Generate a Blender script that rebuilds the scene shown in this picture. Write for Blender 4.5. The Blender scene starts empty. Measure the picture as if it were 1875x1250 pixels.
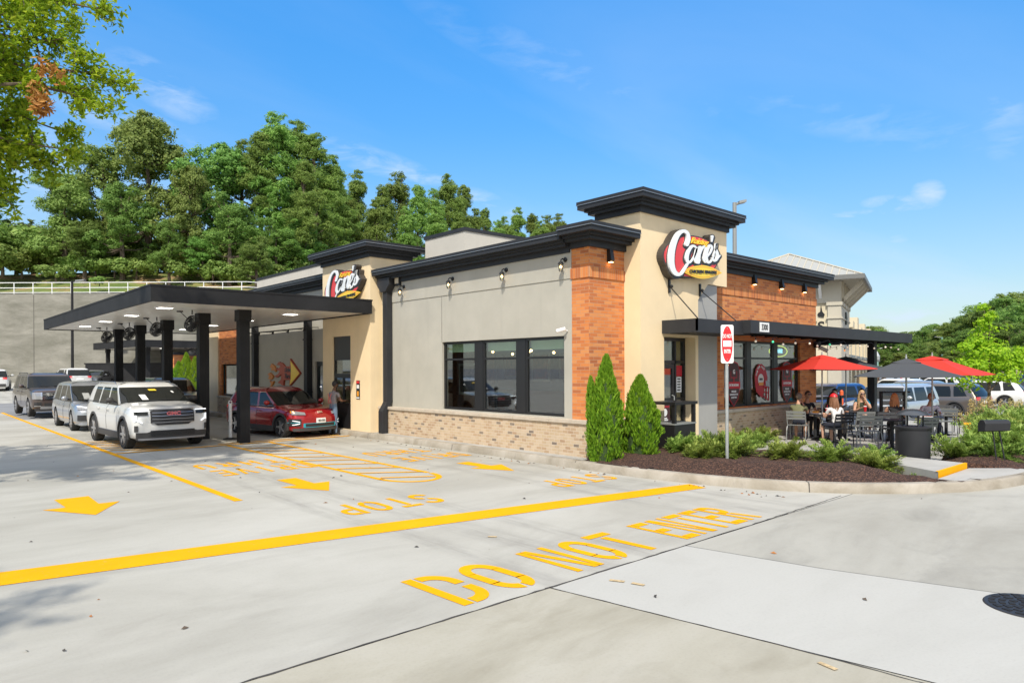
import bpy, bmesh, math, random
from mathutils import Vector, Matrix
R = math.radians
S = bpy.context.scene
COL = S.collection
# ---------------------------------------------------------------- camera
YAW = R(47.8)
FW = Vector((math.cos(YAW), math.sin(YAW), 0)); RT = Vector((math.sin(YAW), -math.cos(YAW), 0)); UP = Vector((0, 0, 1))
_c, _s = math.cos(R(-0.25)), math.sin(R(-0.25))
cr = RT*_c + UP*_s; cu = UP*_c - RT*_s
cam_d = bpy.data.cameras.new('camera'); cam = bpy.data.objects.new('camera', cam_d); COL.objects.link(cam)
cam_d.sensor_width = 36; cam_d.lens = 1255.9/1875*36; cam_d.shift_y = 49.3/1875; cam_d.clip_end = 2000
m = Matrix((cr, cu, -FW)).transposed().to_4x4(); m.translation = Vector((0, 0, 2.0)); cam.matrix_world = m
S.camera = cam
# ---------------------------------------------------------------- light
SUN = Vector((-.68, -.56, 1.0)).normalized()
sl = bpy.data.lights.new('sun', 'SUN'); sl.energy = 3.4; sl.angle = R(0.9); sl.color = (1, .935, .82)
so = bpy.data.objects.new('sun', sl); COL.objects.link(so); so.rotation_euler = SUN.to_track_quat('Z', 'Y').to_euler()
S.view_settings.view_transform = 'Standard'; S.view_settings.look = 'None'
S.view_settings.exposure = 0.46; S.view_settings.gamma = 1
W = bpy.data.worlds.new('World'); S.world = W; W.use_nodes = True
nt = W.node_tree; nt.nodes.clear()
def wn(t, **k):
    n = nt.nodes.new(t)
    for a, b in k.items(): setattr(n, a, b)
    return n
sky = wn('ShaderNodeTexSky', sky_type='NISHITA', sun_disc=False)
sky.sun_elevation = math.asin(SUN.z); sky.sun_rotation = math.atan2(SUN.x, SUN.y)
sky.air_density = 1.15; sky.dust_density = .35; sky.ozone_density = 3.2
bg = wn('ShaderNodeBackground'); bg.inputs[1].default_value = 0.15
out = wn('ShaderNodeOutputWorld')
tc = wn('ShaderNodeTexCoord'); sp = wn('ShaderNodeSeparateXYZ'); nt.links.new(tc.outputs['Generated'], sp.inputs[0])
def wm(op, a, b=None, clamp=False):
    n = wn('ShaderNodeMath', operation=op); n.use_clamp = clamp
    for i, v in enumerate((a, b)):
        if v is None: continue
        if hasattr(v, 'is_linked') or hasattr(v, 'node'): nt.links.new(v, n.inputs[i])
        else: n.inputs[i].default_value = v
    return n.outputs[0]
zz = wm('ADD', wm('MAXIMUM', sp.outputs[2], 0.0), .12)
cb = wn('ShaderNodeCombineXYZ'); nt.links.new(wm('DIVIDE', sp.outputs[0], zz), cb.inputs[0]); nt.links.new(wm('DIVIDE', sp.outputs[1], zz), cb.inputs[1])
mp = wn('ShaderNodeMapping'); nt.links.new(cb.outputs[0], mp.inputs[0]); mp.inputs['Rotation'].default_value = (0, 0, R(20)); mp.inputs['Scale'].default_value = (.55, 1.25, 1); mp.inputs['Location'].default_value = (3.1, 1.4, 0)
nz = wn('ShaderNodeTexNoise'); nz.inputs['Scale'].default_value = .62; nz.inputs['Detail'].default_value = 7; nz.inputs['Roughness'].default_value = .52; nz.inputs['Distortion'].default_value = .5
nt.links.new(mp.outputs[0], nz.inputs['Vector'])
n2 = wn('ShaderNodeTexNoise'); n2.inputs['Scale'].default_value = .23; n2.inputs['Detail'].default_value = 2; nt.links.new(mp.outputs[0], n2.inputs['Vector'])
az = wm('ARCTAN2', sp.outputs[0], sp.outputs[1])
def blob(px, py, wa, we, tilt, amp):
    u = px-937.5; v = 674.3-py; d = (FW*1255.9+RT*u+UP*v).normalized(); a0 = math.atan2(d.x, d.y)
    da = wm('SUBTRACT', az, a0); dz = wm('SUBTRACT', wm('SUBTRACT', sp.outputs[2], d.z), wm('MULTIPLY', da, tilt))
    q = wm('ADD', wm('POWER', wm('ABSOLUTE', wm('DIVIDE', da, wa)), 2.0), wm('POWER', wm('ABSOLUTE', wm('DIVIDE', dz, we)), 2.0))
    return wm('MULTIPLY', wm('SUBTRACT', 1.0, q, True), amp)
bl = None
for b_ in ((300, 160, .075, .030, -.35, .55), (260, 235, .16, .028, -.3, .45), (700, 300, .10, .022, -.25, .8), (770, 325, .05, .012, -.1, .9), (905, 378, .055, .020, -.35, 1.0), (20, 330, .10, .10, 0, .9), (40, 400, .1, .06, 0, .8), (1700, 357, .022, .018, 0, 1.0), (1650, 375, .05, .012, -.1, .8), (1572, 398, .055, .009, 0, .7), (1640, 455, .02, .02, .3, .5), (1612, 498, .035, .010, 0, 1.0), (1640, 585, .085, .020, 0, 1.0), (1840, 230, .03, .05, 0, .35), (1830, 545, .11, .02, 0, .55), (1050, 130, .25, .03, -.3, .22), (1600, 230, .2, .03, -.3, .22)):
    o_ = blob(*b_); bl = o_ if bl is None else wm('MAXIMUM', bl, o_)
nb = wn('ShaderNodeTexNoise'); nb.inputs['Scale'].default_value = 14; nb.inputs['Detail'].default_value = 7; nb.inputs['Roughness'].default_value = .6; nb.inputs['Distortion'].default_value = .4
mpb = wn('ShaderNodeMapping'); mpb.inputs['Scale'].default_value = (1, 1, 3.2); nt.links.new(tc.outputs['Generated'], mpb.inputs[0]); nt.links.new(mpb.outputs[0], nb.inputs['Vector'])
bl = wm('MULTIPLY', wm('POWER', bl, .8), wm('MULTIPLY', wm('SUBTRACT', nb.outputs[0], .36), 3.4, True), True)
cl = wm('MULTIPLY', wm('MULTIPLY', wm('SUBTRACT', nz.outputs[0], .485), 3.6, True), wm('MULTIPLY', wm('SUBTRACT', n2.outputs[0], .40), 4.5, True), True)
hz = wm('MULTIPLY', wm('SUBTRACT', 1.0, wm('MULTIPLY', sp.outputs[2], 3.0), True), .5, True)
hz = wm('POWER', hz, 1.3)
fac = wm('MULTIPLY', wm('MAXIMUM', wm('ADD', wm('MULTIPLY', cl, .45), hz, True), wm('MULTIPLY', bl, .85)), .92)
mx = wn('ShaderNodeMix', data_type='RGBA'); nt.links.new(fac, mx.inputs[0])
hs = wn('ShaderNodeHueSaturation'); hs.inputs['Saturation'].default_value = 1.36; hs.inputs['Value'].default_value = .84; nt.links.new(sky.outputs[0], hs.inputs['Color'])
gz = wm('ADD', wm('MULTIPLY', wm('MINIMUM', wm('MAXIMUM', sp.outputs[2], 0.0), .6), 2.0), .55)
vs_ = wn('ShaderNodeVectorMath', operation='SCALE'); nt.links.new(hs.outputs[0], vs_.inputs[0]); nt.links.new(gz, vs_.inputs[3])
nt.links.new(vs_.outputs[0], mx.inputs[6]); mx.inputs[7].default_value = (3.5, 4.2, 5.1, 1)
# added white cloud, unseen overhead and behind the viewer, for brighter neutral shadow fill
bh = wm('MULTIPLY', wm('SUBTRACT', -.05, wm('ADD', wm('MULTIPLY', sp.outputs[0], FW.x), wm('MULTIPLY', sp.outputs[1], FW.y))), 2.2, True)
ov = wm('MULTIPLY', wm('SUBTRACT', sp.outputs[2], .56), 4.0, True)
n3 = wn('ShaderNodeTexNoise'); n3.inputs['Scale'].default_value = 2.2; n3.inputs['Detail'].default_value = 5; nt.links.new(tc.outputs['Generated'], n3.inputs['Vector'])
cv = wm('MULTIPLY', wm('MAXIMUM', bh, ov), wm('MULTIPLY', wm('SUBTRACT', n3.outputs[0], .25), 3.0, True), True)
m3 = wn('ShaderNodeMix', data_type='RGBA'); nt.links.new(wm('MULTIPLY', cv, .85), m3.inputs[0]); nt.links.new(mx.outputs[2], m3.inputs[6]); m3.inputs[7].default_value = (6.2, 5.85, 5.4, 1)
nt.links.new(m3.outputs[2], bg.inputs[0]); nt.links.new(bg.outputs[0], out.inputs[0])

# ---------------------------------------------------------------- materials
class NT:
    def __init__(s, name):
        s.m = bpy.data.materials.new(name); s.m.use_nodes = True; s.t = s.m.node_tree
        s.b = s.t.nodes['Principled BSDF']; s.o = s.t.nodes['Material Output']
    def n(s, t, ins=None, **k):
        x = s.t.nodes.new(t)
        for a, b in k.items(): setattr(x, a, b)
        for a, b in (ins or {}).items(): s.put(x.inputs[a], b)
        return x
    def put(s, sock, v):
        if isinstance(v, bpy.types.NodeSocket): s.t.links.new(v, sock)
        elif isinstance(v, bpy.types.Node): s.t.links.new(v.outputs[0], sock)
        else: sock.default_value = v
    def m_(s, op, a, b=0.0, clamp=False):
        x = s.n('ShaderNodeMath', operation=op); x.use_clamp = clamp; s.put(x.inputs[0], a); s.put(x.inputs[1], b); return x.outputs[0]
    def mix(s, f, a, b):
        x = s.n('ShaderNodeMix', data_type='RGBA'); s.put(x.inputs[0], f); s.put(x.inputs[6], a); s.put(x.inputs[7], b); return x.outputs[2]
    def ramp(s, f, st):
        x = s.n('ShaderNodeValToRGB'); s.put(x.inputs[0], f); e = x.color_ramp.elements
        while len(e) < len(st): e.new(.5)
        for i, (p, c) in enumerate(st): e[i].position = p; e[i].color = c if len(c) == 4 else (*c, 1)
        return x.outputs[0]
    def pos(s): return s.n('ShaderNodeNewGeometry').outputs['Position']
    def obj(s): return s.n('ShaderNodeTexCoord').outputs['Object']
    def noise(s, v, sc, det=4, ro=.55, dist=0):
        return s.n('ShaderNodeTexNoise', {'Vector': v, 'Scale': sc, 'Detail': det, 'Roughness': ro, 'Distortion': dist}).outputs[0]
    def bump(s, h, st=.3, d=.02):
        x = s.n('ShaderNodeBump', {'Height': h, 'Strength': st, 'Distance': d}); s.put(s.b.inputs['Normal'], x.outputs[0])
def c4(c): return (*c, 1) if len(c) == 3 else c
def mat(name, col, rough=.6, metal=0, var=.0, scale=3, bump=0, bscale=60, coat=0, emis=None, es=1, world=True, spec=None):
    t = NT(name); t.b.inputs['Roughness'].default_value = rough; t.b.inputs['Metallic'].default_value = metal
    v = t.pos() if world else t.obj()
    if var:
        f = t.noise(v, scale, 5, .6)
        a = tuple(max(0, x*(1-var)) for x in col); b = tuple(min(1, x*(1+var)) for x in col)
        t.put(t.b.inputs['Base Color'], t.ramp(f, [(.3, a), (.7, b)]))
    else: t.b.inputs['Base Color'].default_value = c4(col)
    if bump: t.bump(t.noise(v, bscale, 3), bump, .01)
    if coat: t.b.inputs['Coat Weight'].default_value = coat; t.b.inputs['Coat Roughness'].default_value = .04
    if spec is not None: t.b.inputs['Specular IOR Level'].default_value = spec
    if emis: t.b.inputs['Emission Color'].default_value = c4(emis); t.b.inputs['Emission Strength'].default_value = es
    return t.m
def brick_mat(name, axis, bw, bh, cols, mortar, mw=.008, rough=.85, vert=False, streak=.15):
    t = NT(name); g = t.pos(); s = t.n('ShaderNodeSeparateXYZ', {0: g}); u = s.outputs[axis]; w = s.outputs[2]
    if vert: u, w, bw, bh = w, u, bw, bh
    if vert:
        cellv = t.m_('DIVIDE', w, bh); row = t.m_('FLOOR', cellv); fv = t.m_('FRACT', cellv); col_ = t.m_('MULTIPLY', row, 0.0); fu = t.m_('ADD', col_, .5)
    else:
        cv = t.m_('DIVIDE', w, bh); row = t.m_('FLOOR', cv); fv = t.m_('FRACT', cv)
        cuu = t.m_('ADD', t.m_('DIVIDE', u, bw), t.m_('MULTIPLY', t.m_('MODULO', t.m_('ADD', row, 100.0), 2.0), .5)); col_ = t.m_('FLOOR', cuu); fu = t.m_('FRACT', cuu)
    cmb = t.n('ShaderNodeCombineXYZ', {0: col_, 1: row})
    wnn = t.n('ShaderNodeTexWhiteNoise', {'Vector': cmb.outputs[0]}, noise_dimensions='2D')
    n = len(cols); base = t.ramp(wnn.outputs[0], [(i/n, c) for i, c in enumerate(cols)]); base.node.color_ramp.interpolation = 'CONSTANT'
    nn = t.noise(g, 9, 4); base = t.mix(t.m_('MULTIPLY', nn, streak*2), base, tuple(x*.55 for x in cols[0])+(1,))
    big = t.noise(g, .9, 3); base = t.mix(t.m_('MULTIPLY', t.m_('SUBTRACT', big, .45, True), .8), base, tuple(min(1, x*1.3) for x in cols[0])+(1,))
    e = lambda f, sz: t.m_('LESS_THAN', t.m_('MINIMUM', f, t.m_('SUBTRACT', 1.0, f)), mw/sz*.5*1.0)
    mk = t.m_('MAXIMUM', e(fv, bh), e(fu, bw) if not vert else 0.0)
    t.put(t.b.inputs['Base Color'], t.mix(mk, base, c4(mortar))); t.b.inputs['Roughness'].default_value = rough
    t.bump(t.m_('SUBTRACT', t.m_('MULTIPLY', t.noise(g, 40, 3), .4), mk), .5, .008)
    return t.m
def stucco(name, col, d=.07):
    t = NT(name); g = t.pos()
    f = t.noise(g, 1.3, 5, .6); sp_ = t.n('ShaderNodeSeparateXYZ', {0: g}); mp_ = t.n('ShaderNodeMapping', {0: g, 'Scale': (5, 5, .35)})
    st = t.noise(mp_.outputs[0], 1.0, 4)
    a = t.ramp(f, [(.3, tuple(x*(1-d) for x in col)), (.7, tuple(min(1, x*(1+d)) for x in col))])
    a = t.mix(t.m_('MULTIPLY', t.m_('SUBTRACT', st, .55, True), .9), a, tuple(x*.7 for x in col)+(1,))
    t.put(t.b.inputs['Base Color'], a); t.b.inputs['Roughness'].default_value = .9
    t.bump(t.noise(g, 140, 2), .35, .004); return t.m
def concrete(name, c1, c2, c3, amt=.5, sc=.35, speck=True, rough=.85, stain=(.2, .18, .15), tracks=False):
    t = NT(name); g = t.pos()
    mp_ = t.n('ShaderNodeMapping', {0: g, 'Scale': (.55, 1.2, 1), 'Rotation': (0, 0, R(38))})
    a = t.noise(mp_.outputs[0], sc, 8, .62, .6); b = t.noise(g, 2.6, 6, .65); c = t.noise(mp_.outputs[0], sc*2.3, 5, .6, 1.2)
    col = t.ramp(a, [(.36, c1), (.52, c2), (.66, c3)])
    col = t.mix(t.m_('MULTIPLY', t.m_('SUBTRACT', c, .52, True), 2.2*amt), col, c4(stain))
    col = t.mix(t.m_('MULTIPLY', t.m_('SUBTRACT', b, .5, True), .9*amt), col, tuple(x*.62 for x in c2)+(1,))
    if tracks:
        sx_ = t.n('ShaderNodeSeparateXYZ', {0: g}); wob = t.m_('ADD', sx_.outputs[0], t.m_('MULTIPLY', t.m_('SUBTRACT', t.noise(g, .25, 2), .5), .5)); msk = 0.0
        for xc, wd_ in ((4.55, .22), (6.05, .22), (8.35, .22), (9.75, .2), (5.3, .35), (9.05, .35)): msk = t.m_('MAXIMUM', msk, t.m_('SUBTRACT', 1.0, t.m_('DIVIDE', t.m_('ABSOLUTE', t.m_('SUBTRACT', wob, xc)), wd_), True))
        mt_ = t.n('ShaderNodeMapping', {0: g, 'Scale': (4, .5, 1)}); msk = t.m_('MULTIPLY', t.m_('POWER', msk, .7), t.m_('MULTIPLY', t.m_('SUBTRACT', t.noise(mt_.outputs[0], 1.5, 6, .7), .38, True), 1.5)); col = t.mix(msk, col, (.13, .12, .11, 1))
    fine = t.noise(g, 38, 4, .7); col = t.mix(t.m_('MULTIPLY', t.m_('SUBTRACT', fine, .5, True), .7), col, tuple(x*.5 for x in c2)+(1,))
    if speck:
        vo = t.n('ShaderNodeTexVoronoi', {'Vector': g, 'Scale': 1.7}); wh = t.n('ShaderNodeTexWhiteNoise', {'Vector': vo.outputs['Position']})
        rad = t.m_('MULTIPLY', t.m_('SUBTRACT', wh.outputs[0], .35, True), .055)
        spk = t.m_('LESS_THAN', vo.outputs['Distance'], rad); col = t.mix(t.m_('MULTIPLY', spk, .75), col, (.045, .042, .045, 1))
    t.put(t.b.inputs['Base Color'], col); t.b.inputs['Roughness'].default_value = rough; t.b.inputs['Specular IOR Level'].default_value = .3
    t.bump(fine, .25, .004); return t.m
def foliage(name, c1, c2, c3, trans=.35, obv=.25):
    t = NT(name); g = t.n('ShaderNodeNewGeometry'); oi = t.n('ShaderNodeObjectInfo')
    col = t.ramp(g.outputs['Random Per Island'], [(0, c1), (.55, c2), (1, c3)])
    big = t.noise(g.outputs['Position'], .45, 2)
    col = t.mix(t.m_('MULTIPLY', big, .55), col, c4(c2))
    h = t.n('ShaderNodeHueSaturation', {'Color': col, 'Hue': t.m_('ADD', t.m_('MULTIPLY', t.m_('SUBTRACT', oi.outputs['Random'], .5), .04), .5), 'Value': t.m_('ADD', t.m_('MULTIPLY', t.m_('SUBTRACT', oi.outputs['Random'], .5), obv*2), 1.0)})
    t.put(t.b.inputs['Base Color'], h.outputs[0]); t.b.inputs['Roughness'].default_value = .55; t.b.inputs['Specular IOR Level'].default_value = .3
    tr = t.n('ShaderNodeBsdfTranslucent', {'Color': h.outputs[0]}); ms = t.n('ShaderNodeMixShader', {0: trans, 1: t.b.outputs[0], 2: tr.outputs[0]})
    t.put(t.o.inputs[0], ms.outputs[0]); return t.m
def glass(name, tint=(.5, .53, .5), refl=.12, k=.9):
    t = NT(name); fr = t.m_('POWER', t.n('ShaderNodeLayerWeight', {'Blend': .5}).outputs['Facing'], 4.0); gl = t.n('ShaderNodeBsdfGlossy', {'Color': (.95, .97, 1, 1), 'Roughness': .0})
    tr = t.n('ShaderNodeBsdfTransparent', {'Color': c4(tint)})
    ms = t.n('ShaderNodeMixShader', {0: t.m_('ADD', t.m_('MULTIPLY', fr, k), refl, True), 1: tr.outputs[0], 2: gl.outputs[0]})
    t.put(t.o.inputs[0], ms.outputs[0]); return t.m

M = {}
M['tan'] = stucco('tan_stucco', (.80, .635, .40), .05)
M['grey'] = stucco('grey_stucco', (.42, .40, .34), .07)
M['pier_grey'] = stucco('pier_grey_stucco', (.34, .335, .315), .05)
M['pale'] = stucco('pale_stucco', (.50, .47, .41), .05)
oc = [(.62, .205, .055), (.65, .225, .06), (.56, .17, .045), (.67, .25, .07), (.58, .19, .05), (.40, .125, .045), (.46, .14, .045), (.66, .27, .09)]
mo = (.47, .28, .17)
M['brick_s'] = brick_mat('orange_brick_side', 1, .235, .070, oc, mo); M['brick_f'] = brick_mat('orange_brick_front', 0, .235, .070, oc, mo)
M['sold_s'] = brick_mat('soldier_brick_side', 1, .082, .07, oc, mo, vert=True); M['sold_f'] = brick_mat('soldier_brick_front', 0, .082, .07, oc, mo, vert=True)
sc_ = [(.56, .42, .27), (.60, .46, .31), (.52, .38, .24), (.60, .47, .33), (.40, .255, .155), (.55, .42, .28), (.48, .33, .21), (.59, .46, .32), (.57, .43, .28), (.17, .14, .12), (.54, .40, .26), (.46, .31, .19)]
M['mos_s'] = brick_mat('tumbled_brick_side', 1, .16, .068, sc_, (.58, .48, .36), .012, streak=.22); M['mos_f'] = brick_mat('tumbled_brick_front', 0, .16, .068, sc_, (.58, .48, .36), .012, streak=.22)
M['ledge'] = mat('limestone_ledge', (.50, .43, .34), .8, var=.12, scale=6, bump=.2)
M['blk'] = mat('black_metal_trim', (.030, .031, .034), .5, .0, var=.15, scale=2, bump=.05, bscale=30, spec=.25)
M['blk2'] = mat('charcoal_steel', (.021, .021, .022), .65, 0, var=.25, scale=1.4, bump=.1, bscale=20, spec=.22)
M['frame'] = mat('dark_window_frame', (.014, .014, .015), .35)
M['line'] = mat('flashing_edge', (.30, .31, .32), .35, .6)
M['soffit'] = mat('white_soffit', (.72, .69, .63), .32, var=.04)
M['conc'] = concrete('lot_concrete', (.34, .325, .28), (.415, .40, .35), (.455, .44, .39), .5, tracks=True)
M['conc_tan'] = concrete('tan_slab_concrete', (.31, .285, .22), (.385, .36, .29), (.43, .405, .34), .7, .5, stain=(.19, .165, .11))
M['conc_new'] = concrete('pale_slab_concrete', (.40, .39, .35), (.435, .425, .385), (.46, .45, .41), .3, .3)
M['conc_old'] = concrete('grey_slab_concrete', (.31, .295, .25), (.385, .37, .32), (.435, .42, .37), .8, .33, stain=(.15, .145, .13))
M['kerb'] = concrete('kerb_concrete', (.27, .235, .18), (.37, .33, .27), (.43, .39, .33), .75, 1.2, speck=False)
M['walk'] = concrete('walk_concrete', (.33, .32, .295), (.40, .39, .36), (.44, .43, .40), .4, .8, speck=False)
M['asph'] = concrete('asphalt', (.19, .19, .19), (.235, .235, .235), (.28, .28, .275), .25, .2)
M['joint'] = mat('dark_joint', (.06, .055, .05), .9)
M['yel'] = None
t = NT('yellow_paint'); g = t.pos(); f = t.noise(g, 22, 5, .7); f2 = t.noise(g, 1.3, 3)
col = t.ramp(f2, [(.3, (.74, .34, .0)), (.7, (.82, .39, .0))]); col = t.mix(t.m_('MULTIPLY', t.m_('SUBTRACT', f, .60, True), 3.2), col, (.45, .38, .24, 1))
t.put(t.b.inputs['Base Color'], col); t.b.inputs['Roughness'].default_value = .8; t.b.inputs['Specular IOR Level'].default_value = .15; M['yel'] = t.m
M['yel_faint'] = mat('faded_yellow_paint', (.50, .38, .22), .9, var=.3, scale=40, spec=.1)
M['wallc'] = None
t = NT('retaining_wall_concrete'); g = t.pos(); mp_ = t.n('ShaderNodeMapping', {0: g, 'Scale': (.25, .25, .9)}); a = t.noise(mp_.outputs[0], 1.1, 8, .7, .3)
mp2 = t.n('ShaderNodeMapping', {0: g, 'Scale': (1.2, 1.2, .06)}); b = t.noise(mp2.outputs[0], 1.2, 5)
col = t.ramp(a, [(.35, (.16, .155, .125)), (.55, (.235, .225, .19)), (.7, (.30, .285, .245))]); col = t.mix(t.m_('MULTIPLY', t.m_('SUBTRACT', b, .5, True), 1.6), col, (.17, .165, .14, 1))
t.put(t.b.inputs['Base Color'], col); t.b.inputs['Roughness'].default_value = .9; t.bump(t.noise(g, 2, 5), .6, .1); M['wallc'] = t.m
t = NT('bark_mulch'); g = t.pos(); mp_ = t.n('ShaderNodeMapping', {0: g, 'Scale': (1, 1.6, 1), 'Rotation': (0, 0, R(30))})
f = t.n('ShaderNodeTexVoronoi', {'Vector': mp_.outputs[0], 'Scale': 34}); 
t.put(t.b.inputs['Base Color'], t.ramp(t.n('ShaderNodeTexWhiteNoise', {'Vector': f.outputs['Position']}).outputs[0], [(0, (.030, .014, .009)), (.6, (.075, .035, .022)), (1, (.18, .09, .055))]))
t.b.inputs['Roughness'].default_value = .95; t.bump(t.m_('ADD', f.outputs['Distance'], t.noise(g, 60, 3)), 1.0, .03); M['mulch'] = t.m
t = NT('bank_soil'); g = t.pos(); f = t.noise(g, .22, 6, .7, .5); 
t.put(t.b.inputs['Base Color'], t.ramp(f, [(.40, (.10, .15, .03)), (.50, (.17, .20, .05)), (.58, (.33, .22, .11)), (.7, (.38, .24, .13))])); t.b.inputs['Roughness'].default_value = 1
t.bump(t.noise(g, 1.5, 5), 1, .3); M['soil'] = t.m
M['leafB'] = foliage('broad_leaf', (.15, .24, .055), (.25, .35, .08), (.38, .47, .13), .45)
M['leafD'] = foliage('dark_leaf', (.11, .21, .045), (.19, .32, .065), (.31, .44, .10), .45)
M['leafP'] = foliage('pine_needles', (.15, .25, .06), (.25, .37, .08), (.38, .50, .13), .45)
M['leafY'] = foliage('bright_leaf', (.22, .38, .015), (.38, .55, .02), (.60, .70, .05), .5, .05)
M['leafO'] = foliage('oak_leaf', (.20, .33, .02), (.36, .50, .03), (.62, .66, .05), .55, .05)
M['leafBr'] = foliage('dead_leaf', (.35, .13, .03), (.50, .22, .06), (.55, .30, .12), .3, .05)
M['leafJ'] = foliage('juniper', (.15, .24, .045), (.29, .40, .08), (.46, .56, .14), .4, .1)
M['leafA'] = foliage('arborvitae', (.10, .21, .015), (.20, .36, .02), (.34, .50, .04), .35, .05)
M['flow'] = foliage('hydrangea_bloom', (.50, .42, .14), (.62, .53, .22), (.62, .42, .24), .3, .05)
M['bark'] = mat('bark', (.12, .09, .065), .95, var=.4, scale=5, bump=.6, bscale=20)
M['rubber'] = mat('tyre_rubber', (.018, .018, .018), .8)
M['rim'] = mat('alloy_rim', (.42, .42, .43), .3, .8)
M['rimd'] = mat('dark_alloy', (.07, .07, .075), .35, .7)
M['chrome'] = mat('chrome', (.75, .76, .78), .15, 1)
M['plast'] = mat('black_plastic', (.022, .022, .024), .55)
M['white'] = mat('white_plastic', (.78, .78, .76), .5)
M['wpaint'] = mat('white_sign', (.80, .80, .78), .45)
M['red'] = mat('sign_red', (.62, .02, .025), .4)
M['galv'] = mat('galvanised_steel', (.42, .44, .43), .45, .5, var=.1, scale=10)
M['gsteel'] = mat('grey_powder_coat', (.27, .28, .27), .45, .2)
M['wintd'] = glass('window_glass', (.84, .88, .84), .13, .9)
M['carglass'] = glass('car_glass', (.22, .25, .24), .12, 1.0)
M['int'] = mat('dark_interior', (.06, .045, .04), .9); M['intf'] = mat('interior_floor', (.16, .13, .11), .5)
M['lampw'] = mat('warm_bulb', (1, .8, .5), .4, emis=(1, .62, .25), es=9)
M['lampc'] = mat('canopy_light_panel', (1, 1, .95), .4, emis=(1, .97, .88), es=4)

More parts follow.
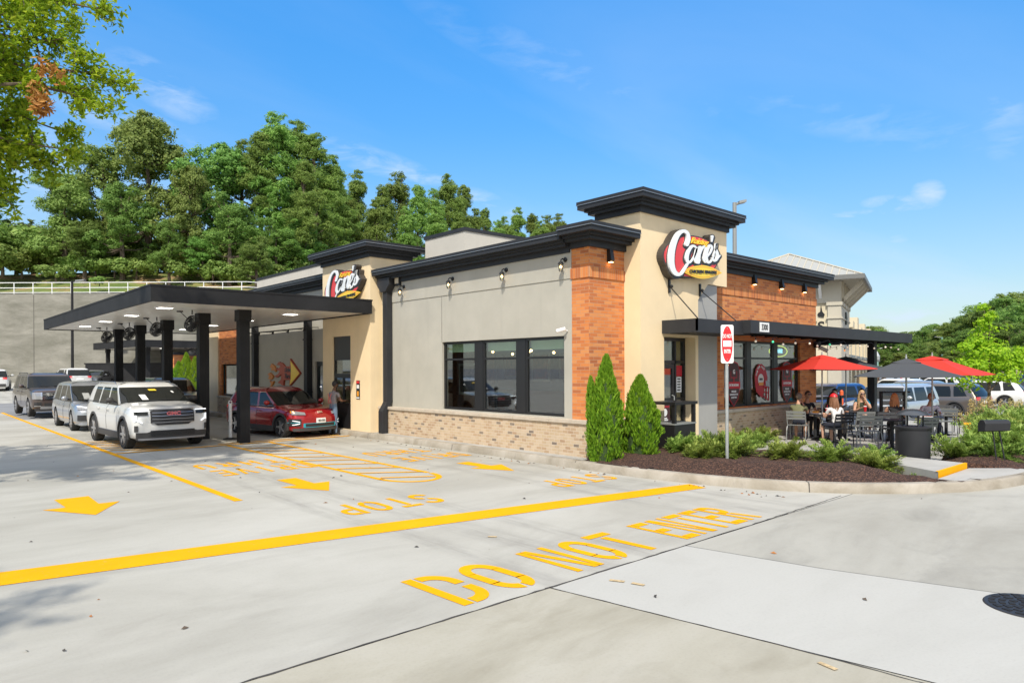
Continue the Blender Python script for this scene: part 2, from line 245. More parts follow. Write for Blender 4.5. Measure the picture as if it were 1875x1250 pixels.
# ---------------------------------------------------------------- object helpers
def tag(o, label=None, cat=None, group=None, kind=None):
    if label: o['label'] = label
    if cat: o['category'] = cat
    if group: o['group'] = group
    if kind: o['kind'] = kind
    return o
def empty(name, loc, rz=0, label=None, cat=None, group=None):
    o = bpy.data.objects.new(name, None); COL.objects.link(o); o.location = loc; o.rotation_euler = (0, 0, rz); o.empty_display_size = .1
    return tag(o, label, cat, group)
class MB:
    def __init__(s): s.v = []; s.f = []; s.mi = []; s.cur = 0
    def add(s, vs, fs, mi=None):
        b = len(s.v); s.v += [tuple(p) for p in vs]
        for f in fs: s.f.append([b+i for i in f]); s.mi.append(s.cur if mi is None else mi)
        return s
    def box(s, x0, x1, y0, y1, z0, z1, mi=None):
        return s.add([(x0,y0,z0),(x1,y0,z0),(x1,y1,z0),(x0,y1,z0),(x0,y0,z1),(x1,y0,z1),(x1,y1,z1),(x0,y1,z1)],
                     [(0,3,2,1),(4,5,6,7),(0,1,5,4),(1,2,6,5),(2,3,7,6),(3,0,4,7)], mi)
    def prism(s, pts, vec, mi=None):
        n = len(pts); vec = Vector(vec); p = [Vector(q) for q in pts]; nn = Vector((0,0,0))
        for i in range(n): nn += p[i].cross(p[(i+1) % n])
        if nn.dot(vec) > 0: p.reverse()
        return s.add(p+[q+vec for q in p], [list(range(n)), list(range(2*n-1, n-1, -1))]+[[(i+1) % n, i, n+i, n+(i+1) % n] for i in range(n)], mi)
    def tube(s, pts, rad, n=8, cap=True, mi=None):
        pts = [Vector(p) for p in pts]; L = len(pts); rs = rad if isinstance(rad, (list, tuple)) else [rad]*L
        vs = []; t0 = (pts[1]-pts[0]).normalized(); u = t0.orthogonal().normalized()
        for i, p in enumerate(pts):
            t = (pts[min(i+1, L-1)]-pts[max(i-1, 0)]).normalized(); u = (u-t*u.dot(t)); u = u.normalized() if u.length > 1e-6 else t.orthogonal().normalized(); w = t.cross(u)
            for k in range(n): a = 2*math.pi*k/n; vs.append(p+(u*math.cos(a)+w*math.sin(a))*rs[i])
        fs = [[i*n+k, i*n+(k+1) % n, (i+1)*n+(k+1) % n, (i+1)*n+k] for i in range(L-1) for k in range(n)]
        if cap: fs += [list(range(n-1, -1, -1)), [(L-1)*n+k for k in range(n)]]
        return s.add(vs, fs, mi)
    def lathe(s, prof, n=20, c=(0, 0, 0), ax='z', mi=None, cap=True):
        vs = []
        for r, h in prof:
            for k in range(n):
                a = 2*math.pi*k/n; x, y = r*math.cos(a), r*math.sin(a)
                vs.append((c[0]+x, c[1]+y, c[2]+h) if ax == 'z' else (c[0]+h, c[1]+x, c[2]+y) if ax == 'x' else (c[0]+y, c[1]+h, c[2]+x))
        L = len(prof); fs = [[i*n+k, i*n+(k+1) % n, (i+1)*n+(k+1) % n, (i+1)*n+k] for i in range(L-1) for k in range(n)]
        if cap and prof[0][0] > 1e-4: fs.append(list(range(n-1, -1, -1)))
        if cap and prof[-1][0] > 1e-4: fs.append([(L-1)*n+k for k in range(n)])
        return s.add(vs, fs, mi)
    def ball(s, c, r, n=10, mi=None, sc=(1, 1, 1)):
        prof = [(r*math.sin(math.pi*i/(n//2+1)), -r*math.cos(math.pi*i/(n//2+1))) for i in range(n//2+2)]
        b = len(s.v); s.lathe(prof, n, (0, 0, 0), mi=mi)
        for i in range(b, len(s.v)): x, y, z = s.v[i]; s.v[i] = (c[0]+x*sc[0], c[1]+y*sc[1], c[2]+z*sc[2])
        return s
    def xf(s, mtx, b=0):
        for i in range(b, len(s.v)): s.v[i] = tuple(mtx @ Vector(s.v[i]))
        return s
    def build(s, name, mats, parent=None, smooth=False, world=False, bevel=0, loc=None, weld=False):
        me = bpy.data.meshes.new(name); vs = s.v
        if parent is not None and world:
            mi_ = (Matrix.Translation(parent.location) @ Matrix.Rotation(parent.rotation_euler.z, 4, 'Z')).inverted(); vs = [mi_ @ Vector(p) for p in vs]
        if loc is not None: vs = [Vector(p)-Vector(loc) for p in vs]
        me.from_pydata([tuple(p) for p in vs], [], s.f)
        for mm in (mats if isinstance(mats, (list, tuple)) else [mats]): me.materials.append(mm)
        me.polygons.foreach_set('material_index', s.mi)
        if weld:
            bm = bmesh.new(); bm.from_mesh(me); bmesh.ops.remove_doubles(bm, verts=bm.verts, dist=1e-5); bmesh.ops.recalc_face_normals(bm, faces=bm.faces); bm.to_mesh(me); bm.free()
        if smooth: me.polygons.foreach_set('use_smooth', [True]*len(me.polygons))
        me.update(); o = bpy.data.objects.new(name, me); COL.objects.link(o)
        if parent is not None: o.parent = parent
        if loc is not None: o.location = loc
        if bevel:
            b = o.modifiers.new('bevel', 'BEVEL'); b.width = bevel; b.segments = 2; b.limit_method = 'ANGLE'
        if smooth and bevel == 0 and smooth != 'all':
            try: me.set_sharp_from_angle(angle=R(40))
            except Exception: pass
        return o
def B(*a, **k): return MB().box(*a, **k)
def copy_tree(o, parent=None, name=None):
    c = o.copy(); COL.objects.link(c)
    if parent is not None: c.parent = parent
    for ch in list(o.children): copy_tree(ch, c)
    return c
def struct(o): o['kind'] = 'structure'; return o
def text_mb(txt, size, mtx, depth=.002, align='CENTER', sx=1.0, bold=0, mi=None, mb=None, shear=0):
    cu_ = bpy.data.curves.new('t', 'FONT'); cu_.body = txt; cu_.size = size; cu_.align_x = align; cu_.align_y = 'CENTER'; cu_.extrude = depth/2; cu_.offset = bold; cu_.resolution_u = 3; cu_.shear = shear
    o = bpy.data.objects.new('t', cu_); COL.objects.link(o); dg = bpy.context.evaluated_depsgraph_get(); me = bpy.data.meshes.new_from_object(o.evaluated_get(dg))
    mb = mb or MB(); b = len(mb.v); mb.add([v.co for v in me.vertices], [list(p.vertices) for p in me.polygons], mi)
    mb.xf(mtx @ Matrix.Diagonal((sx, 1, 1, 1)), b); bpy.data.objects.remove(o); bpy.data.curves.remove(cu_); bpy.data.meshes.remove(me); return mb
def basis(o, x, y):  # matrix with local x,y axes and origin
    x = Vector(x).normalized(); y = Vector(y).normalized(); z = x.cross(y); m_ = Matrix((x, y, z)).transposed().to_4x4(); m_.translation = Vector(o); return m_
def pd(px, py, d):  # point seen at photo pixel at depth d, used for far background
    u = px-937.5; v = -(py-674.3); U = u*_c-v*_s; V = v*_c+u*_s
    return Vector((0, 0, 2))+FW*d+RT*(U/1255.9*d)+UP*(V/1255.9*d)
# ================================================================ GROUND
def sm(a, b, x): t = min(1, max(0, (x-a)/(b-a))); return t*t*(3-2*t)
def gh(x, y):
    d = x*FW.x+y*FW.y; l = x*RT.x+y*RT.y
    h = .032*max(0, d-34)*sm(4, -6, l-.0) if d < 70 else 1.15*sm(4, -6, l)
    h -= .35*sm(20, 27, x)*sm(-14, 2, l)
    return h
def grid(name, x0, x1, y0, y1, nx, ny, fn, mt):
    mb = MB(); vs = [(x0+(x1-x0)*i/nx, y0+(y1-y0)*j/ny) for j in range(ny+1) for i in range(nx+1)]
    mb.add([(x, y, fn(x, y)) for x, y in vs], [(j*(nx+1)+i, j*(nx+1)+i+1, (j+1)*(nx+1)+i+1, (j+1)*(nx+1)+i) for j in range(ny) for i in range(nx)])
    return mb.build(name, mt, smooth=True)
struct(grid('ground', -700, 900, -700, 900, 160, 160, lambda x, y: gh(x, y)-.03, M['asph']))
struct(grid('concrete_lot', -70, 16.0, 4.42, 90, 66, 66, lambda x, y: gh(x, y), M['conc']))
struct(grid('parking_road', 16.0, 160, -20, 90, 144, 110, lambda x, y: gh(x, y)-.008, M['asph']))
def slab(name, pts, z, mt): o = MB().add([(x, y, z) for x, y in pts], [list(range(len(pts)))]).build(name, mt); return struct(o)
slab('tan_slab', [(-60, -40), (4.95, -40), (4.95, 1.0), (4.72, 2.5), (4.45, 4.405), (-60, 4.405)], 0, M['conc_tan'])
slab('pale_slab', [(4.965, -40), (7.5, -40), (7.3, 1.4), (6.85, 3.0), (6.62, 4.405), (4.465, 4.405), (4.735, 2.5), (4.965, 1.0)], 0, M['conc_new'])
slab('grey_slab', [(7.51, -40), (60, -40), (60, 3.4), (16, 4.41), (6.632, 4.405), (6.862, 3.0), (7.31, 1.4)], 0, M['conc_old'])
mb = MB(); rj = random.Random(5)
def crack(pts, w, z=.004):
    for (a, b) in zip(pts, pts[1:]):
        a = Vector((*a, 0)); b = Vector((*b, 0)); n = int((b-a).length/.12)+1; d = (b-a).normalized(); q = Vector((-d.y, d.x, 0)); pr = None
        for i in range(n+1):
            p = a+(b-a)*i/n; ww = w*(.4+rj.random()*1.1); off = q*(rj.random()-.5)*w*.8; c = (p+off-q*ww/2, p+off+q*ww/2)
            if pr: mb.add([(pr[0].x, pr[0].y, z), (c[0].x, c[0].y, z), (c[1].x, c[1].y, z), (pr[1].x, pr[1].y, z)], [(0, 1, 2, 3)])
            pr = c
crack([(-20, 4.413), (1.5, 4.413), (4.4, 4.413), (8.1, 4.42), (10.95, 4.47)], .02)
crack([(4.45, 4.41), (4.73, 2.5), (4.83, 1.5), (4.96, 0), (5.0, -3)], .012)
struct(mb.build('concrete_joint', M['joint']))
# island: kerb, walk, mulch
outl = [(10.25, 34), (10.25, 21), (10.25, 17), (10.25, 12), (10.13, 9.3), (10.12, 8.2), (10.17, 7.3), (10.3, 6.5), (10.55, 5.65), (10.9, 4.95), (11.35, 4.33), (11.95, 3.78), (12.7, 3.27), (13.5, 2.95), (14.3, 2.78), (15.5, 2.66), (18, 2.6), (24, 2.9), (27, 3.3)]
def offs(pts, d):
    o = []
    for i, p in enumerate(pts):
        a = Vector(pts[max(i-1, 0)]); b = Vector(pts[min(i+1, len(pts)-1)]); t_ = (b-a).normalized(); o.append((p[0]-t_.y*d, p[1]+t_.x*d))
    return o
inn = offs(outl, .16); low = offs(outl, -.025); mb = MB(); n = len(outl)
prof = [[(*low[i], -.1) for i in range(n)], [(*low[i], .0) for i in range(n)], [(*outl[i], .12) for i in range(n)], [(*offs(outl, .03)[i], .15) for i in range(n)], [(*inn[i], .152) for i in range(n)], [(*inn[i], -.1) for i in range(n)]]
vs = [p for r in prof for p in r]; mb.add(vs, [(r*n+i, (r+1)*n+i, (r+1)*n+i+1, r*n+i+1)[::-1] for r in range(5) for i in range(n-1)])
struct(mb.build('kerb', M['kerb'], smooth=True))
mb = MB()
for (x, y, a) in ((10.14, 9.3, 0), (10.9, 4.95, .9), (10.25, 13.5, 0), (10.25, 17.5, 0), (14.3, 2.78, 1.5)):
    c = Vector((x, y)); q = Vector((math.cos(a*.8), math.sin(a*.8))) if a else Vector((1, 0)); t_ = Vector((-q.y, q.x))*.007
    pts = [(c-q*.03-t_), (c+q*.17-t_), (c+q*.17+t_), (c-q*.03+t_)]
    mb.add([(p.x, p.y, .1545) for p in pts]+[], [(0, 1, 2, 3)])
    mb.add([((c-q*.028-t_).x, (c-q*.028-t_).y, .0), ((c-q*.028+t_).x, (c-q*.028+t_).y, .0), ((c-q*.006+t_).x, (c-q*.006+t_).y, .14), ((c-q*.006-t_).x, (c-q*.006-t_).y, .14)], [(0, 1, 2, 3)])
struct(mb.build('kerb_joint', M['joint']))
struct(B(10.4, 10.82, 9.35, 34, -.1, .147).build('sidewalk', M['walk']))
patio = [(12.75, 9.3), (13.0, 8.2), (13.6, 7.35), (14.1, 6.75), (14.8, 5.9), (14.55, 5.2), (14.3, 4.75), (14.6, 4.2), (17.2, 4.75), (20, 5.2), (24.5, 6.2), (27.3, 6.9), (27.3, 12), (12.75, 12)]
def pip(x, y, P):
    c = False; j = len(P)-1
    for i in range(len(P)):
        if (P[i][1] > y) != (P[j][1] > y) and x < (P[j][0]-P[i][0])*(y-P[i][1])/(P[j][1]-P[i][1])+P[i][0]: c = not c
        j = i
    return c
def sd(x, y, P):
    best = 9; q = Vector((x, y))
    for i in range(len(P)):
        a = Vector(P[i]); b = Vector(P[(i+1) % len(P)]); ab = b-a; t_ = max(0, min(1, (q-a).dot(ab)/ab.length_squared)); best = min(best, (q-a-ab*t_).length)
    return -best if pip(x, y, P) else best
island = inn[4:]+[(27, 10), (12, 10), (10.45, 9.6)]
mb = MB(); step = .14; rm = random.Random(3); ids = {}
notch = [(12.6, 4.6), (12.7, 3.2), (15.2, 2.6), (15.0, 4.2), (14.5, 4.9)]
def mz(x, y):
    di = -sd(x, y, island); dp = min(sd(x, y, patio), sd(x, y, notch)+.20)
    if dp < 0: return -.12
    n_ = math.sin(x*3.1+y*1.7)*.02+math.sin(x*7.7-y*5.3)*.012+rm.random()*.018
    return .10+.16*sm(0, .8, di)*sm(-.05, .55, dp)+n_+.03
xs = [10.2+i*step for i in range(int(17.2/step))]; ys = [2.6+j*step for j in range(int(7.4/step))]
for j, y in enumerate(ys):
    for i, x in enumerate(xs): ids[i, j] = len(mb.v); mb.v.append((x, y, mz(x, y)))
for j in range(len(ys)-1):
    for i in range(len(xs)-1):
        if sd(xs[i]+step/2, ys[j]+step/2, island) < .04: mb.f.append([ids[i, j], ids[i+1, j], ids[i+1, j+1], ids[i, j+1]]); mb.mi.append(0)
struct(mb.build('mulch_bed', M['mulch'], smooth=True))
struct(MB().prism([(x, y, -.05) for x, y in patio], (0, 0, .11)).build('patio', M['walk']))
pad = [(12.92, 3.70), (14.45, 3.68), (14.62, 4.75), (14.2, 4.95), (13.55, 4.72)]
struct(MB().prism([(x, y, 0) for x, y in pad], (0, 0, .25)).build('step_pad', M['walk']))
MB().add([(12.91, 3.694, .10), (14.46, 3.674, .10), (14.46, 3.674, .252), (12.91, 3.694, .252), (12.93, 3.74, .254), (14.47, 3.72, .254)], [(0, 1, 2, 3), (3, 2, 5, 4)]).build('step_edge_paint', M['yel'])['kind'] = 'structure'
struct(MB().prism([(12.75, 3.66, 0), (12.80, 3.34, 0), (13.55, 3.08, 0), (14.35, 2.91, 0), (15.4, 2.80, 0), (14.5, 3.66, 0)], (0, 0, .156)).build('ramp_apron', M['walk']))
yk = [(21.6, 5.15), (23.2, 5.9), (25.4, 6.55), (26.6, 6.2), (27.4, 5.3)]
mb = MB()
for a, b in zip(yk, yk[1:]):
    a = Vector((*a, 0)); b = Vector((*b, 0)); q = (b-a).normalized(); q = Vector((q.y, -q.x, 0))*.16; mb.prism([a, b, b+q, a+q], (0, 0, .2))
struct(mb.build('yellow_kerb', M['yel']))
# painted markings
def flat(name, polys, z=.005, mt='yel'):
    mb = MB()
    for P in polys: mb.add([(x, y, z+gh(x, y)) for x, y in P], [list(range(len(P)))])
    o = mb.build(name, M[mt]); bm = bmesh.new(); bm.from_mesh(o.data)
    for f in bm.faces:
        if f.normal.z < 0: f.normal_flip()
    bm.to_mesh(o.data); bm.free(); return struct(o)
def ln(a, b, w): a = Vector(a); b = Vector(b); q = (b-a).normalized(); q = Vector((-q.y, q.x))*w/2; return [tuple(a-q), tuple(b-q), tuple(b+q), tuple(a+q)]
flat('stop_line', [[(-6, 8.7), (-6, 9.25), (.8, 8.45), (10.17, 6.69), (10.05, 6.29), (.75, 7.93)]])
flat('lane_line', [ln((3.93, y0), (3.93, y0+4), .13) for y0 in range(11, 47, 4)][:-1]+[ln((3.93, 10.55), (3.93, 11), .13)])
def arrow(cx, y0, y1, w=.98, wh=.46, lean=0):  # points to -y
    hy = y1+(y0-y1)*.52
    return [(cx-wh/2, y0), (cx+wh/2, y0), (cx+wh/2-.02, hy), (cx+w/2, hy), (cx, y1), (cx-w/2, hy), (cx-wh/2+.02, hy)]
flat('lane_arrow', [arrow(2.1, 12.6, 10.9), arrow(5.35, 12.05, 10.4, .9, .36), arrow(9.03, 11.55, 9.9, .82, .32)])
# stroke stencil letters in a unit cell 0..1 x 0..1
def arc(cx, cy, rx, ry, a0, a1, w, h, n=10):
    o = []; i = []
    for k in range(n+1):
        a = R(a0+(a1-a0)*k/n); o.append((cx+rx*math.cos(a), cy+ry*math.sin(a))); i.append((cx+(rx-w)*math.cos(a), cy+(ry-h)*math.sin(a)))
    return [[o[k], o[k+1], i[k+1], i[k]] for k in range(n)]
def rc(x0, x1, y0, y1): return [[(x0, y0), (x1, y0), (x1, y1), (x0, y1)]]
w_ = .26; h_ = .15
def para(x0, y0, x1, y1, w): return [[(x0, y0), (x0+w, y0), (x1+w, y1), (x1, y1)]]
LET = {'D': rc(0, w_, 0, 1)+arc(.42, .66, .58, .34, 90, 0, w_, h_)+rc(.74, 1, .56, .66)+rc(.74, 1, .34, .46)+arc(.42, .34, .58, .34, 0, -90, w_, h_)+rc(.33, .42, .85, 1)+rc(.33, .42, 0, .15),
 'O': arc(.5, .66, .5, .34, 175, 5, w_, h_)+rc(0, w_, .3, .69)+rc(.74, 1, .3, .69)+arc(.5, .34, .5, .34, -5, -83, w_, h_)+arc(.5, .34, .5, .34, -97, -175, w_, h_),
 'N': rc(0, .2, 0, 1)+rc(.8, 1, 0, 1)+para(.62, 0, .16, 1, .22),
 'T': rc(0, 1, .85, 1)+rc(.37, .63, 0, .80), 'E': rc(0, w_, 0, 1)+rc(w_+.05, 1, .85, 1)+rc(w_+.05, .85, .43, .58)+rc(w_+.05, 1, 0, .15),
 'R': rc(0, w_, 0, 1)+rc(.32, .55, .85, 1)+arc(.55, .74, .42, .26, 90, -90, w_, h_)+rc(.32, .55, .48, .62)+para(.72, 0, .45, .46, .26),
 'S': arc(.5, .74, .5, .26, 10, 180, w_, h_)+arc(.5, .74, .5, .26, 180, 262, w_, h_)+arc(.5, .26, .5, .28, 82, 0, w_, h_)+arc(.5, .26, .5, .26, 0, -170, w_, h_),
 'P': rc(0, w_, 0, 1)+rc(.32, .55, .85, 1)+arc(.55, .72, .42, .28, 90, -90, w_, h_)+rc(.32, .55, .44, .59), 'I': rc(.37, .63, 0, 1),
 'V': para(.4, 0, 0, 1, .22)+para(.38, 0, .78, 1, .22), 'H': rc(0, w_, 0, 1)+rc(.74, 1, 0, 1)+rc(.3, .7, .43, .58), 'U': rc(0, w_, .3, 1)+rc(.74, 1, .3, 1)+arc(.5, .34, .5, .34, -5, -175, w_, h_)}
def word(txt, o, dx, dy, lw, lh, gap):  # o origin baseline start, dx unit advance vec, dy unit up vec
    P = []; o = Vector(o); dx = Vector(dx); dy = Vector(dy); x = 0
    for c in txt:
        if c == ' ': x += lw*.75; continue
        for q in LET[c]: P.append([tuple(o+dx*(x+a*lw)+dy*(b*lh)) for a, b in q])
        x += lw+gap
    return P
flat('do_not_enter_lettering', word('DO', (3.58, 4.56), (1, 0), (-.04, 1), .43, .92, .12)+word('NOT', (5.0, 4.56), (1, 0), (-.02, 1), .40, .9, .12)+word('ENTER', (6.88, 4.56), (1, -.0), (0, 1), .30, .9, .07))
flat('stop_lettering', word('STOP', (6.28, 9.12), (-1, .045), (-.02, -1), .32, .78, .115)+word('STOP', (9.83, 8.62), (-1, .03), (-.02, -1), .28, .72, .11))
flat('drive_thru_lettering', word('DRIVE', (6.5, 13.95), (-1, .05), (0, -1), .29, .85, .1)+word('THRU', (6.35, 15.05), (-1, .05), (0, -1), .31, .75, .16)+word('DRIVE', (9.95, 13.15), (-1, .05), (0, -1), .25, .8, .1)+word('THRU', (9.75, 14.45), (-1, .05), (0, -1), .28, .8, .13))
# hatched nose between the lanes
ha = [ln((6.58, 18.4), (6.58, 10.75), .11), ln((7.72, 18.4), (7.68, 10.9), .11)]
ha += [[(7.13+.6*math.cos(R(a)), 10.8+.75*math.sin(R(a))), (7.13+.6*math.cos(R(a+12)), 10.8+.75*math.sin(R(a+12))), (7.13+.49*math.cos(R(a+12)), 10.8+.64*math.sin(R(a+12))), (7.13+.49*math.cos(R(a)), 10.8+.64*math.sin(R(a)))] for a in range(180, 360, 12)]
flat('hatch_outline', ha)
flat('hatch_stripes', [ln((6.63, y), (7.67, y-.72), .085) for y in [11.75+.82*i for i in range(0, 8)]]+[ln((6.66, 10.95), (7.5, 10.4), .085)], .009)
flat('lane_end_lines', [ln((4.0, 18.52), (10.2, 18.52), .13), ln((4.0, 20.9), (4.0, 20.9+.13), .13), ln((6.5, 18.9), (10.1, 18.95), .1)]+[ln((4.05, 19.4+.55*i), (5.1, 18.6+.55*i), .09) for i in range(6)], .0105)
flat('faint_marks', [ln((5.26, 6.24), (5.33, 6.16), .05), ln((5.02, 4.18), (5.08, 4.05), .05), ln((5.1, 3.98), (5.13, 3.86), .05), ln((4.65, 2.05), (4.62, 1.92), .04), ln((4.42, 1.75), (4.38, 1.6), .04)], .007, 'yel_faint')
# leaves / litter on the concrete
rl = random.Random(11); mb = MB()
for i in range(260):
    x = rl.uniform(-2, 13); y = rl.uniform(1, 22)
    if rl.random() < .6: x = 9.9+rl.random()*.35-.0*y; y = rl.uniform(5, 18)
    if sd(x, y, island+[]) < .3 or x > 10.08 and y > 7: continue
    a = rl.random()*6.28; s = rl.uniform(.012, .038); c, q = math.cos(a)*s, math.sin(a)*s
    mb.add([(x-c, y-q, .006), (x+q*.4, y-c*.4, .012+s*.3), (x+c, y+q, .007), (x-q*.4, y+c*.4, .006)], [(0, 1, 2, 3)], rl.randrange(3))
o = mb.build('leaf_litter', [M['leafBr'], M['bark'], M['joint']]); tag(o, 'scattered dry leaves on the concrete lot', 'leaf litter', None, 'stuff')
# manhole
mh = empty('manhole_cover', (7.02, 1.32, 0), .5, 'round dark cast iron manhole cover set in the pale concrete slab', 'manhole cover')
MB().lathe([(0, .012), (.30, .012), (.335, .010), (.345, .002)], 40).build('rim', M['plast'], mh)
mb = MB()
for r0 in (.05, .12, .19, .26):
    k = int(r0*60)+3
    for i in range(k):
        a = 2*math.pi*i/k; a2 = a+2*math.pi/k*.62
        mb.prism([((r0+.0)*math.cos(a), (r0)*math.sin(a), .012), ((r0+.045)*math.cos(a), (r0+.045)*math.sin(a), .012), ((r0+.045)*math.cos(a2), (r0+.045)*math.sin(a2), .012), (r0*math.cos(a2), r0*math.sin(a2), .012)], (0, 0, .006))
mb.build('cover_plate', M['blk2'], mh)

# ================================================================ RESTAURANT
RB = empty('restaurant_building', (10.8, 9.5, 0), 0, 'single storey fast food restaurant with tan entrance towers, orange brick corner and black cornices', 'restaurant')
def wb(name, mb, mt, parent=RB, **k):
    o = mb.build(name, mt, None, **k)
    if parent is not None:
        o.parent = parent; lo = parent.matrix_world.translation if False else Vector(parent.location)
        o.location = -lo if parent.type == 'EMPTY' else (0, 0, 0)
    return o
def sub(name, mb, mt, parent, **k):  # sub part of a building part (parent mesh carries the offset)
    o = mb.build(name, mt, None, **k); o.parent = parent; return o
# walls
mb = MB(); X0, X1 = 10.8, 11.0
mb.box(X0, X1, 10.0, 10.23, .1, 4.62); mb.box(X0, X1, 14.66, 17.62, .1, 4.62); mb.box(X0, X1, 10.23, 14.66, .1, .94); mb.box(X0, X1, 10.23, 14.66, 2.70, 4.62)
mbr = MB(); mbr.box(X0, X1, 20.56, 21.4, .1, 4.9); mbr.box(X0, X1, 21.4, 21.95, 2.26, 4.9); mbr.box(X0, X1, 21.95, 28.75, .1, 4.9)
wb('side_wall', mb, M['grey']); wb('rear_side_wall', mbr, M['grey']); wb('wall_band', B(10.782, 10.8, 10.0, 17.6, 3.92, 4.6), M['grey'])
wb('rear_wall', B(11.0, 21.3, 33.3, 33.5, 0, 5), M['grey']); wb('end_wall', B(21.1, 21.3, 9.75, 33.3, 0, 4.6), M['grey'])
wb('roof_deck', B(10.9, 21.3, 9.7, 33.3, 4.45, 4.55), M['pale'])
mb = MB(); mb.box(X0, X1, 28.75, 29.0, .8, 4.9).box(X0, X1, 30.95, 31.2, .8, 4.9).box(X0, X1, 29.0, 30.95, 2.24, 4.9); wb('brick_bay', mb, M['brick_s'])
wb('tan_bay', MB().box(10.74, 11.0, 31.2, 33.5, .1, 5.0), M['tan']); wb('tan_pilaster', B(10.7, 10.8, 28.6, 28.75, .1, 4.9), M['tan'])
# brick pier at the corner (two skins so that each keeps its bond)
wb('brick_pier', B(10.8, 11.0, 9.52, 10.0, .8, 4.62), M['brick_s']); wb('brick_pier', B(10.802, 11.95, 9.5, 9.7, .8, 4.62), M['brick_f'])
wb('soldier_course', B(10.775, 10.82, 9.50, 10.02, 3.90, 4.12), M['sold_s']); wb('soldier_course', B(10.777, 11.95, 9.475, 9.5, 3.90, 4.12), M['sold_f'])
mb = MB().box(15.03, 16.05, 9.5, 9.7, .8, 4.62).box(20.35, 21.45, 9.5, 9.7, .8, 4.62).box(16.05, 20.35, 9.5, 9.7, .8, .95).box(16.05, 20.35, 9.5, 9.7, 2.72, 4.62)
mb.box(15.03, 16.05, 9.7, 9.9, 4.0, 4.62); wb('brick_front', mb, M['brick_f']); wb('soldier_course', B(15.45, 21.47, 9.478, 9.5, 3.90, 4.12), M['sold_f'])
# tumbled brick base + ledge
wb('base_course', B(10.66, 10.8, 9.55, 17.6, .05, .835), M['mos_s']); wb('base_course', B(10.662, 11.95, 9.4, 9.55, .05, .835), M['mos_f']); wb('base_course', B(15.04, 21.5, 9.38, 9.52, .0, .835), M['mos_f'])
mb = MB(); y = 9.36
while y < 17.5: mb.box(10.62, 10.80, y, min(y+1.17, 17.58), .835, .915); y += 1.18
mb.box(10.83, 11.95, 9.36, 9.5, .835, .915); wb('ledge', mb, M['ledge'], bevel=.006); mb = MB(); x = 15.04
while x < 21.5: mb.box(x, min(x+1.17, 21.56), 9.33, 9.5, .835, .915); x += 1.18
wb('wall_joint', B(10.796, 10.7985, 14.655, 14.665, 2.7, 3.9), M['joint']); wb('ledge', mb, M['ledge'], bevel=.006); wb('base_course', B(10.68, 10.8, 28.9, 31.1, .05, .8), M['mos_s']); wb('ledge', B(10.64, 10.8, 28.9, 31.1, .8, .87), M['ledge'])
# entrance tower
P = [(11.95, 0), (12.8, 0), (12.8, 2.7), (14.05, 2.7), (14.05, 0), (14.17, 0), (14.17, 3.60), (14.6, 4.0), (15.45, 4.0), (15.45, 5.37), (11.95, 5.37)]
wb('entrance_tower', MB().prism([(x, 9.06, z) for x, z in P], (0, 1.19, 0)), M['tan']); wb('grey_pier', MB().box(14.17, 15.03, 9.085, 10.2, 0, 3.99), M['pier_grey'])
# drive-thru tower
mb = MB().box(10.39, 11.8, 17.61, 18.78, 0, 5.33).box(10.39, 11.8, 19.92, 20.57, 0, 5.33).box(10.39, 11.8, 18.78, 19.92, 3.02, 5.33).box(10.39, 11.8, 18.78, 19.92, 0, .16)
wb('drive_thru_tower', mb, M['tan'])
def cornice(x0, x1, y0, y1, zt, L=1, Rr=1, F=1, Bk=1, sc=1.0, name='cornice'):
    mb = MB()
    def lay(o, a, b, mi=0): mb.box(x0-o*L*sc, x1+o*Rr*sc, y0-o*F*sc, y1+o*Bk*sc, zt+a, zt+b, mi)
    lay(.05, -.42, -.30); lay(.16, -.30, -.235); lay(.22, -.235, -.18); lay(.33, -.18, -.085); lay(.352, -.085, -.072, 1); lay(.345, -.072, 0)
    return wb(name, mb, [M['blk'], M['line']])
cornice(11.95, 15.45, 9.06, 10.25, 5.77); cornice(10.39, 11.8, 17.61, 20.57, 5.70)
cornice(10.8, 11.2, 10.02, 17.62, 4.89, 1, 0, 0, 0, 1.1); cornice(10.8, 11.95, 9.5, 10.0, 4.955, 1, 0, 1, .0, 1.35)
cornice(15.45, 21.45, 9.5, 9.8, 4.88, 0, 1, 1, 0, 1.2); cornice(10.8, 11.2, 20.57, 33.4, 5.12, 1, 0, 0, 1, 1.0)
# gutter strip on the side eave
# rooftop screens
def screen(x0, x1, y0, y1, zt): wb('rooftop_screen', MB().box(x0, x1, y0, y1, 4.5, zt-.1), M['pale']); wb('screen_coping', B(x0-.03, x1+.03, y0-.03, y1+.03, zt-.1, zt), M['blk'])
screen(11.85, 16.5, 15.0, 16.9, 5.93); screen(12.5, 17, 24.6, 31.2, 6.17)
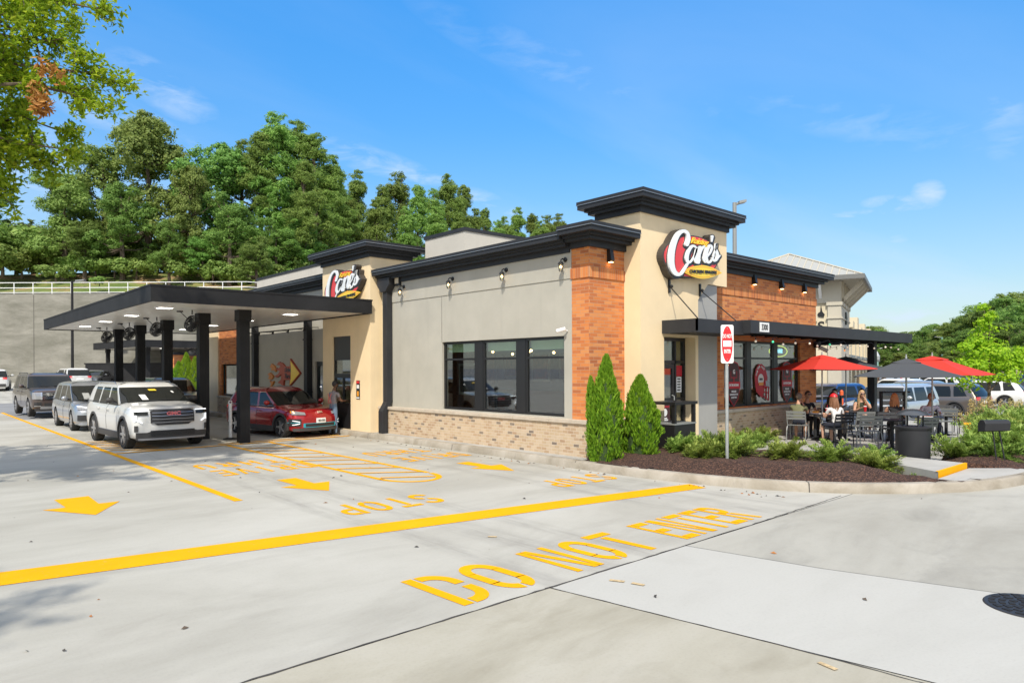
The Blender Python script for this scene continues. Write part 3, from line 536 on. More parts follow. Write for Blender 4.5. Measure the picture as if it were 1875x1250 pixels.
# windows
def window(x0, x1, z0, z1, plane, axis, tz, name='window', shade=True, parent=RB):
    # axis 's' -> wall at X=plane, spans Y x0..x1 ; 'f' -> wall at Y=plane, spans X
    f = .055; d0, d1 = plane, plane+.07
    def bx(mb, a0, a1, z0_, z1_, da=0, db=0): return mb.box(d0+da, d1+db, a0, a1, z0_, z1_) if axis == 's' else mb.box(a0, a1, d0+da, d1+db, z0_, z1_)
    mb = MB(); bx(mb, x0, x0+f, z0, z1); bx(mb, x1-f, x1, z0, z1); bx(mb, x0+f, x1-f, z0, z0+f); bx(mb, x0+f, x1-f, z1-f, z1); bx(mb, x0+f, x1-f, tz-.025, tz+.025)
    w = wb(name, mb, M['frame']); g = MB(); bx(g, x0+f*.8, x1-f*.8, z0+f*.8, tz, .03, -.03); bx(g, x0+f*.8, x1-f*.8, tz, z1-f*.8, .03, -.03); sub('pane', g, M['wintd'], w)
    if shade: s = MB(); bx(s, x0+f, x1-f, z1-.26, z1-f, .12, .07); sub('roller_shade', s, M['shade'], w)
    return w
M['shade'] = mat('green_roller_shade', (.42, .55, .38), .8)
for a, b in ((10.24, 11.5), (11.78, 13.04), (13.32, 14.65)): window(a, b, .95, 2.69, 10.86, 's', 2.24)
wb('mullion', B(10.85, 10.97, 11.5, 11.78, .95, 2.69), M['frame']); wb('mullion', B(10.85, 10.97, 13.04, 13.32, .95, 2.69), M['frame'])
for a, b in ((16.06, 17.28), (17.5, 18.8), (19.02, 20.34)): window(a, b, .95, 2.71, 9.56, 'f', 2.25, shade=False)
wb('mullion', B(17.28, 17.5, 9.55, 9.66, .95, 2.71), M['frame']); wb('mullion', B(18.8, 19.02, 9.55, 9.66, .95, 2.71), M['frame'])
window(29.02, 30.93, .9, 2.23, 10.88, 's', 2.2, shade=False)
# entrance door assembly
Yd = 9.34
mb = MB().box(12.8, 12.86, Yd, Yd+.1, .1, 2.7).box(13.98, 14.05, Yd, Yd+.1, .1, 2.7).box(12.86, 13.98, Yd, Yd+.1, 2.62, 2.7).box(12.86, 13.98, Yd, Yd+.1, 2.1, 2.17).box(13.62, 13.68, Yd, Yd+.1, .1, 2.62).box(13.68, 13.98, Yd, Yd+.1, 1.25, 1.3).box(13.68, 13.98, Yd, Yd+.1, .1, .22)
ef = wb('door_frame', mb, M['frame']); sub('pane', MB().box(13.68, 13.98, Yd+.04, Yd+.05, .2, 2.1).box(12.86, 13.62, Yd+.04, Yd+.05, 2.17, 2.62).box(13.68, 13.98, Yd+.04, Yd+.05, 2.17, 2.62), M['wintd'], ef)
mb = MB().box(12.87, 12.97, Yd+.01, Yd+.07, .12, 2.09).box(13.52, 13.61, Yd+.01, Yd+.07, .12, 2.09).box(12.97, 13.52, Yd+.01, Yd+.07, 1.98, 2.09).box(12.97, 13.52, Yd+.01, Yd+.07, .12, .32).box(12.97, 13.52, Yd+.012, Yd+.068, 1.2, 1.3)
dr = wb('door', mb, M['frame']); sub('pane', MB().box(12.96, 13.53, Yd+.03, Yd+.04, .3, 2.0), M['wintd'], dr); sub('handle', MB().tube([(13.5, Yd, 1.02), (13.5, Yd-.06, 1.04), (13.5, Yd-.06, 1.34), (13.5, Yd, 1.36)], .012), M['galv'], dr)
# drive-thru window
mb = MB().box(10.44, 10.5, 18.78, 19.92, 2.28, 3.02); wb('window_header_panel', mb, M['frame'])
mb = MB().box(10.44, 10.52, 18.78, 18.84, .16, 2.28).box(10.44, 10.52, 19.86, 19.92, .16, 2.28).box(10.44, 10.52, 18.84, 19.86, 1.72, 1.86).box(10.44, 10.52, 18.84, 19.86, .16, .95).box(10.44, 10.52, 19.33, 19.37, .95, 1.72)
w = wb('pickup_window', mb, M['frame']); sub('pane', B(10.47, 10.48, 18.84, 19.86, .95, 2.28), M['wintd'], w)
w = wb('side_door', B(10.86, 10.92, 21.4, 21.95, .1, 2.26), M['frame']); sub('pane', B(10.85, 10.86, 21.5, 21.85, .3, 2.1), M['wintd'], w)
wb('wall_recess', B(10.76, 10.8, 32.0, 33.2, 1.2, 3.0), M['pier_grey'])
# interior
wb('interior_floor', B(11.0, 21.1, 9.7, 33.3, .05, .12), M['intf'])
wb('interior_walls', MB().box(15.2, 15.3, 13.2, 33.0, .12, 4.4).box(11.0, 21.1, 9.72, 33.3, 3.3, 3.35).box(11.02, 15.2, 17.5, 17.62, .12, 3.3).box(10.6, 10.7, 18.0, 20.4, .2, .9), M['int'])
# collector box and downspout
mb = MB().prism([(10.55, 16.86, 4.62), (10.55, 17.5, 4.62), (10.55, 17.5, 4.42), (10.55, 17.3, 4.22), (10.55, 17.05, 4.22), (10.55, 16.86, 4.42)], (.24, 0, 0)).box(10.60, 10.79, 17.05, 17.27, 1.05, 4.24)
mb.prism([(10.60, 17.05, 1.05), (10.79, 17.05, 1.05), (10.62, 17.05, .78), (10.44, 17.05, .78)], (0, .22, 0)).box(10.44, 10.62, 17.05, 17.27, .15, .785)
wb('downspout', mb, M['blk'], bevel=.008)
# door canopy with tie rods
dc = wb('door_canopy', MB().box(12.72, 14.95, 8.16, 9.06, 2.76, 2.79).box(12.72, 12.76, 8.16, 9.06, 2.79, 3.05).box(12.72, 14.95, 8.16, 8.20, 2.79, 3.05).box(14.91, 14.95, 8.16, 9.06, 2.79, 3.05).box(12.76, 14.91, 8.2, 9.06, 2.95, 2.97), M['blk'])
for x, xe in ((12.98, 12.80), (14.22, 14.4)):
    sub('tie_rod', MB().tube([(x, 9.03, 3.83), (xe, 8.2, 3.06)], .013).box(x-.025, x+.025, 9.02, 9.06, 3.68, 3.98).ball((x+.0, 8.98, 3.82), .04, 8), M['frame'], dc)
# patio canopy
pc = wb('patio_canopy', MB().box(14.62, 25.25, 7.97, 8.02, 2.79, 3.09).box(14.62, 14.67, 8.02, 9.06, 2.79, 3.09).box(25.2, 25.25, 8.02, 11.2, 2.79, 3.09).box(21.6, 25.2, 11.15, 11.2, 2.79, 3.09).box(14.67, 21.5, 8.02, 9.48, 3.0, 3.04).box(21.5, 25.2, 8.02, 11.15, 3.0, 3.04), M['blk'])
mb = MB()
for i in range(14): mb.box(15.2+i*.74, 15.26+i*.74, 8.02, 9.48, 2.84, 3.0)
sub('beam', mb, M['blk2'], pc); sub('post', MB().box(23.2, 23.42, 8.42, 8.64, 0, 2.99).box(23.14, 23.48, 8.36, 8.70, .04, .09), M['blk'], pc)
mb = MB(); mb.box(15.02, 15.46, 7.955, 7.966, 2.83, 3.05); ns = sub('number_plate', mb, M['wpaint'], pc)
sub('numerals', text_mb('3300', .19, basis((15.24, 7.950, 2.935), (1, 0, 0), (0, 0, 1)), .004, sx=.8, bold=.004), M['plast'], pc)
mb = MB(); mb2 = MB(); rr = random.Random(8)
for yy in (8.1, 9.8):
    pts = []
    for i in range(0, 61):
        x = 15.0+i*(9.9/60); 
        if yy > 9.4 and x < 21.6: continue
        z = 2.74-.09*abs(math.sin(i*math.pi/6)); pts.append((x, yy+.05*math.sin(i), z))
    mb.tube(pts, .006, 4, mi=0)
    for p in pts[1::4]:
        k = rr.random(); mb.tube([p, (p[0], p[1], p[2]-.05)], .013, 6, mi=0); mb.ball((p[0], p[1], p[2]-.08), .03, 8, 1 if k < .88 else 2 if k < .94 else 3)
sl_ = mb.build('string_lights', [M['plast'], mat('clear_bulb', (.75, .68, .6), .2, emis=(1, .8, .55), es=.25), mat('orange_bulb', (.8, .25, .05), .3, emis=(1, .3, .05), es=.8), mat('green_bulb', (.05, .5, .3), .3, emis=(.1, .8, .4), es=.5)])
tag(sl_, 'string of small clear and coloured bulbs hanging under the patio canopy', 'string lights')
# ================================================================ DRIVE-THRU CANOPY
def canopy(loc, x1, y1, zb, zt, posts, lights, label, rz=0, z0=0):
    r = empty('drive_thru_canopy', loc, rz, label, 'canopy')
    MB().box(.02, x1-.02, .02, y1-.02, zb+.1, zt-.06).build('roof', M['blk2'], r)
    MB().box(0, x1, 0, .05, zb, zt).box(0, x1, y1-.05, y1, zb, zt).box(0, .05, .05, y1-.05, zb, zt).box(x1-.05, x1, .05, y1-.05, zb, zt).box(-.012, x1+.012, -.012, .05, zt-.035, zt+.01).box(-.012, .05, .05, y1, zt-.035, zt+.01).build('fascia', M['blk2'], r)
    mb = MB(); x = .06
    while x < x1-.06: w = min(.4, x1-.06-x); mb.box(x, x+w-.008, .06, y1-.06, zb+.03, zb+.06); x += .4
    mb.box(.06, x1-.06, .06, y1-.06, zb+.06, zb+.09); mb.build('soffit', M['soffit'], r)
    for px, py in posts:
        mb = MB().box(px-.135, px+.135, py-.135, py+.135, z0, zb+.03).box(px-.17, px+.17, py-.17, py+.17, zb-.28, zb+.029)
        for a in (-.075, 0, .075): mb.box(px+a-.004, px+a+.004, py-.139, py-.135, z0+.1, zb-.3); mb.box(px-.139, px-.135, py+a-.004, py+a+.004, z0+.1, zb-.3)
        mb.build('post', M['blk2'], r)
    for px, py in lights:
        f = MB().box(px-.2, px+.2, py-.2, py+.2, zb+.005, zb+.032).build('light', M['white'], r); MB().box(px-.16, px+.16, py-.16, py+.16, zb-.0, zb+.006).build('lens', M['lampc'], f)
    return r
CX, CY = 4.5, 17.47
canopy((CX, CY, 0), 5.87, 15.0, 3.6, 4.0, [(7.18-CX, 18.9-CY), (6.72-CX, 20.75-CY), (6.75-CX, 24.3-CY), (6.78-CX, 27.7-CY), (6.8-CX, 31.0-CY)],
       [(a-CX, b-CY) for a in (5.3, 8.72) for b in (19.3, 22.6, 25.9, 29.1)], 'large black flat roofed canopy on square posts over the drive-thru lanes')
canopy((13.7, 57.5, 0), 12, 10.5, 3.75, 4.3, [(1.3, 1.2), (5.2, 1.2), (9, 1.2), (.6, 8.6), (5, 8.6)], [(3, 3), (7, 3)], 'smaller black order point canopy standing farther back before the retaining wall', R(4), 0)
# fans
def fan(loc, rz, label, size=.25):
    r = empty('ceiling_fan_unit', loc, rz, label, 'fan', 'caged fans hanging under the canopy')
    mb = MB().tube([(0, 0, .05), (.0, -.0, -.12)], .02, 6)
    pts = [(size*1.02*math.cos(R(a)), 0, -.42+size*1.02*math.sin(R(a))) for a in range(0, 181, 15)]
    mb.tube(pts, .016, 6).tube([(-.55, .1, .05), (-.5, .08, -.05), (-.3, .04, -.18), (-.12, 0, -.3)], .012, 5).box(-.62, -.5, .02, .16, -.03, .06)
    mb.build('bracket', M['plast'], r)
    c = MB()
    for k in range(28):
        a = 2*math.pi*k/28; ca, sa = math.cos(a), math.sin(a)
        c.tube([(size*.2*ca, -.12, -.42+size*.2*sa), (size*.85*ca, -.11, -.42+size*.85*sa), (size*ca, -.04, -.42+size*sa), (size*ca, .05, -.42+size*sa), (size*.7*ca, .12, -.42+size*.7*sa), (0, .13, -.42)], .009, 3)
    for rr_, yy in ((1, -.04), (1, .05), (.6, -.115)): c.tube([(size*rr_*math.cos(R(a)), yy, -.42+size*rr_*math.sin(R(a))) for a in range(0, 361, 20)], .009, 4, cap=False)
    tilt = Matrix.Translation((0, 0, -.42)) @ Matrix.Rotation(R(-22), 4, 'X') @ Matrix.Translation((0, 0, .42)); c.xf(tilt); c.build('cage', M['plast'], r)
    b = MB().ball((0, 0, -.42), .07, 8)
    for k in range(3):
        a = R(120*k+20); q = [Vector((math.cos(a+t_)*rr_, .03*s_, math.sin(a+t_)*rr_-.42)) for t_, rr_, s_ in ((-.25, .06, -1), (-.5, .25, -1), (.35, .27, 1), (.25, .06, 1))]
        b.add(q, [(0, 1, 2, 3)]); b.add([p+Vector((0, .006, 0)) for p in q], [(3, 2, 1, 0)])
    b.xf(tilt); b.build('blades', M['plast'], r); r.scale = (.88,)*3; return r
for (y, l) in ((19.75, 'caged fan under the canopy nearest the white SUV and the front post'), (23.1, 'caged fan under the canopy between the second and third black posts'), (26.4, 'caged fan under the canopy between the third and fourth black posts'), (29.7, 'caged fan under the canopy at the far end beside the last post')):
    fan((6.12, y, 3.62), R(-60), l)
fan((17.9, 57.9, 3.75), R(-20), 'small caged fan hanging from the distant second canopy', .36)

# ================================================================ LOGO SIGNS
M['logo_w'] = mat('sign_white', (.80, .82, .82), .3, coat=.3); M['logo_r'] = mat('sign_face_red', (.68, .035, .035), .3, coat=.3); M['logo_k'] = mat('sign_black', (.02, .02, .028), .35, coat=.2)
M['logo_y'] = mat('sign_yellow', (.90, .62, .04), .35, coat=.2); M['logo_o'] = mat('sign_orange', (.85, .36, .04), .35); M['logo_side'] = mat('sign_can_side', (.05, .042, .036), .5)
def ribbon(pts, ws, z, th, ang=None, n=5):
    # catmull curve with round pen; returns list of polygons (2d quads + end discs)
    P = [Vector(p) for p in pts]; out_ = []
    def cr(p0, p1, p2, p3, t): return .5*((2*p1)+(p2-p0)*t+(2*p0-5*p1+4*p2-p3)*t*t+(3*p1-p0-3*p2+p3)*t**3)
    C = []; Wd = []
    for i in range(len(P)-1):
        a, b, c, d = P[max(i-1, 0)], P[i], P[i+1], P[min(i+2, len(P)-1)]
        for k in range(n): C.append(cr(a, b, c, d, k/n)); Wd.append(ws[i]+(ws[i+1]-ws[i])*k/n)
    C.append(P[-1]); Wd.append(ws[-1]); return C, Wd
def stroke(mb, pts, ws, z0, z1, grow=0, off=(0, 0), mi=0):
    C, Wd = ribbon(pts, ws, 0, 0); L = []; Rr_ = []; stroke.k += 1; z1 += .09*(stroke.k % 9)
    for i, p in enumerate(C):
        t_ = (C[min(i+1, len(C)-1)]-C[max(i-1, 0)]).normalized(); q = Vector((-t_.y, t_.x))*(Wd[i]/2+grow); p = p+Vector(off); L.append(p+q); Rr_.append(p-q)
    n = len(C)
    for (za, zb_) in ((z0, z1),):
        vs = [(p.x, p.y, zb_) for p in L]+[(p.x, p.y, zb_) for p in Rr_]+[(p.x, p.y, za) for p in L]+[(p.x, p.y, za) for p in Rr_]
        fs = []
        for i in range(n-1): fs += [(i, n+i, n+i+1, i+1), (i, i+1, 2*n+i+1, 2*n+i), (n+i+1, n+i, 3*n+i, 3*n+i+1)]
        mb.add(vs, fs, mi)
    for e in (0, -1):
        zb_ = z1+.04+.02*e; c = C[e]+Vector(off); rr_ = Wd[e]/2+grow; mb.add([(c.x+rr_*math.cos(k*math.pi/6), c.y+rr_*math.sin(k*math.pi/6), zb_) for k in range(12)]+[(c.x+rr_*math.cos(k*math.pi/6), c.y+rr_*math.sin(k*math.pi/6), za) for k in range(12)], [list(range(12))]+[(k, 12+k, 12+(k+1) % 12, (k+1) % 12) for k in range(12)], mi)
stroke.k = 0
# script strokes, traced in a 100 x 82 field (y up)
CAN = [([(44, 57), (47.5, 66), (45, 76), (36, 79), (26, 72), (18, 56), (14, 38), (15, 20), (22, 9), (32, 8), (41, 18), (46, 25)], [7.5, 7.5, 6.5, 6.5, 8, 9.5, 10.5, 10, 8, 5, 4, 3]),
       ([(60, 52), (53, 55), (46, 46), (43, 34), (46, 27), (52, 31), (58, 42), (61, 54), (58, 38), (58, 29), (62, 27), (66, 31)], [4, 6, 8, 8.5, 6, 4, 4, 5, 7.5, 7, 5, 3]),
       ([(66, 53), (63, 27)], [7, 7]), ([(64, 36), (69, 50), (74, 54), (76, 47), (73, 34), (75, 28), (79, 31)], [3, 5, 6.5, 7.5, 7.5, 6, 3]),
       ([(79, 37), (85, 45), (87, 53), (83, 56), (78, 47), (76.5, 35), (80, 27), (86, 30), (91, 39)], [3, 4, 5.5, 6.5, 8, 8, 6.5, 4.5, 3]),
       ([(89, 38), (94, 50), (95, 60), (93.5, 52), (97, 42), (96, 33), (91, 30), (87, 34)], [3, 4, 5, 5.5, 7.5, 7, 6, 4]), ([(97, 33), (102, 39)], [3.5, 3]),
       ([(87.5, 72), (86.5, 63)], [6.5, 2.5])]
CAN[0] = ([(17+(x-14)*.84, y) for x, y in CAN[0][0]], [w_*.9 for w_ in CAN[0][1]])
def logo(name, mtx, w, label):
    s = w/100.; r = empty(name, (0, 0, 0), 0, label, 'sign', 'oval brand signs on the tan towers')
    sh = Matrix.Identity(4); sh[1][0] = .18
    mt = mtx @ Matrix.Diagonal((s, s*.575, s, 1)) @ sh @ Matrix.Translation((-52, -42, 0))
    org = mtx.translation; r.location = org; T0 = Matrix.Translation(-Vector(org))
    D = .17/s
    def ell(cx, cy, rx, ry, n=48, rot=0): return [(cx+rx*math.cos(a)*math.cos(rot)-ry*math.sin(a)*math.sin(rot), cy+rx*math.cos(a)*math.sin(rot)+ry*math.sin(a)*math.cos(rot)) for a in [2*math.pi*k/n for k in range(n)]]
    def plate(mb, pts, z0, z1, mi=0): return mb.prism([(x, y, z0) for x, y in pts], (0, 0, z1-z0), mi)
    c = MB(); plate(c, ell(54, 37, 48.5, 36, rot=-.06), 0, D)
    for p, ws in CAN: stroke(c, p, ws, 0, D*1.02, 2.6, (1, -1.5))
    c.xf(T0 @ mt); c.build('sign_can', M['logo_side'], r)
    f = MB(); plate(f, ell(54, 37, 46.5, 34, rot=-.06), D, D*1.03); f.xf(T0 @ mt); f.build('face', M['logo_r'], r)
    k = MB()
    for p, ws in CAN: stroke(k, p, ws, D*1.0, D*1.05, .3, (1.4, -2.3))
    k.xf(T0 @ mt); k.build('letter_shadow', M['logo_k'], r)
    l = MB()
    for q_, (p, ws) in enumerate(CAN): stroke(l, p, [x_*(.95 if q_ == 0 else .70) for x_ in ws], D*1.0, D*1.19, 0)
    l.xf(T0 @ mt); l.build('lettering', M['logo_w'], r)
    y = text_mb('Raising', 14.5, mt @ Matrix.Translation((65, 62.5, D*1.16)) @ Matrix.Rotation(R(-7), 4, 'Z'), 1.0, sx=.74, bold=.1, shear=.3); y.xf(T0); y.build('lettering', M['logo_y'], r)
    b = MB(); lens = lambda cx, cy, rx, ry: [(cx+rx*u, cy+ry*(1-abs(u)**1.7)) for u in [i/12 for i in range(-12, 13)]]+[(cx-rx*u, cy-ry*(1-abs(u)**1.7)) for u in [i/12 for i in range(-11, 12)]]
    rot = Matrix.Translation((70, 10.5, 0)) @ Matrix.Rotation(R(-4), 4, 'Z')
    plate(b, lens(0, 0, 36, 11.6), D*1.04, D*1.22, 0); plate(b, lens(0, 0, 33.5, 9.8), D*1.22, D*1.235, 1); plate(b, lens(0, -.3, 29, 8.4), D*1.235, D*1.25, 2); b.xf(rot); b.xf(T0 @ mt); b.build('banner', [M['logo_y'], M['logo_o'], M['logo_y']], r)
    w1 = text_mb('CHICKEN FINGERS', 7.6, mt @ rot @ Matrix.Translation((0, -.2, D*1.30)), 1.0, sx=.76, bold=.16); w1.xf(T0); w1.build('lettering', M['logo_k'], r)
    return r
logo('brand_sign', basis((13.62, 9.06, 4.61), (1, 0, 0), (0, 0, 1)), 2.36, 'red oval script sign on the front of the tall entrance tower')
logo('brand_sign', basis((10.39, 19.05, 4.56), (0, -1, 0), (0, 0, 1)), 2.3, 'red oval script sign on the drive-thru tower partly hidden by the canopy')
# flaming arrow sign
a = empty('arrow_sign', (10.8, 24.5, 1.86), 0, 'flaming orange drive thru arrow sign on the wall behind the red crossover', 'sign')
def wy(pts, x, z0=0): return [(x, 24.5-u, 1.86+v) for u, v in pts]
body = [(1.57, 0), (.75, .62), (.72, .30), (.28, .30), (.05, .44), (-.22, .5), (-.42, .36), (-.2, .36), (-.08, .28), (-.3, .2), (-.5, .24), (-.4, .12), (-.15, .1), (-.3, -.05), (-.62, -.12), (-.44, -.2), (-.2, -.12), (.0, -.02), (-.05, -.28), (-.35, -.42), (-.1, -.46), (.15, -.56), (.2, -.3), (.7, -.28), (.66, -.58)]
body = [(u-.05, v*.85) for u, v in body]
MB().prism(wy(body, 10.8), (-.07, 0, 0)).build('panel', M['flame_r'] if 'flame_r' in M else mat('flame_red', (.42, .075, .03), .45), a, world=True)
MB().prism(wy([(1.47, 0), (.74, .45), (.80, .2), (.78, -.2), (.66, -.43)], 10.73), (-.012, 0, 0)).build('arrow_head', M['logo_y'], a, world=True)
for q in ([(-.7, .28), (-.95, .36), (-1.1, .2), (-.9, .2), (-1.0, .1), (-.75, .12), (-.6, .05), (-.55, .15)], [(-.85, -.08), (-1.1, .02), (-1.3, -.04), (-1.15, -.1), (-1.25, -.22), (-1.0, -.25), (-.8, -.15)], [(-.75, -.3), (-1.0, -.32), (-1.15, -.28), (-1.0, -.4), (-1.05, -.5), (-.85, -.42)]):
    MB().prism(wy(q, 10.8), (-.07, 0, 0)).build('flame', mat('flame_orange', (.62, .22, .04), .45) if 'fo' not in M else M['fo'], a, world=True); M['fo'] = bpy.data.materials['flame_orange']
mb = text_mb('Drive', .24, basis((10.722, 24.5-.52, 1.98), (0, -1, 0), (0, 0, 1)), .008, bold=.006, shear=.2); text_mb('Thru', .24, basis((10.722, 24.5-.46, 1.75), (0, -1, 0), (0, 0, 1)), .008, bold=.006, shear=.2, mb=mb)
mb.build('lettering', M['logo_k'], a, world=True)
# light bar above the arrow
lb = empty('light_bar', (10.3, 24.2, 3.4), 0, 'thin black spotlight bar above the flaming arrow sign', 'light bar')
mb = MB().tube([(10.32, 21.6, 3.38), (10.32, 26.9, 3.40)], .022, 6)
for i in range(5): y = 21.7+i*1.27; mb.tube([(10.8, y, 3.42), (10.32, y, 3.40)], .014, 5); mb.tube([(10.32, y, 3.4), (10.27, y, 3.28)], [.02, .045], 8)
mb.build('bar', M['plast'], lb, world=True)
for y, l in ((22.3, 'black vertical pipe on the grey wall between arrow sign and tan tower'), (26.93, 'black vertical pipe on the grey wall left of the flaming arrow')):
    p = empty('rain_pipe', (10.7, y, .1), 0, l, 'downspout'); MB().box(10.6, 10.8, y-.13, y+.13, .1, 4.3).build('pipe', M['blk'], p, world=True, bevel=.01); B(10.58, 10.8, y-.15, y+.15, 1.2, 1.25).build('strap', M['blk'], p, world=True); B(10.58, 10.8, y-.15, y+.15, 3.0, 3.05).build('strap', M['blk'], p, world=True)
# ================================================================ WALL LAMPS
def cage_lamp(y, z, label):
    r = empty('cage_wall_lamp', (10.782, y, z), 0, label, 'wall lamp', 'caged wall lamps on the grey side wall')
    MB().lathe([(.001, -.0), (.07, 0), (.07, -.03), (.03, -.05)], 14, ax='x').tube([(-.03, 0, 0), (-.13, 0, .02), (-.19, 0, -.02), (-.2, 0, -.08)], .02, 8).build('arm', M['frame'], r)
    MB().lathe([(.001, -.07), (.05, -.08), (.085, -.13), (.088, -.15), (.05, -.15)], 14, (-.2, 0, 0)).build('cap', M['frame'], r)
    c = MB()
    for k in range(8): q = R(45*k); c.tube([(-.2+.062*math.cos(q), .062*math.sin(q), -.15), (-.2+.064*math.cos(q), .064*math.sin(q), -.31), (-.2+.03*math.cos(q), .03*math.sin(q), -.365)], .0045, 4)
    for zz_ in (-.2, -.26, -.32): c.tube([(-.2+.064*math.cos(R(q)), .064*math.sin(R(q)), zz_) for q in range(0, 361, 30)], .0045, 4, cap=False)
    c.build('cage', M['frame'], r); MB().ball((-.2, 0, -.22), .032, 8, sc=(1, 1, 1.5)).build('bulb', M['lampw'], r)
    MB().lathe([(.05, -.15), (.052, -.3), (.02, -.345)], 12, (-.2, 0, 0)).build('glass_jar', M['wintd'], r); r.scale = (.74,)*3
for y, z, l in ((16.42, 4.32, 'caged wall lamp nearest the downspout on the grey wall'), (14.15, 4.32, 'second caged wall lamp from the downspout'), (12.07, 4.32, 'caged wall lamp above the middle window'), (10.16, 4.33, 'caged wall lamp beside the brick corner pier')): cage_lamp(y, z, l)
def sconce(x, label, dm=9.475):
    r = empty('wall_sconce', (x, dm, 4.26), 0, label, 'wall lamp', 'small black sconces on the brick front')
    MB().prism([(-.055, 0, .0), (-.055, -.08, 0), (-.055, -.13, .04), (-.055, -.09, .27), (-.055, 0, .29)], (.11, 0, 0)).build('housing', M['frame'], r, bevel=.006)
    MB().box(-.04, .04, -.10, -.03, -.008, .0).build('lens', M['lampw'], r)
for x, l in ((11.42, 'black sconce on the brick corner pier left of the entrance tower'), (17.54, 'black sconce on the brick front nearest the entrance tower'), (19.1, 'middle black sconce on the brick front above the patio canopy'), (20.55, 'black sconce nearest the right end of the brick front')): sconce(x, l, 9.5)
# floodlight box, camera
r = empty('wall_speaker', (10.78, 16.68, 4.5), 0, 'small square black edged floodlight under the eave by the downspout', 'floodlight')
B(10.70, 10.785, 16.56, 16.80, 4.37, 4.62).build('housing', M['frame'], r, world=True, bevel=.01); B(10.692, 10.70, 16.59, 16.77, 4.43, 4.6).build('lens', mat('warm_lens', (.62, .52, .36), .4), r, world=True)
r = empty('security_camera', (10.79, 10.12, 2.8), 0, 'white bullet security camera on the side wall by the brick pier', 'camera')
MB().tube([(0, 0, 0), (-.08, .0, .02), (-.12, .0, 0)], .018, 8).build('mount', M['white'], r); MB().tube([(-.09, -.03, .04), (-.2, .13, -.01)], .045, 12).build('body', M['white'], r); MB().tube([(-.199, .128, -.01), (-.204, .136, -.012)], .03, 10).build('lens', M['frame'], r)
r = empty('security_camera', (21.3, 9.42, 2.55), 0, 'white bullet security camera under the patio canopy at the brick end', 'camera')
MB().box(-.08, .08, -.1, .05, .05, .25).build('mount', M['frame'], r); MB().tube([(0, -.1, .06), (.1, -.3, -.06)], .06, 10).build('body', M['white'], r)
r = empty('hose_bib', (10.7, 17.35, 1.75), 0, 'small white utility box beside the black downspout', 'utility box'); B(10.74, 10.8, 17.33, 17.45, 1.35, 1.5).build('box', M['white'], r, world=True, bevel=.01)
r = empty('menu_poster', (10.385, 18.35, 1.35), 0, 'small red and white notice on the tan wall right of the pickup window', 'poster')
B(10.378, 10.39, 18.22, 18.42, 1.10, 1.66).build('panel', M['frame'], r, world=True); MB().box(10.374, 10.378, 18.235, 18.405, 1.57, 1.645, 0).box(10.374, 10.378, 18.235, 18.405, 1.12, 1.16, 1).box(10.374, 10.378, 18.27, 18.37, 1.19, 1.34, 2).box(10.374, 10.378, 18.25, 18.39, 1.42, 1.53, 1).build('print', [M['red'], M['wpaint'], M['logo_o']], r, world=True)
# ---------------- window graphics
def banner_sign(x, label):
    r = empty('window_decal', (x, 9.555, 1.0), 0, label, 'window decal', 'dark shield decals in the front windows')
    sh = [(x-.28, 1.95), (x-.2, 2.09), (x, 2.14), (x+.2, 2.09), (x+.28, 1.95), (x+.28, 1.35), (x+.2, 1.16), (x, .99), (x-.2, 1.16), (x-.28, 1.35)]
    MB().prism([(a_, 9.556, b_) for a_, b_ in [(x+(p-x)*1.08, 1.55+(q-1.55)*1.05) for p, q in sh]], (0, -.002, 0)).build('border', M['decal_r'], r, world=True)
    MB().prism([(a_, 9.553, b_) for a_, b_ in sh], (0, -.002, 0)).build('panel', M['decal_k'], r, world=True)
    MB().box(x-.32, x+.32, 9.546, 9.549, 1.44, 1.62).box(x-.02, x+.02, 9.547, 9.549, 1.62, 1.72).box(x-.16, x+.16, 9.547, 9.549, 1.72, 1.74).box(x-.16, x-.14, 9.547, 9.549, 1.74, 1.9).box(x+.14, x+.16, 9.547, 9.549, 1.74, 1.9).build('band', M['decal_r'], r, world=True)
    mb = text_mb('ONE TIME SAUCEGANG', .085, basis((x, 9.544, 1.53), (1, 0, 0), (0, 0, 1)), .002, sx=.52, bold=.003); mb = text_mb('PROUD', .07, basis((x, 9.549, 1.36), (1, 0, 0), (0, 0, 1)), .002, mb=mb, bold=.003)
    text_mb('SUPPORTER OF THE', .055, basis((x, 9.549, 1.28), (1, 0, 0), (0, 0, 1)), .002, mb=mb, sx=.8, bold=.003); text_mb('HOME TEAM', .06, basis((x, 9.549, 1.20), (1, 0, 0), (0, 0, 1)), .002, mb=mb, sx=.8, bold=.003)
    text_mb('G', .15, basis((x, 9.543, 1.88), (1, 0, 0), (0, 0, 1)), .002, mb=mb, bold=.006)
    mb.build('lettering', M['wpaint'], r, world=True); MB().lathe([(0, 0), (.12, 0), (.12, .003)], 24, (x, 9.546, 1.88), 'y').build('emblem', M['decal_k'], r, world=True)
M['decal_r'] = mat('decal_red', (.50, .015, .03), .5); M['decal_k'] = mat('decal_dark', (.06, .022, .025), .4)
banner_sign(16.62, 'dark red edged shield decal in the window behind the do not enter sign'); banner_sign(19.62, 'dark red edged shield decal in the right front window')
r = empty('window_decal', (18.15, 9.555, 1.1), 0, 'red football helmet decal in the middle front window', 'window decal')
hp = [(-.42, 1.75), (-.36, 1.95), (-.2, 2.08), (0, 2.1), (.18, 2.02), (.3, 1.85), (.36, 1.72), (.35, 1.62), (.2, 1.62), (.16, 1.5), (.17, 1.36), (.10, 1.26), (.02, 1.14), (-.1, 1.2), (-.32, 1.32), (-.4, 1.5)]
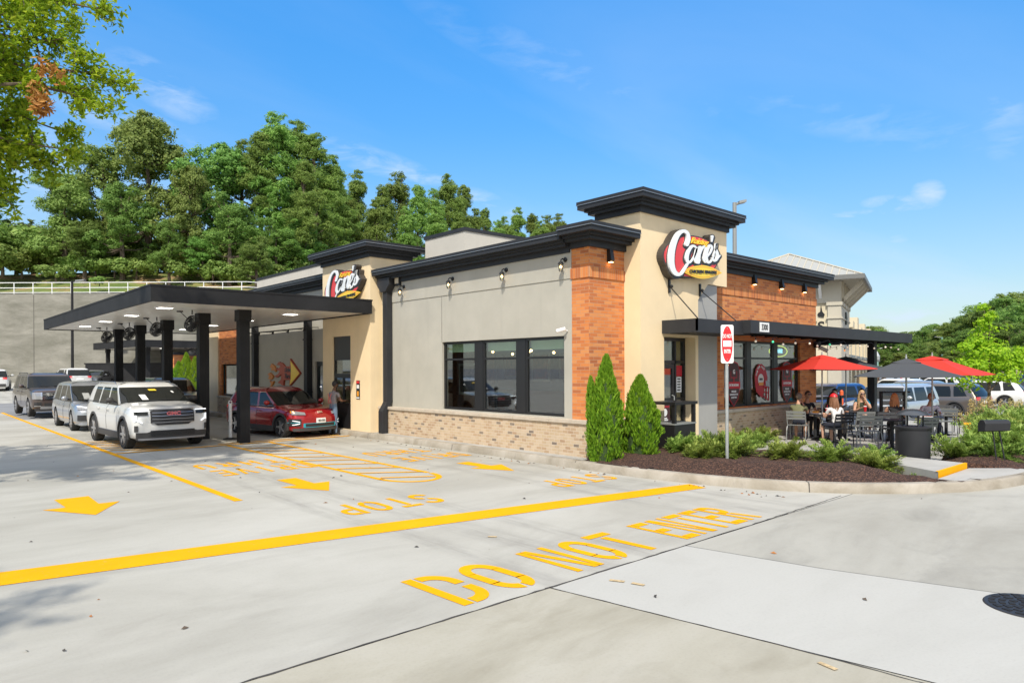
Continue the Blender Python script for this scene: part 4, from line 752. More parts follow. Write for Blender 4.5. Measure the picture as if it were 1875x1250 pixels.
MB().prism([(18.12+a_*.92, 9.556, b_) for a_, b_ in hp], (0, -.003, 0)).build('shell', M['decal_r'], r, world=True)
mb = MB()
for p, q in (((.1, 1.46), (.42, 1.44)), ((.42, 1.44), (.4, 1.06)), ((.12, 1.30), (.41, 1.28)), ((.08, 1.2), (.4, 1.06)), ((.28, 1.45), (.27, 1.13)), ((.2, 1.62), (.2, 1.4))): mb.tube([(18.12+p[0]*.92, 9.55, p[1]), (18.12+q[0]*.92, 9.55, q[1])], .017, 5)
mb.build('face_guard', M['decal_r'], r, world=True)
MB().lathe([(0, 0), (.16, 0), (.16, .003)], 24, (18.07, 9.549, 1.66), 'y').build('roundel', M['wpaint'], r, world=True); MB().box(17.95, 18.2, 9.544, 9.546, 1.50, 1.58, 0).box(17.98, 18.16, 9.544, 9.546, 1.64, 1.70, 1).build('roundel_mark', [M['logo_o'], M['logo_k']], r, world=True)
mb = text_mb('ONE', .08, basis((17.84, 9.548, 1.84), (.5, 0, .86), (-.86, 0, .5)), .002, bold=.003); text_mb('TIME', .08, basis((17.95, 9.548, 1.99), (.85, 0, .5), (-.5, 0, .85)), .002, mb=mb, bold=.003); text_mb('SAUCE', .08, basis((18.18, 9.548, 1.98), (.85, 0, -.5), (.5, 0, .85)), .002, mb=mb, sx=.8, bold=.003)
mb.build('lettering', M['wpaint'], r, world=True)
M['neon_b'] = mat('neon_blue', (.3, .7, .9), .4, emis=(.25, .7, .95), es=1.6); M['neon_y'] = mat('neon_yellow', (.7, .8, .1), .4, emis=(.6, .75, .08), es=1.3)
def neon(x, z, y, w, h, txt, label):
    r = empty('neon_sign', (x, y, z), 0, label, 'neon sign')
    MB().tube([(x+w*math.cos(R(a_)), y, z+h*math.sin(R(a_))) for a_ in range(0, 361, 15)], .012, 6, cap=False).build('ring', M['neon_y'], r, world=True)
    text_mb(txt, h*1.05, basis((x, y, z), (1, 0, 0), (0, 0, 1)), .006, sx=.9*w/h/max(3, len(txt))*1.75, bold=.003, shear=.2).build('lettering', M['neon_b'], r, world=True)
neon(12.93, 2.42, 9.42, .36, .17, 'OPEN', 'neon open sign with yellow ring above the entrance door'); neon(19.35, 2.47, 9.68, .55, .16, 'CHICKEN FINGERS', 'blue and yellow neon sign high in the right front window')
r = empty('door_notice', (13.2, 9.345, 1.0), 0, 'dark square notice on the lower pane of the entrance door', 'notice')
B(13.02, 13.42, 9.343, 9.348, .74, 1.15).build('panel', M['decal_k'], r, world=True); mb = text_mb('ONE TIME SAUCE', .055, basis((13.22, 9.342, 1.1), (1, 0, 0), (0, 0, 1)), .001, sx=.8, bold=.002); mb.build('lettering', M['decal_r'], r, world=True); MB().lathe([(0, 0), (.09, 0), (.09, .002)], 20, (13.22, 9.34, .97), 'y').box(13.1, 13.34, 9.339, 9.341, .78, .81).box(13.14, 13.3, 9.339, 9.341, .82, .85).build('mark', M['wpaint'], r, world=True)
r = empty('door_notice', (13.83, 9.375, 1.5), 0, 'tall white printed list on the narrow side pane by the door', 'notice')
B(13.72, 13.93, 9.372, 9.376, 1.42, 1.78).build('panel', M['wpaint'], r, world=True); MB().box(13.70, 13.95, 9.370, 9.374, 1.80, 2.05).build('header', M['decal_r'], r, world=True); mb = MB()
for i in range(5): mb.box(13.76, 13.89, 9.37, 9.371, 1.46+i*.065, 1.49+i*.065)
mb.build('print', M['plast'], r, world=True)
# interior things seen through glass
pl = random.Random(4); mb = MB(); mb2 = MB()
for x, y, z in ((17.9, 11.3, 2.3), (18.35, 11.8, 2.25), (19.0, 11.4, 2.25), (17.95, 10.9, 2.05), (18.3, 10.9, 2.05), (18.65, 10.9, 2.05), (18.3, 11.6, 2.6), (18.7, 11.9, 2.6), (12.6, 12.3, 2.4), (12.9, 14.2, 2.4)):
    q = empty('pendant_lamp', (x, y, z), 0, 'small warm pendant bulb glowing inside the restaurant', 'pendant lamp', 'pendant bulbs inside the restaurant'); MB().ball((0, 0, 0), .035, 8).build('bulb', M['lampw'], q); MB().tube([(0, 0, .03), (0, 0, 3.3-z)], .006, 4).build('cord', M['plast'], q)
r = empty('framed_picture', (13.6, 14.9, 1.5), 0, 'framed picture leaning behind the left side window', 'picture'); B(15.13, 15.16, 17.2, 18.6, .8, 2.1)
B(12.2, 12.24, 14.75, 15.75, 1.25, 2.15).build('frame', M['wpaint'], r, world=True); B(12.19, 12.2, 14.83, 15.67, 1.33, 2.07).build('print', mat('dark_print', (.14, .12, .11), .6, var=.5, scale=9), r, world=True)
for x, y in ((11.9, 10.9), (12.5, 11.6), (11.9, 12.4), (12.6, 13.2), (12.0, 14.0), (13.5, 11.2), (13.8, 12.8)):
    q = empty('pendant_lamp', (x, y, 2.45), 0, 'small warm pendant bulb glowing inside the restaurant', 'pendant lamp', 'pendant bulbs inside the restaurant'); MB().ball((0, 0, 0), .035, 8).build('bulb', M['lampw'], q); MB().tube([(0, 0, .03), (0, 0, .85)], .006, 4).build('cord', M['plast'], q)
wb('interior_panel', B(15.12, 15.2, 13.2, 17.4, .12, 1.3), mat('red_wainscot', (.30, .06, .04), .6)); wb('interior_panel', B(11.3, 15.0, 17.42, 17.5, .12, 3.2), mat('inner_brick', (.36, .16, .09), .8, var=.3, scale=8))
for y0, y1, z0, z1, l in ((13.6, 14.5, 1.7, 2.4, 'dark framed poster on the inner wall, nearest the window end'), (14.9, 15.7, 1.6, 2.5, 'middle framed poster on the inner wall'), (16.1, 17.0, 1.7, 2.4, 'framed poster deepest on the inner wall')):
    r = empty('framed_poster', (15.1, (y0+y1)/2, z0), 0, l, 'picture'); B(15.08, 15.11, y0, y1, z0, z1).build('frame', M['wpaint'], r, world=True); B(15.07, 15.08, y0+.07, y1-.07, z0+.07, z1-.07).build('print', mat('poster_print', (.35, .12, .08), .5, var=.6, scale=6), r, world=True)
for i, (x, y) in enumerate(((12.2, 10.9), (12.2, 12.4), (12.2, 13.9), (16.9, 10.8), (19.2, 10.9))):
    r = empty('dining_table', (x, y, .12), 0, 'dark dining table inside the restaurant behind the windows', 'table', 'indoor dining tables')
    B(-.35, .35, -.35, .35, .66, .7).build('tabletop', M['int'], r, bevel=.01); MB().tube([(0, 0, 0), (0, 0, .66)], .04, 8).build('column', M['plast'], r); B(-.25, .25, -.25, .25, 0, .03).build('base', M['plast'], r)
# ================================================================ DO NOT ENTER SIGN
r = empty('do_not_enter_sign', (11.65, 6.83, .1), R(-42.2+0), 'red and white do not enter sign on a round steel post in the mulch', 'road sign')
MB().tube([(0, .03, 0), (0, .03, 2.70)], .032, 12).build('post', M['galv'], r)
def rrect(w, h, rr_, n=5): return [(sx_*(w/2-rr_)+rr_*math.cos(R(a_)), sz_*(h/2-rr_)+rr_*math.sin(R(a_))) for sx_, sz_, a0 in ((1, 1, 0), (-1, 1, 90), (-1, -1, 180), (1, -1, 270)) for a_ in [a0+90*k/n for k in range(n+1)]]
# plate turned so that it faces along -y
pm = Matrix.Rotation(R(5), 4, 'Z'); zc = 2.34
def sgn(name, pts, y0, y1, mt): mb = MB().prism([(a_, y0, zc+b_) for a_, b_ in pts], (0, y1-y0, 0)); mb.xf(pm); return mb.build(name, mt, r)
sgn('plate', rrect(.245, .72, .035), .0, -.008, M['wpaint']); sgn('disc', [(.103*math.cos(R(a_)), .335*math.sin(R(a_))) for a_ in range(0, 360, 8)], -.008, -.011, M['red']); sgn('bar', [(-.08, -.05), (.08, -.05), (.08, .065), (-.08, .065)], -.011, -.014, M['wpaint'])
mb = text_mb('DO NOT', .10, pm @ basis((0, -.012, zc+.145), (1, 0, 0), (0, 0, 1)), .003, sx=.44, bold=.003); text_mb('ENTER', .10, pm @ basis((0, -.012, zc-.14), (1, 0, 0), (0, 0, 1)), .003, sx=.44, bold=.003, mb=mb); mb.build('lettering', M['wpaint'], r)
MB().ball((0, -.011, zc+.29), .008, 6).ball((0, -.011, zc-.29), .008, 6).xf(pm).build('bolt', M['galv'], r)
# bollard post
r = empty('delineator_post', (7.26, 20.1, 0), 0, 'slim white plastic delineator post beside the front canopy column', 'post')
MB().lathe([(.05, .03), (.045, .5), (.055, .51), (.055, .56), (.045, .57), (.045, .8), (.05, .81), (.05, .86), (.045, .87), (.045, 1.02), (.045, 1.03)], 14).tube([(-.04, 0, 1.03), (-.04, 0, 1.1), (.04, 0, 1.1), (.04, 0, 1.03)], .013, 6).build('tube', M['white'], r); MB().lathe([(.2, 0), (.2, .025), (.07, .05), (.05, .05)], 20).build('base', M['rubber'], r)
# tall entrance planter / tray station
r = empty('tray_station', (12.35, 8.9, .1), 0, 'black open topped waste and tray station beside the entrance door', 'waste station')
MB().box(12.12, 12.9, 8.32, 8.9, .06, .80).build('cabinet', M['frame'], r, world=True, bevel=.01); mb = MB()
for x in (12.12, 12.83):
    for y in (8.32, 8.83): mb.box(x, x+.07, y, y+.07, .80, 1.22)
mb.build('corner_post', M['frame'], r, world=True); MB().box(12.09, 12.93, 8.29, 8.93, 1.22, 1.28).build('rail', M['frame'], r, world=True); MB().box(12.11, 12.91, 8.31, 8.91, .80, .83).build('tray_top', M['gsteel'], r, world=True)
# trash receptacle
r = empty('trash_receptacle', (14.95, 4.72, .06), 0, 'round black trash receptacle with domed rain hood at the patio edge', 'trash can')
MB().lathe([(.29, 0), (.30, .03), (.305, .70), (.325, .72), (.33, .76), (.29, .77)], 40).build('drum', M['frame2'] if 'frame2' in M else M['blk'], r, smooth=True)
MB().lathe([(.33, -.0), (.33, .02)], 30).build('base_plate', M['walk'], r)
h = MB()
for k in range(4): q = R(45+90*k); h.tube([(.2*math.cos(q), .2*math.sin(q), .74), (.2*math.cos(q), .2*math.sin(q), 1.02)], .016, 6)
h.build('hood_leg', M['blk'], r); MB().lathe([(.31, .99), (.315, 1.0), (.24, 1.06), (.12, 1.10), (0, 1.11)], 32).build('rain_hood', M['hood'] if 'hood' in M else mat('hood_metal', (.10, .11, .12), .25, .5), r, smooth=True)
# mailbox
r = empty('marker_box', (15.3, 3.45, .2), R(-38), 'black box shaped marker on two thin legs in the junipers near the right kerb', 'marker box')
MB().prism([(-.25, -.08, .60), (-.25, .1, .57), (-.25, .1, .72), (-.25, .04, .80), (-.25, -.06, .80), (-.25, -.1, .74)], (.5, 0, 0)).build('box', M['blk'], r, bevel=.008)
MB().tube([(-.03, 0, .6), (.06, 0, -.1)], .013, 6).build('leg', M['blk'], r); MB().tube([(.1, 0, .6), (.23, 0, -.1)], .013, 6).build('leg', M['blk'], r)
# ================================================================ VEHICLES
def paint(name, col, metal=.0, rough=.28, flake=0): return mat(name, col, rough, metal, coat=.9, world=False)
M['cg'] = mat('tinted_car_glass', (.014, .016, .015), .03, spec=.35, world=False)
M['lamp_clear'] = mat('headlamp_lens', (.30, .31, .33), .1, .3, coat=1, world=False); M['drl'] = mat('running_light', (1, 1, 1), .3, emis=(.9, .95, 1), es=.55); M['tail'] = mat('tail_lamp', (.5, .01, .01), .2, coat=1, emis=(1, .03, .02), es=.15)
M['clad'] = mat('grey_cladding', (.045, .043, .042), .6); M['skid'] = mat('skid_plate_silver', (.28, .28, .29), .4, .5)
def wheel(root, x, y, r, sgn_, rim, spokes=5, wd=.24, detail=True):
    o = empty('wheel', (x, y, r)); o.parent = root
    # wheel is a mesh part: tyre carries the rim
    bpy.data.objects.remove(o)
    t = MB().lathe([(r*.72, -wd/2), (r*.93, -wd/2), (r, -wd*.38), (r*1.0, 0), (r, wd*.38), (r*.93, wd/2), (r*.72, wd/2)], 32 if detail else 16, (0, 0, 0), 'x', cap=False).build('wheel', M['rubber'], root, smooth=True)
    t.location = (x, y, r); a = wd/2*sgn_
    m_ = MB().lathe([(r*.74, a*.55), (r*.73, a*1.02), (r*.69, a*1.02), (r*.66, a*.6), (.0, a*.45)] if sgn_ > 0 else [(0, a*.45), (r*.66, a*.6), (r*.69, a*1.02), (r*.73, a*1.02), (r*.74, a*.55)], 28 if detail else 12, (0, 0, 0), 'x')
    for k in range(spokes):
        q = 2*math.pi*k/spokes; c, s_ = math.cos(q), math.sin(q)
        def pt(u, v, h): return (h, u*c-v*s_, u*s_+v*c)
        vs = [pt(.04*r, -.13*r, a*.9), pt(.04*r, .13*r, a*.9), pt(.70*r, .06*r, a*.98), pt(.70*r, -.06*r, a*.98), pt(.04*r, -.13*r, a*.5), pt(.04*r, .13*r, a*.5), pt(.70*r, .09*r, a*.5), pt(.70*r, -.09*r, a*.5)]
        m_.add(vs, [(0, 1, 2, 3), (4, 7, 6, 5), (0, 4, 5, 1), (1, 5, 6, 2), (2, 6, 7, 3), (3, 7, 4, 0)], 1)
    m_.lathe([(.0, a*.98), (r*.12, a*.96), (r*.14, a*.6)], 12, (0, 0, 0), 'x', 1)
    m_.build('rim', [M['rimd'], rim], t); return t
def boolean(body, cutters, cmat):
    for cobj in cutters:
        md = body.modifiers.new('b', 'BOOLEAN'); md.operation = 'DIFFERENCE'; md.object = cobj; md.solver = 'EXACT'
        try: md.material_mode = 'TRANSFER'
        except Exception: pass
    dg = bpy.context.evaluated_depsgraph_get(); me = bpy.data.meshes.new_from_object(body.evaluated_get(dg)); body.modifiers.clear(); body.data = me; me.name = body.name
    for cobj in cutters: bpy.data.objects.remove(cobj)
def car(name, loc, rz, P, pm, label, group=None, cat='car'):
    L, W_, H = P['L'], P['W'], P['H']; w = W_/2; zb = P.get('zb', .24); hz, cz = P['hood'], P['cowl']; yc = -L/2+P['cy']; r = P['r']; yf = -L/2+P['fo']; yr = yf+P['wb']; belt = P['belt']; hi = P.get('hi', True)
    bow = P.get('bow', .16); style = P.get('style', 'suv'); tz = P.get('tailz', belt)
    rk = P.get('rake', 0); root = empty(name, loc, rz, label, cat, group); root.scale = (.93,)*3
    def interp(v, T):
        for (a, b), (c, d) in zip(T, T[1:]):
            if v <= c: return b+(d-b)*max(0, (v-a)/(c-a))
        return T[-1][1]
    def warp(v):
        x, y, z = v; k = min(1, abs(x)/w)
        if y < -L/2+.9: y += (bow*k**2.2+rk*max(0, z-.6))*(1-(y+L/2)/.9)
        if y > L/2-.9: y -= .10*k**2.2*(1-(L/2-y)/.9)
        return (x, y, z)
    yD = L/2-P.get('rd', .12)
    st = [(-L/2+.0, .84, hz-.26, zb+.08), (-L/2+.03, .91, hz-.13, zb+.02), (-L/2+.10, .95, hz-.055, zb), (-L/2+.28, .985, hz-.01, zb), (-L/2+.55, 1, hz+.02, zb), (yf, 1.0, hz+(cz-hz)*.45, zb), ((yf+yc)/2, .995, hz+(cz-hz)*.75, zb), (yc, .99, cz, zb), (yc+.35, .985, belt-.01, zb), ((yf+yr)/2, .985, belt, zb), (yr-.45, .99, belt+.01, zb), (yr, 1.0, belt+.02, zb), (L/2-.42, .995, tz+.01, zb+.01), (L/2-.16, .975, tz-.01, zb+.03), (L/2-.04, .94, tz-.06, zb+.08), (L/2, .88, tz-.16, zb+.14)]
    mb = MB(); rings = []; raw = []
    for y, ws, zt, z0 in st:
        W2 = w*ws; hgt = zt-z0
        half = [(0, z0), (W2-.16, z0), (W2-.05, z0+.05), (W2-.012, z0+.15*hgt+.04), (W2+.0, z0+.40*hgt), (W2+.004, z0+.60*hgt), (W2-.012, z0+.72*hgt), (W2-.03, z0+.86*hgt), (W2-.085, z0+.965*hgt), (W2-.2, zt), (W2*.5, zt+.022), (0, zt+.035)]
        ring = [(x, y, z) for x, z in half]+[(-x, y, z) for x, z in half[-2:0:-1]]; raw.append(ring); rings.append([warp(p) for p in ring])
    pre = [[(x*f, y, z) for x, y, z in raw[0]] for f in (0, .2, .4, .6, .8)]; post = [[(x*f, y, z) for x, y, z in raw[-1]] for f in (.8, .6, .4, .2, 0)]
    rings = [[warp(p) for p in q] for q in pre]+rings+[[warp(p) for p in q] for q in post]
    n = len(rings[0]); mb.add([p for q in rings for p in q], [((i+1)*n+k, (i+1)*n+(k+1) % n, i*n+(k+1) % n, i*n+k) for i in range(len(rings)-1) for k in range(n)])
    body = mb.build('body', [pm, M['plast']], root, smooth=True)
    bm = bmesh.new(); bm.from_mesh(body.data); bmesh.ops.remove_doubles(bm, verts=bm.verts, dist=1e-4); bmesh.ops.recalc_face_normals(bm, faces=bm.faces); bm.to_mesh(body.data); bm.free()
    if hi or P.get('arch', True):
        cut = []
        for yy in (yf, yr):
            for sg in (-1, 1):
                c = MB().lathe([(r+.055, -.16), (r+.055, .16)], 28, (sg*(w-.10), yy, r+.01), 'x').build('cut', M['plast'], None); c.location = (0, 0, 0)
                bm = bmesh.new(); bm.from_mesh(c.data); bmesh.ops.recalc_face_normals(bm, faces=bm.faces); bm.to_mesh(c.data); bm.free(); cut.append(c)
        par, body.parent = body.parent, None; boolean(body, cut, None); body.parent = par
        body.data.polygons.foreach_set('use_smooth', [True]*len(body.data.polygons))
        try: body.data.set_sharp_from_angle(angle=R(38))
        except Exception: pass
    # greenhouse
    wb_, wg, wt = w-.075, w-.20, w-.30; zg = H-.10; rf = P['rf']; rr_ = P['rr']
    side = P['side']   # list of (y_belt, y_top, glass_after)
    cols = []
    def yb(y): return -L/2+y
    A = side[0]; nfr = 5
    for i in range(nfr): u = i/nfr; cols.append(((u*(wb_), yb(A[0])-.20*(1-u*u), cz+.0), (u*wg, yb(A[1])-.12*(1-u*u), zg), (u*wt, yb(A[1])+.22-.1*(1-u*u), H-.02), 1))
    for (a_, b_, g_) in side:
        zz0 = cz if (a_ == A[0]) else belt; ft = 0 if a_ != A[0] else .22
        cols.append(((wb_, yb(a_), zz0-.03), (wg, yb(b_), zg), (wt, yb(b_)+ft*.8, H-.03), g_))
    D = side[-1]; cols[-1] = (cols[-1][0], cols[-1][1], (wt, yb(D[1])-.18, H-.03), 1)
    for i in range(nfr-1, 0, -1): u = i/nfr; cols.append(((u*wb_, yb(D[0])+.10*(1-u*u), tz-.03), (u*wg, yb(D[1])+.08*(1-u*u), zg), (u*wt, yb(D[1])-.18+.06*(1-u*u), H-.02), 1))
    back = (((0, yb(D[0])+.10, tz-.03), (0, yb(D[1])+.08, zg), (0, yb(D[1])-.12, H-.02), 1))
    loop = cols+[back]+[((-c[0][0], *c[0][1:]), (-c[1][0], *c[1][1:]), (-c[2][0], *c[2][1:]), None) for c in cols[:0:-1]]
    N = len(loop); flags = [c[3] for c in cols]+[1]; full = flags[:]   # cell i -> between i and i+1 ; mirror
    for i in range(len(cols), N): full.append(0)
    nc = len(cols)
    for i in range(nc): full[i] = flags[i]
    for j in range(nc): full[N-1-j] = flags[j]
    g = MB(); vs = [c[k] for k in range(3) for c in loop]
    fs = []; mi = []
    # intermediate split: glass rows use thin painted frame by shrinking
    for i in range(N):
        j = (i+1) % N; fs.append((i, j, N+j, N+i)); mi.append(1 if full[i] else 0); fs.append((N+i, N+j, 2*N+j, 2*N+i)); mi.append(0)
    b0 = len(g.v); g.v += vs
    for f_, m_ in zip(fs, mi): g.f.append(list(f_)); g.mi.append(m_)
    cyy = sum(c[2][1] for c in loop)/N; inner = [(c[2][0]*.72, cyy+(c[2][1]-cyy)*.86, H+.012) for c in loop]; g.v += inner
    for i in range(N): j = (i+1) % N; g.f.append([2*N+i, 2*N+j, 3*N+j, 3*N+i]); g.mi.append(P.get('roofm', 0))
    g.f.append(list(range(3*N, 4*N))); g.mi.append(P.get('roofm', 0))
    cab = g.build('cabin', [pm, M['cg'], M['plast']], root); bm = bmesh.new(); bm.from_mesh(cab.data); bmesh.ops.recalc_face_normals(bm, faces=bm.faces); bm.to_mesh(cab.data); bm.free()
    for p in cab.data.polygons: p.use_smooth = True
    me_ = cab.data; cr_ = me_.attributes.new('crease_edge', 'FLOAT', 'EDGE')
    for e_ in me_.edges:
        v0, v1 = me_.vertices[e_.vertices[0]].co, me_.vertices[e_.vertices[1]].co; bb_ = v0.z < tz+.06 and v1.z < tz+.06
        cr_.data[e_.index].value = 1.0 if bb_ else .55 if (abs(v0.z-v1.z) > .2 and abs(v0.x) > w*.5) else .35
    sb_ = cab.modifiers.new('s', 'SUBSURF'); sb_.levels = 2 if hi else 1; sb_.render_levels = 2 if hi else 1
    # helpers for curved front / rear panels
    def panel(nm, mt, x0, x1, bot, top, proud, th=.02, n=8, rear=False, both=False):
        for sg in ((1, -1) if both else (1,)):
            q = MB(); nz = 5
            for i in range(n+1):
                u = x0+(x1-x0)*i/n; zb1 = bot(u) if callable(bot) else bot; zt1 = top(u) if callable(top) else top; nz = 6 if (not rear and (top(0.6) if callable(top) else top)-(bot(.6) if callable(bot) else bot) > .12) else 1
                for k_ in range(nz+1):
                    z = zb1+(zt1-zb1)*k_/nz
                    ex = interp(abs(u)/w, [(.82, 0), (.9, .03), (.95, .10), (.985, .28)]); ez = interp(z, [(hz-.26, 0), (hz-.13, .03), (hz-.06, .10)]); yy = -L/2+max(ex, ez); yy += (bow*(abs(u)/w)**2.2+rk*max(0, z-.6))*(1-(yy+L/2)/.9)
                    if rear: yy = -(-L/2+.10*(abs(u)/w)**2.2)-max(0, z-.75)*.12
                    s2 = -1 if not rear else 1
                    if not rear: yy -= .022
                    q.v.append((sg*u, yy+s2*proud, z)); q.v.append((sg*u, yy-s2*th, z))
            m2 = 2*(nz+1)
            for i in range(n):
                for k_ in range(nz):
                    a = m2*i+2*k_; b = a+m2; q.f += [[a, b, b+2, a+2], [a+1, a+3, b+3, b+1]]; q.mi += [0]*2
                a = m2*i; b = a+m2; q.f += [[a, a+1, b+1, b], [a+2*nz, b+2*nz, b+2*nz+1, a+2*nz+1]]; q.mi += [0]*2
            for a in (0, m2*n):
                for k_ in range(nz): q.f.append([a+2*k_, a+2*k_+2, a+2*k_+3, a+2*k_+1]); q.mi.append(0)
            o_ = q.build(nm, mt, root, weld=True)
        return o_
    for yy in (yf, yr):
        for sg in (-1, 1): wheel(root, sg*(w-.125), yy, r, sg, P.get('rimm', M['rim']), P.get('spokes', 5), .25, hi)
    if P.get('clad'):
        for sg in (-1, 1):
            MB().box(sg*(w-.03)-.025, sg*(w-.03)+.025, yf+r+.06, yr-r-.06, zb-.02, zb+.16).build('sill', M['clad'], root, bevel=.015)
            for yy in (yf, yr):
                q = MB()
                for k in range(15):
                    a0, a1 = R(-12+204*k/15), R(-12+204*(k+1)/15); ro, ri = r+.115, r+.05
                    q.prism([(sg*(w-.0), yy+ri*math.cos(a0), r+ri*math.sin(a0)), (sg*w, yy+ro*math.cos(a0), r+ro*math.sin(a0)), (sg*w, yy+ro*math.cos(a1), r+ro*math.sin(a1)), (sg*w, yy+ri*math.cos(a1), r+ri*math.sin(a1))], (-sg*.05, 0, 0))
                    for z_ in (): pass
                q.xf(Matrix.Translation((sg*.012, 0, 0))); q.build('arch_trim', M['clad'], root)
    # mirrors, handles, seams
    for sg in (-1, 1):
        ym = yb(A[0])+.28
        q = MB().tube([(sg*(w-.06), ym, cz+.02), (sg*(w+.07), ym-.02, cz+.03)], .035, 6); b = len(q.v); q.ball((sg*(w+.12), ym-.02, cz+.07), .11, 10, 1, (1.0, .65, .75)); q.build('mirror', [M['plast'], P.get('mirm', pm)], root, smooth=True)
        if hi:
            q = MB()
            for ys in P['seams']:
                hh = belt-zb; W2 = w*.987; q.tube([(sg*(W2-.012), yb(ys), zb+.15*hh+.04), (sg*(W2+.001), yb(ys), zb+.4*hh), (sg*(W2+.005), yb(ys), zb+.6*hh), (sg*(W2-.011), yb(ys), zb+.72*hh), (sg*(W2-.029), yb(ys), zb+.86*hh), (sg*(W2-.08), yb(ys), zb+.96*hh)], .0045, 4)
            q.build('door_seam', M['plast'], root)
            for ys in P['seams'][1:]:
                MB().tube([(sg*(w-.02), yb(ys)-.28, belt-.16), (sg*(w+.018), yb(ys)-.24, belt-.16), (sg*(w+.018), yb(ys)-.10, belt-.155), (sg*(w-.02), yb(ys)-.06, belt-.155)], .013, 6).build('door_handle', P.get('hanm', pm), root)
            if P.get('rails'): MB().tube([(sg*(wt+.04), yb(A[1])+.45, H-.03), (sg*(wt+.04), yb(A[1])+.55, H+.02), (sg*(wt+.04), yb(D[1])-.4, H+.02), (sg*(wt+.04), yb(D[1])-.3, H-.03)], .016, 6).build('roof_rail', P['rails'], root)
            q = MB()  # b pillar trims
            MB().tube([(sg*(w-.068), yb(side[1][0])+.02, belt+.012), (sg*(w-.068), yb(side[-1][0])-.05, belt+.012)], .010, 5).build('belt_trim', P.get('beltm', M['plast']), root)
    if hi: MB().tube([(-.02, yb(A[0])-.2, cz+.035), (-.5, yb(A[0])-.09, cz+.06)], .010, 4).tube([(.55, yb(A[0])-.08, cz+.04), (.05, yb(A[0])-.15, cz+.06)], .010, 4).build('wiper', M['plast'], root)
    P['front'](root, panel, w, L, P, pm) if 'front' in P else None
    # rear
    panel('rear_bumper', M['clad'] if P.get('clad') else pm, -w*.8, w*.8, zb+.1, zb+.3, .02, rear=True); panel('tail_lamp', M['tail'], w*.58, w*.88, tz-.22, tz-.06, .02, rear=True, both=True); panel('number_plate', M['wpaint'], -.26, .26, tz-.38, tz-.24, .025, rear=True, n=4)
    if style == 'suv': panel('rear_trim', M['plast'], -w*.5, w*.5, tz-.14, tz-.11, .02, rear=True)
    return root
def bars(panel, nm, mt, xs, z0, z1, k, proud, t_=.012):
    for i in range(k): z = z0+(z1-z0)*(i+.5)/k; panel(nm, mt, -xs(z), xs(z), z-t_, z+t_, proud, th=.0, n=10)
def fr_gmc(root, pn, w, L, P, pm):
    pn('grille', M['plast'], -.56, .56, lambda u: .66+.06*(abs(u) > .46)+.0, lambda u: 1.09-.05*(abs(u)/.56)**6, .012, n=14)
    for i in range(4):
        z = .74+.088*i; pn('grille_bar', M['chrome2'], -.53, .53, lambda u: z-.006+.03*abs(abs(u)-.3)-.012, lambda u: z+.008+.03*abs(abs(u)-.3)-.012, .03, th=0, n=14)
    pn('grille_surround', M['chrome2'], -.57, .57, 1.075, 1.095, .02, n=12)
    text_mb('GMC', .13, Matrix.Translation((0, -L/2-.042, .965)) @ basis((0, 0, 0), (1, 0, 0), (0, 0, 1)), .012, sx=1.25, bold=.006).build('badge', M['badge_red'], root)
    pn('headlamp', M['cg'], .62, .93, .94, 1.05, .014, both=True); pn('running_light', M['drl'], .61, .93, 1.035, 1.06, .022, both=True, n=6)
    pn('running_light', M['drl'], .885, .93, lambda u: .76+(.93-u)*1.2, lambda u: .94, .02, both=True, n=4); pn('running_light', M['drl'], .76, .87, lambda u: .78-(u-.87)*-.6, lambda u: .815-(u-.87)*-.6, .02, both=True, n=3)
    pn('lower_bumper', M['clad'], -.90, .90, .27, lambda u: .47+.04*(abs(u) < .62), .016, n=14); pn('lower_grille', M['plast'], -.56, .56, .38, .52, .028, n=10); pn('skid_plate', M['skid'], -.86, .86, .27, .32, .035, n=12)
    s_ = MB()
    for x0, x1, v0, v1, mi in ((-.40, -.24, .10, .42, 0), (-.10, .10, .66, .76, 1), (.50, .56, .5, .62, 0)):
        s_.add([(x, -L/2+1.22+.78*v+.20*(abs(x)/.94)**2-.02, 1.245+.435*v+.02) for x, v in ((x0, v0), (x1, v0), (x1-.03, v1), (x0-.03, v1))], [(0, 1, 2, 3)], mi)
    s_.build('windscreen_sticker', [M['wpaint'], M['logo_y']], root)
    bars(pn, 'grille_slat', M['frame'], lambda z: .54, .38, .52, 4, .036, .006); pn('side_vent', M['clad'], .86, .93, .5, .66, .018, both=True, n=3)
    s_ = MB().box(-.38, -.22, 0, .006, 0, .16).xf(basis((0, -L/2+1.62, 1.25), (1, 0, 0), (0, .72, .5)) @ Matrix.Identity(4)); 
def fr_ody(root, pn, w, L, P, pm):
    pn('grille', M['plast'], -.52, .52, .52, lambda u: .72, .012, n=10); bars(pn, 'grille_bar', M['frame'], lambda z: .5, .52, .72, 4, .02, .006); pn('badge', M['chrome'], -.07, .07, .70, .82, .025, n=3)
    pn('headlamp', M['lamp_clear'], .42, .92, lambda u: .72+.12*(u-.42), lambda u: .80+.20*(u-.42), .014, both=True); pn('running_light', M['drl'], .44, .92, lambda u: .80+.2*(u-.44)-.01, lambda u: .815+.2*(u-.44), .022, both=True)
    pn('fog_housing', M['plast'], .64, .92, .38, .58, .014, both=True); pn('lower_grille', M['plast'], -.66, .66, .30, .44, .014, n=10); pn('chin', P['pmx'], -.9, .9, .24, .29, .03, n=12)
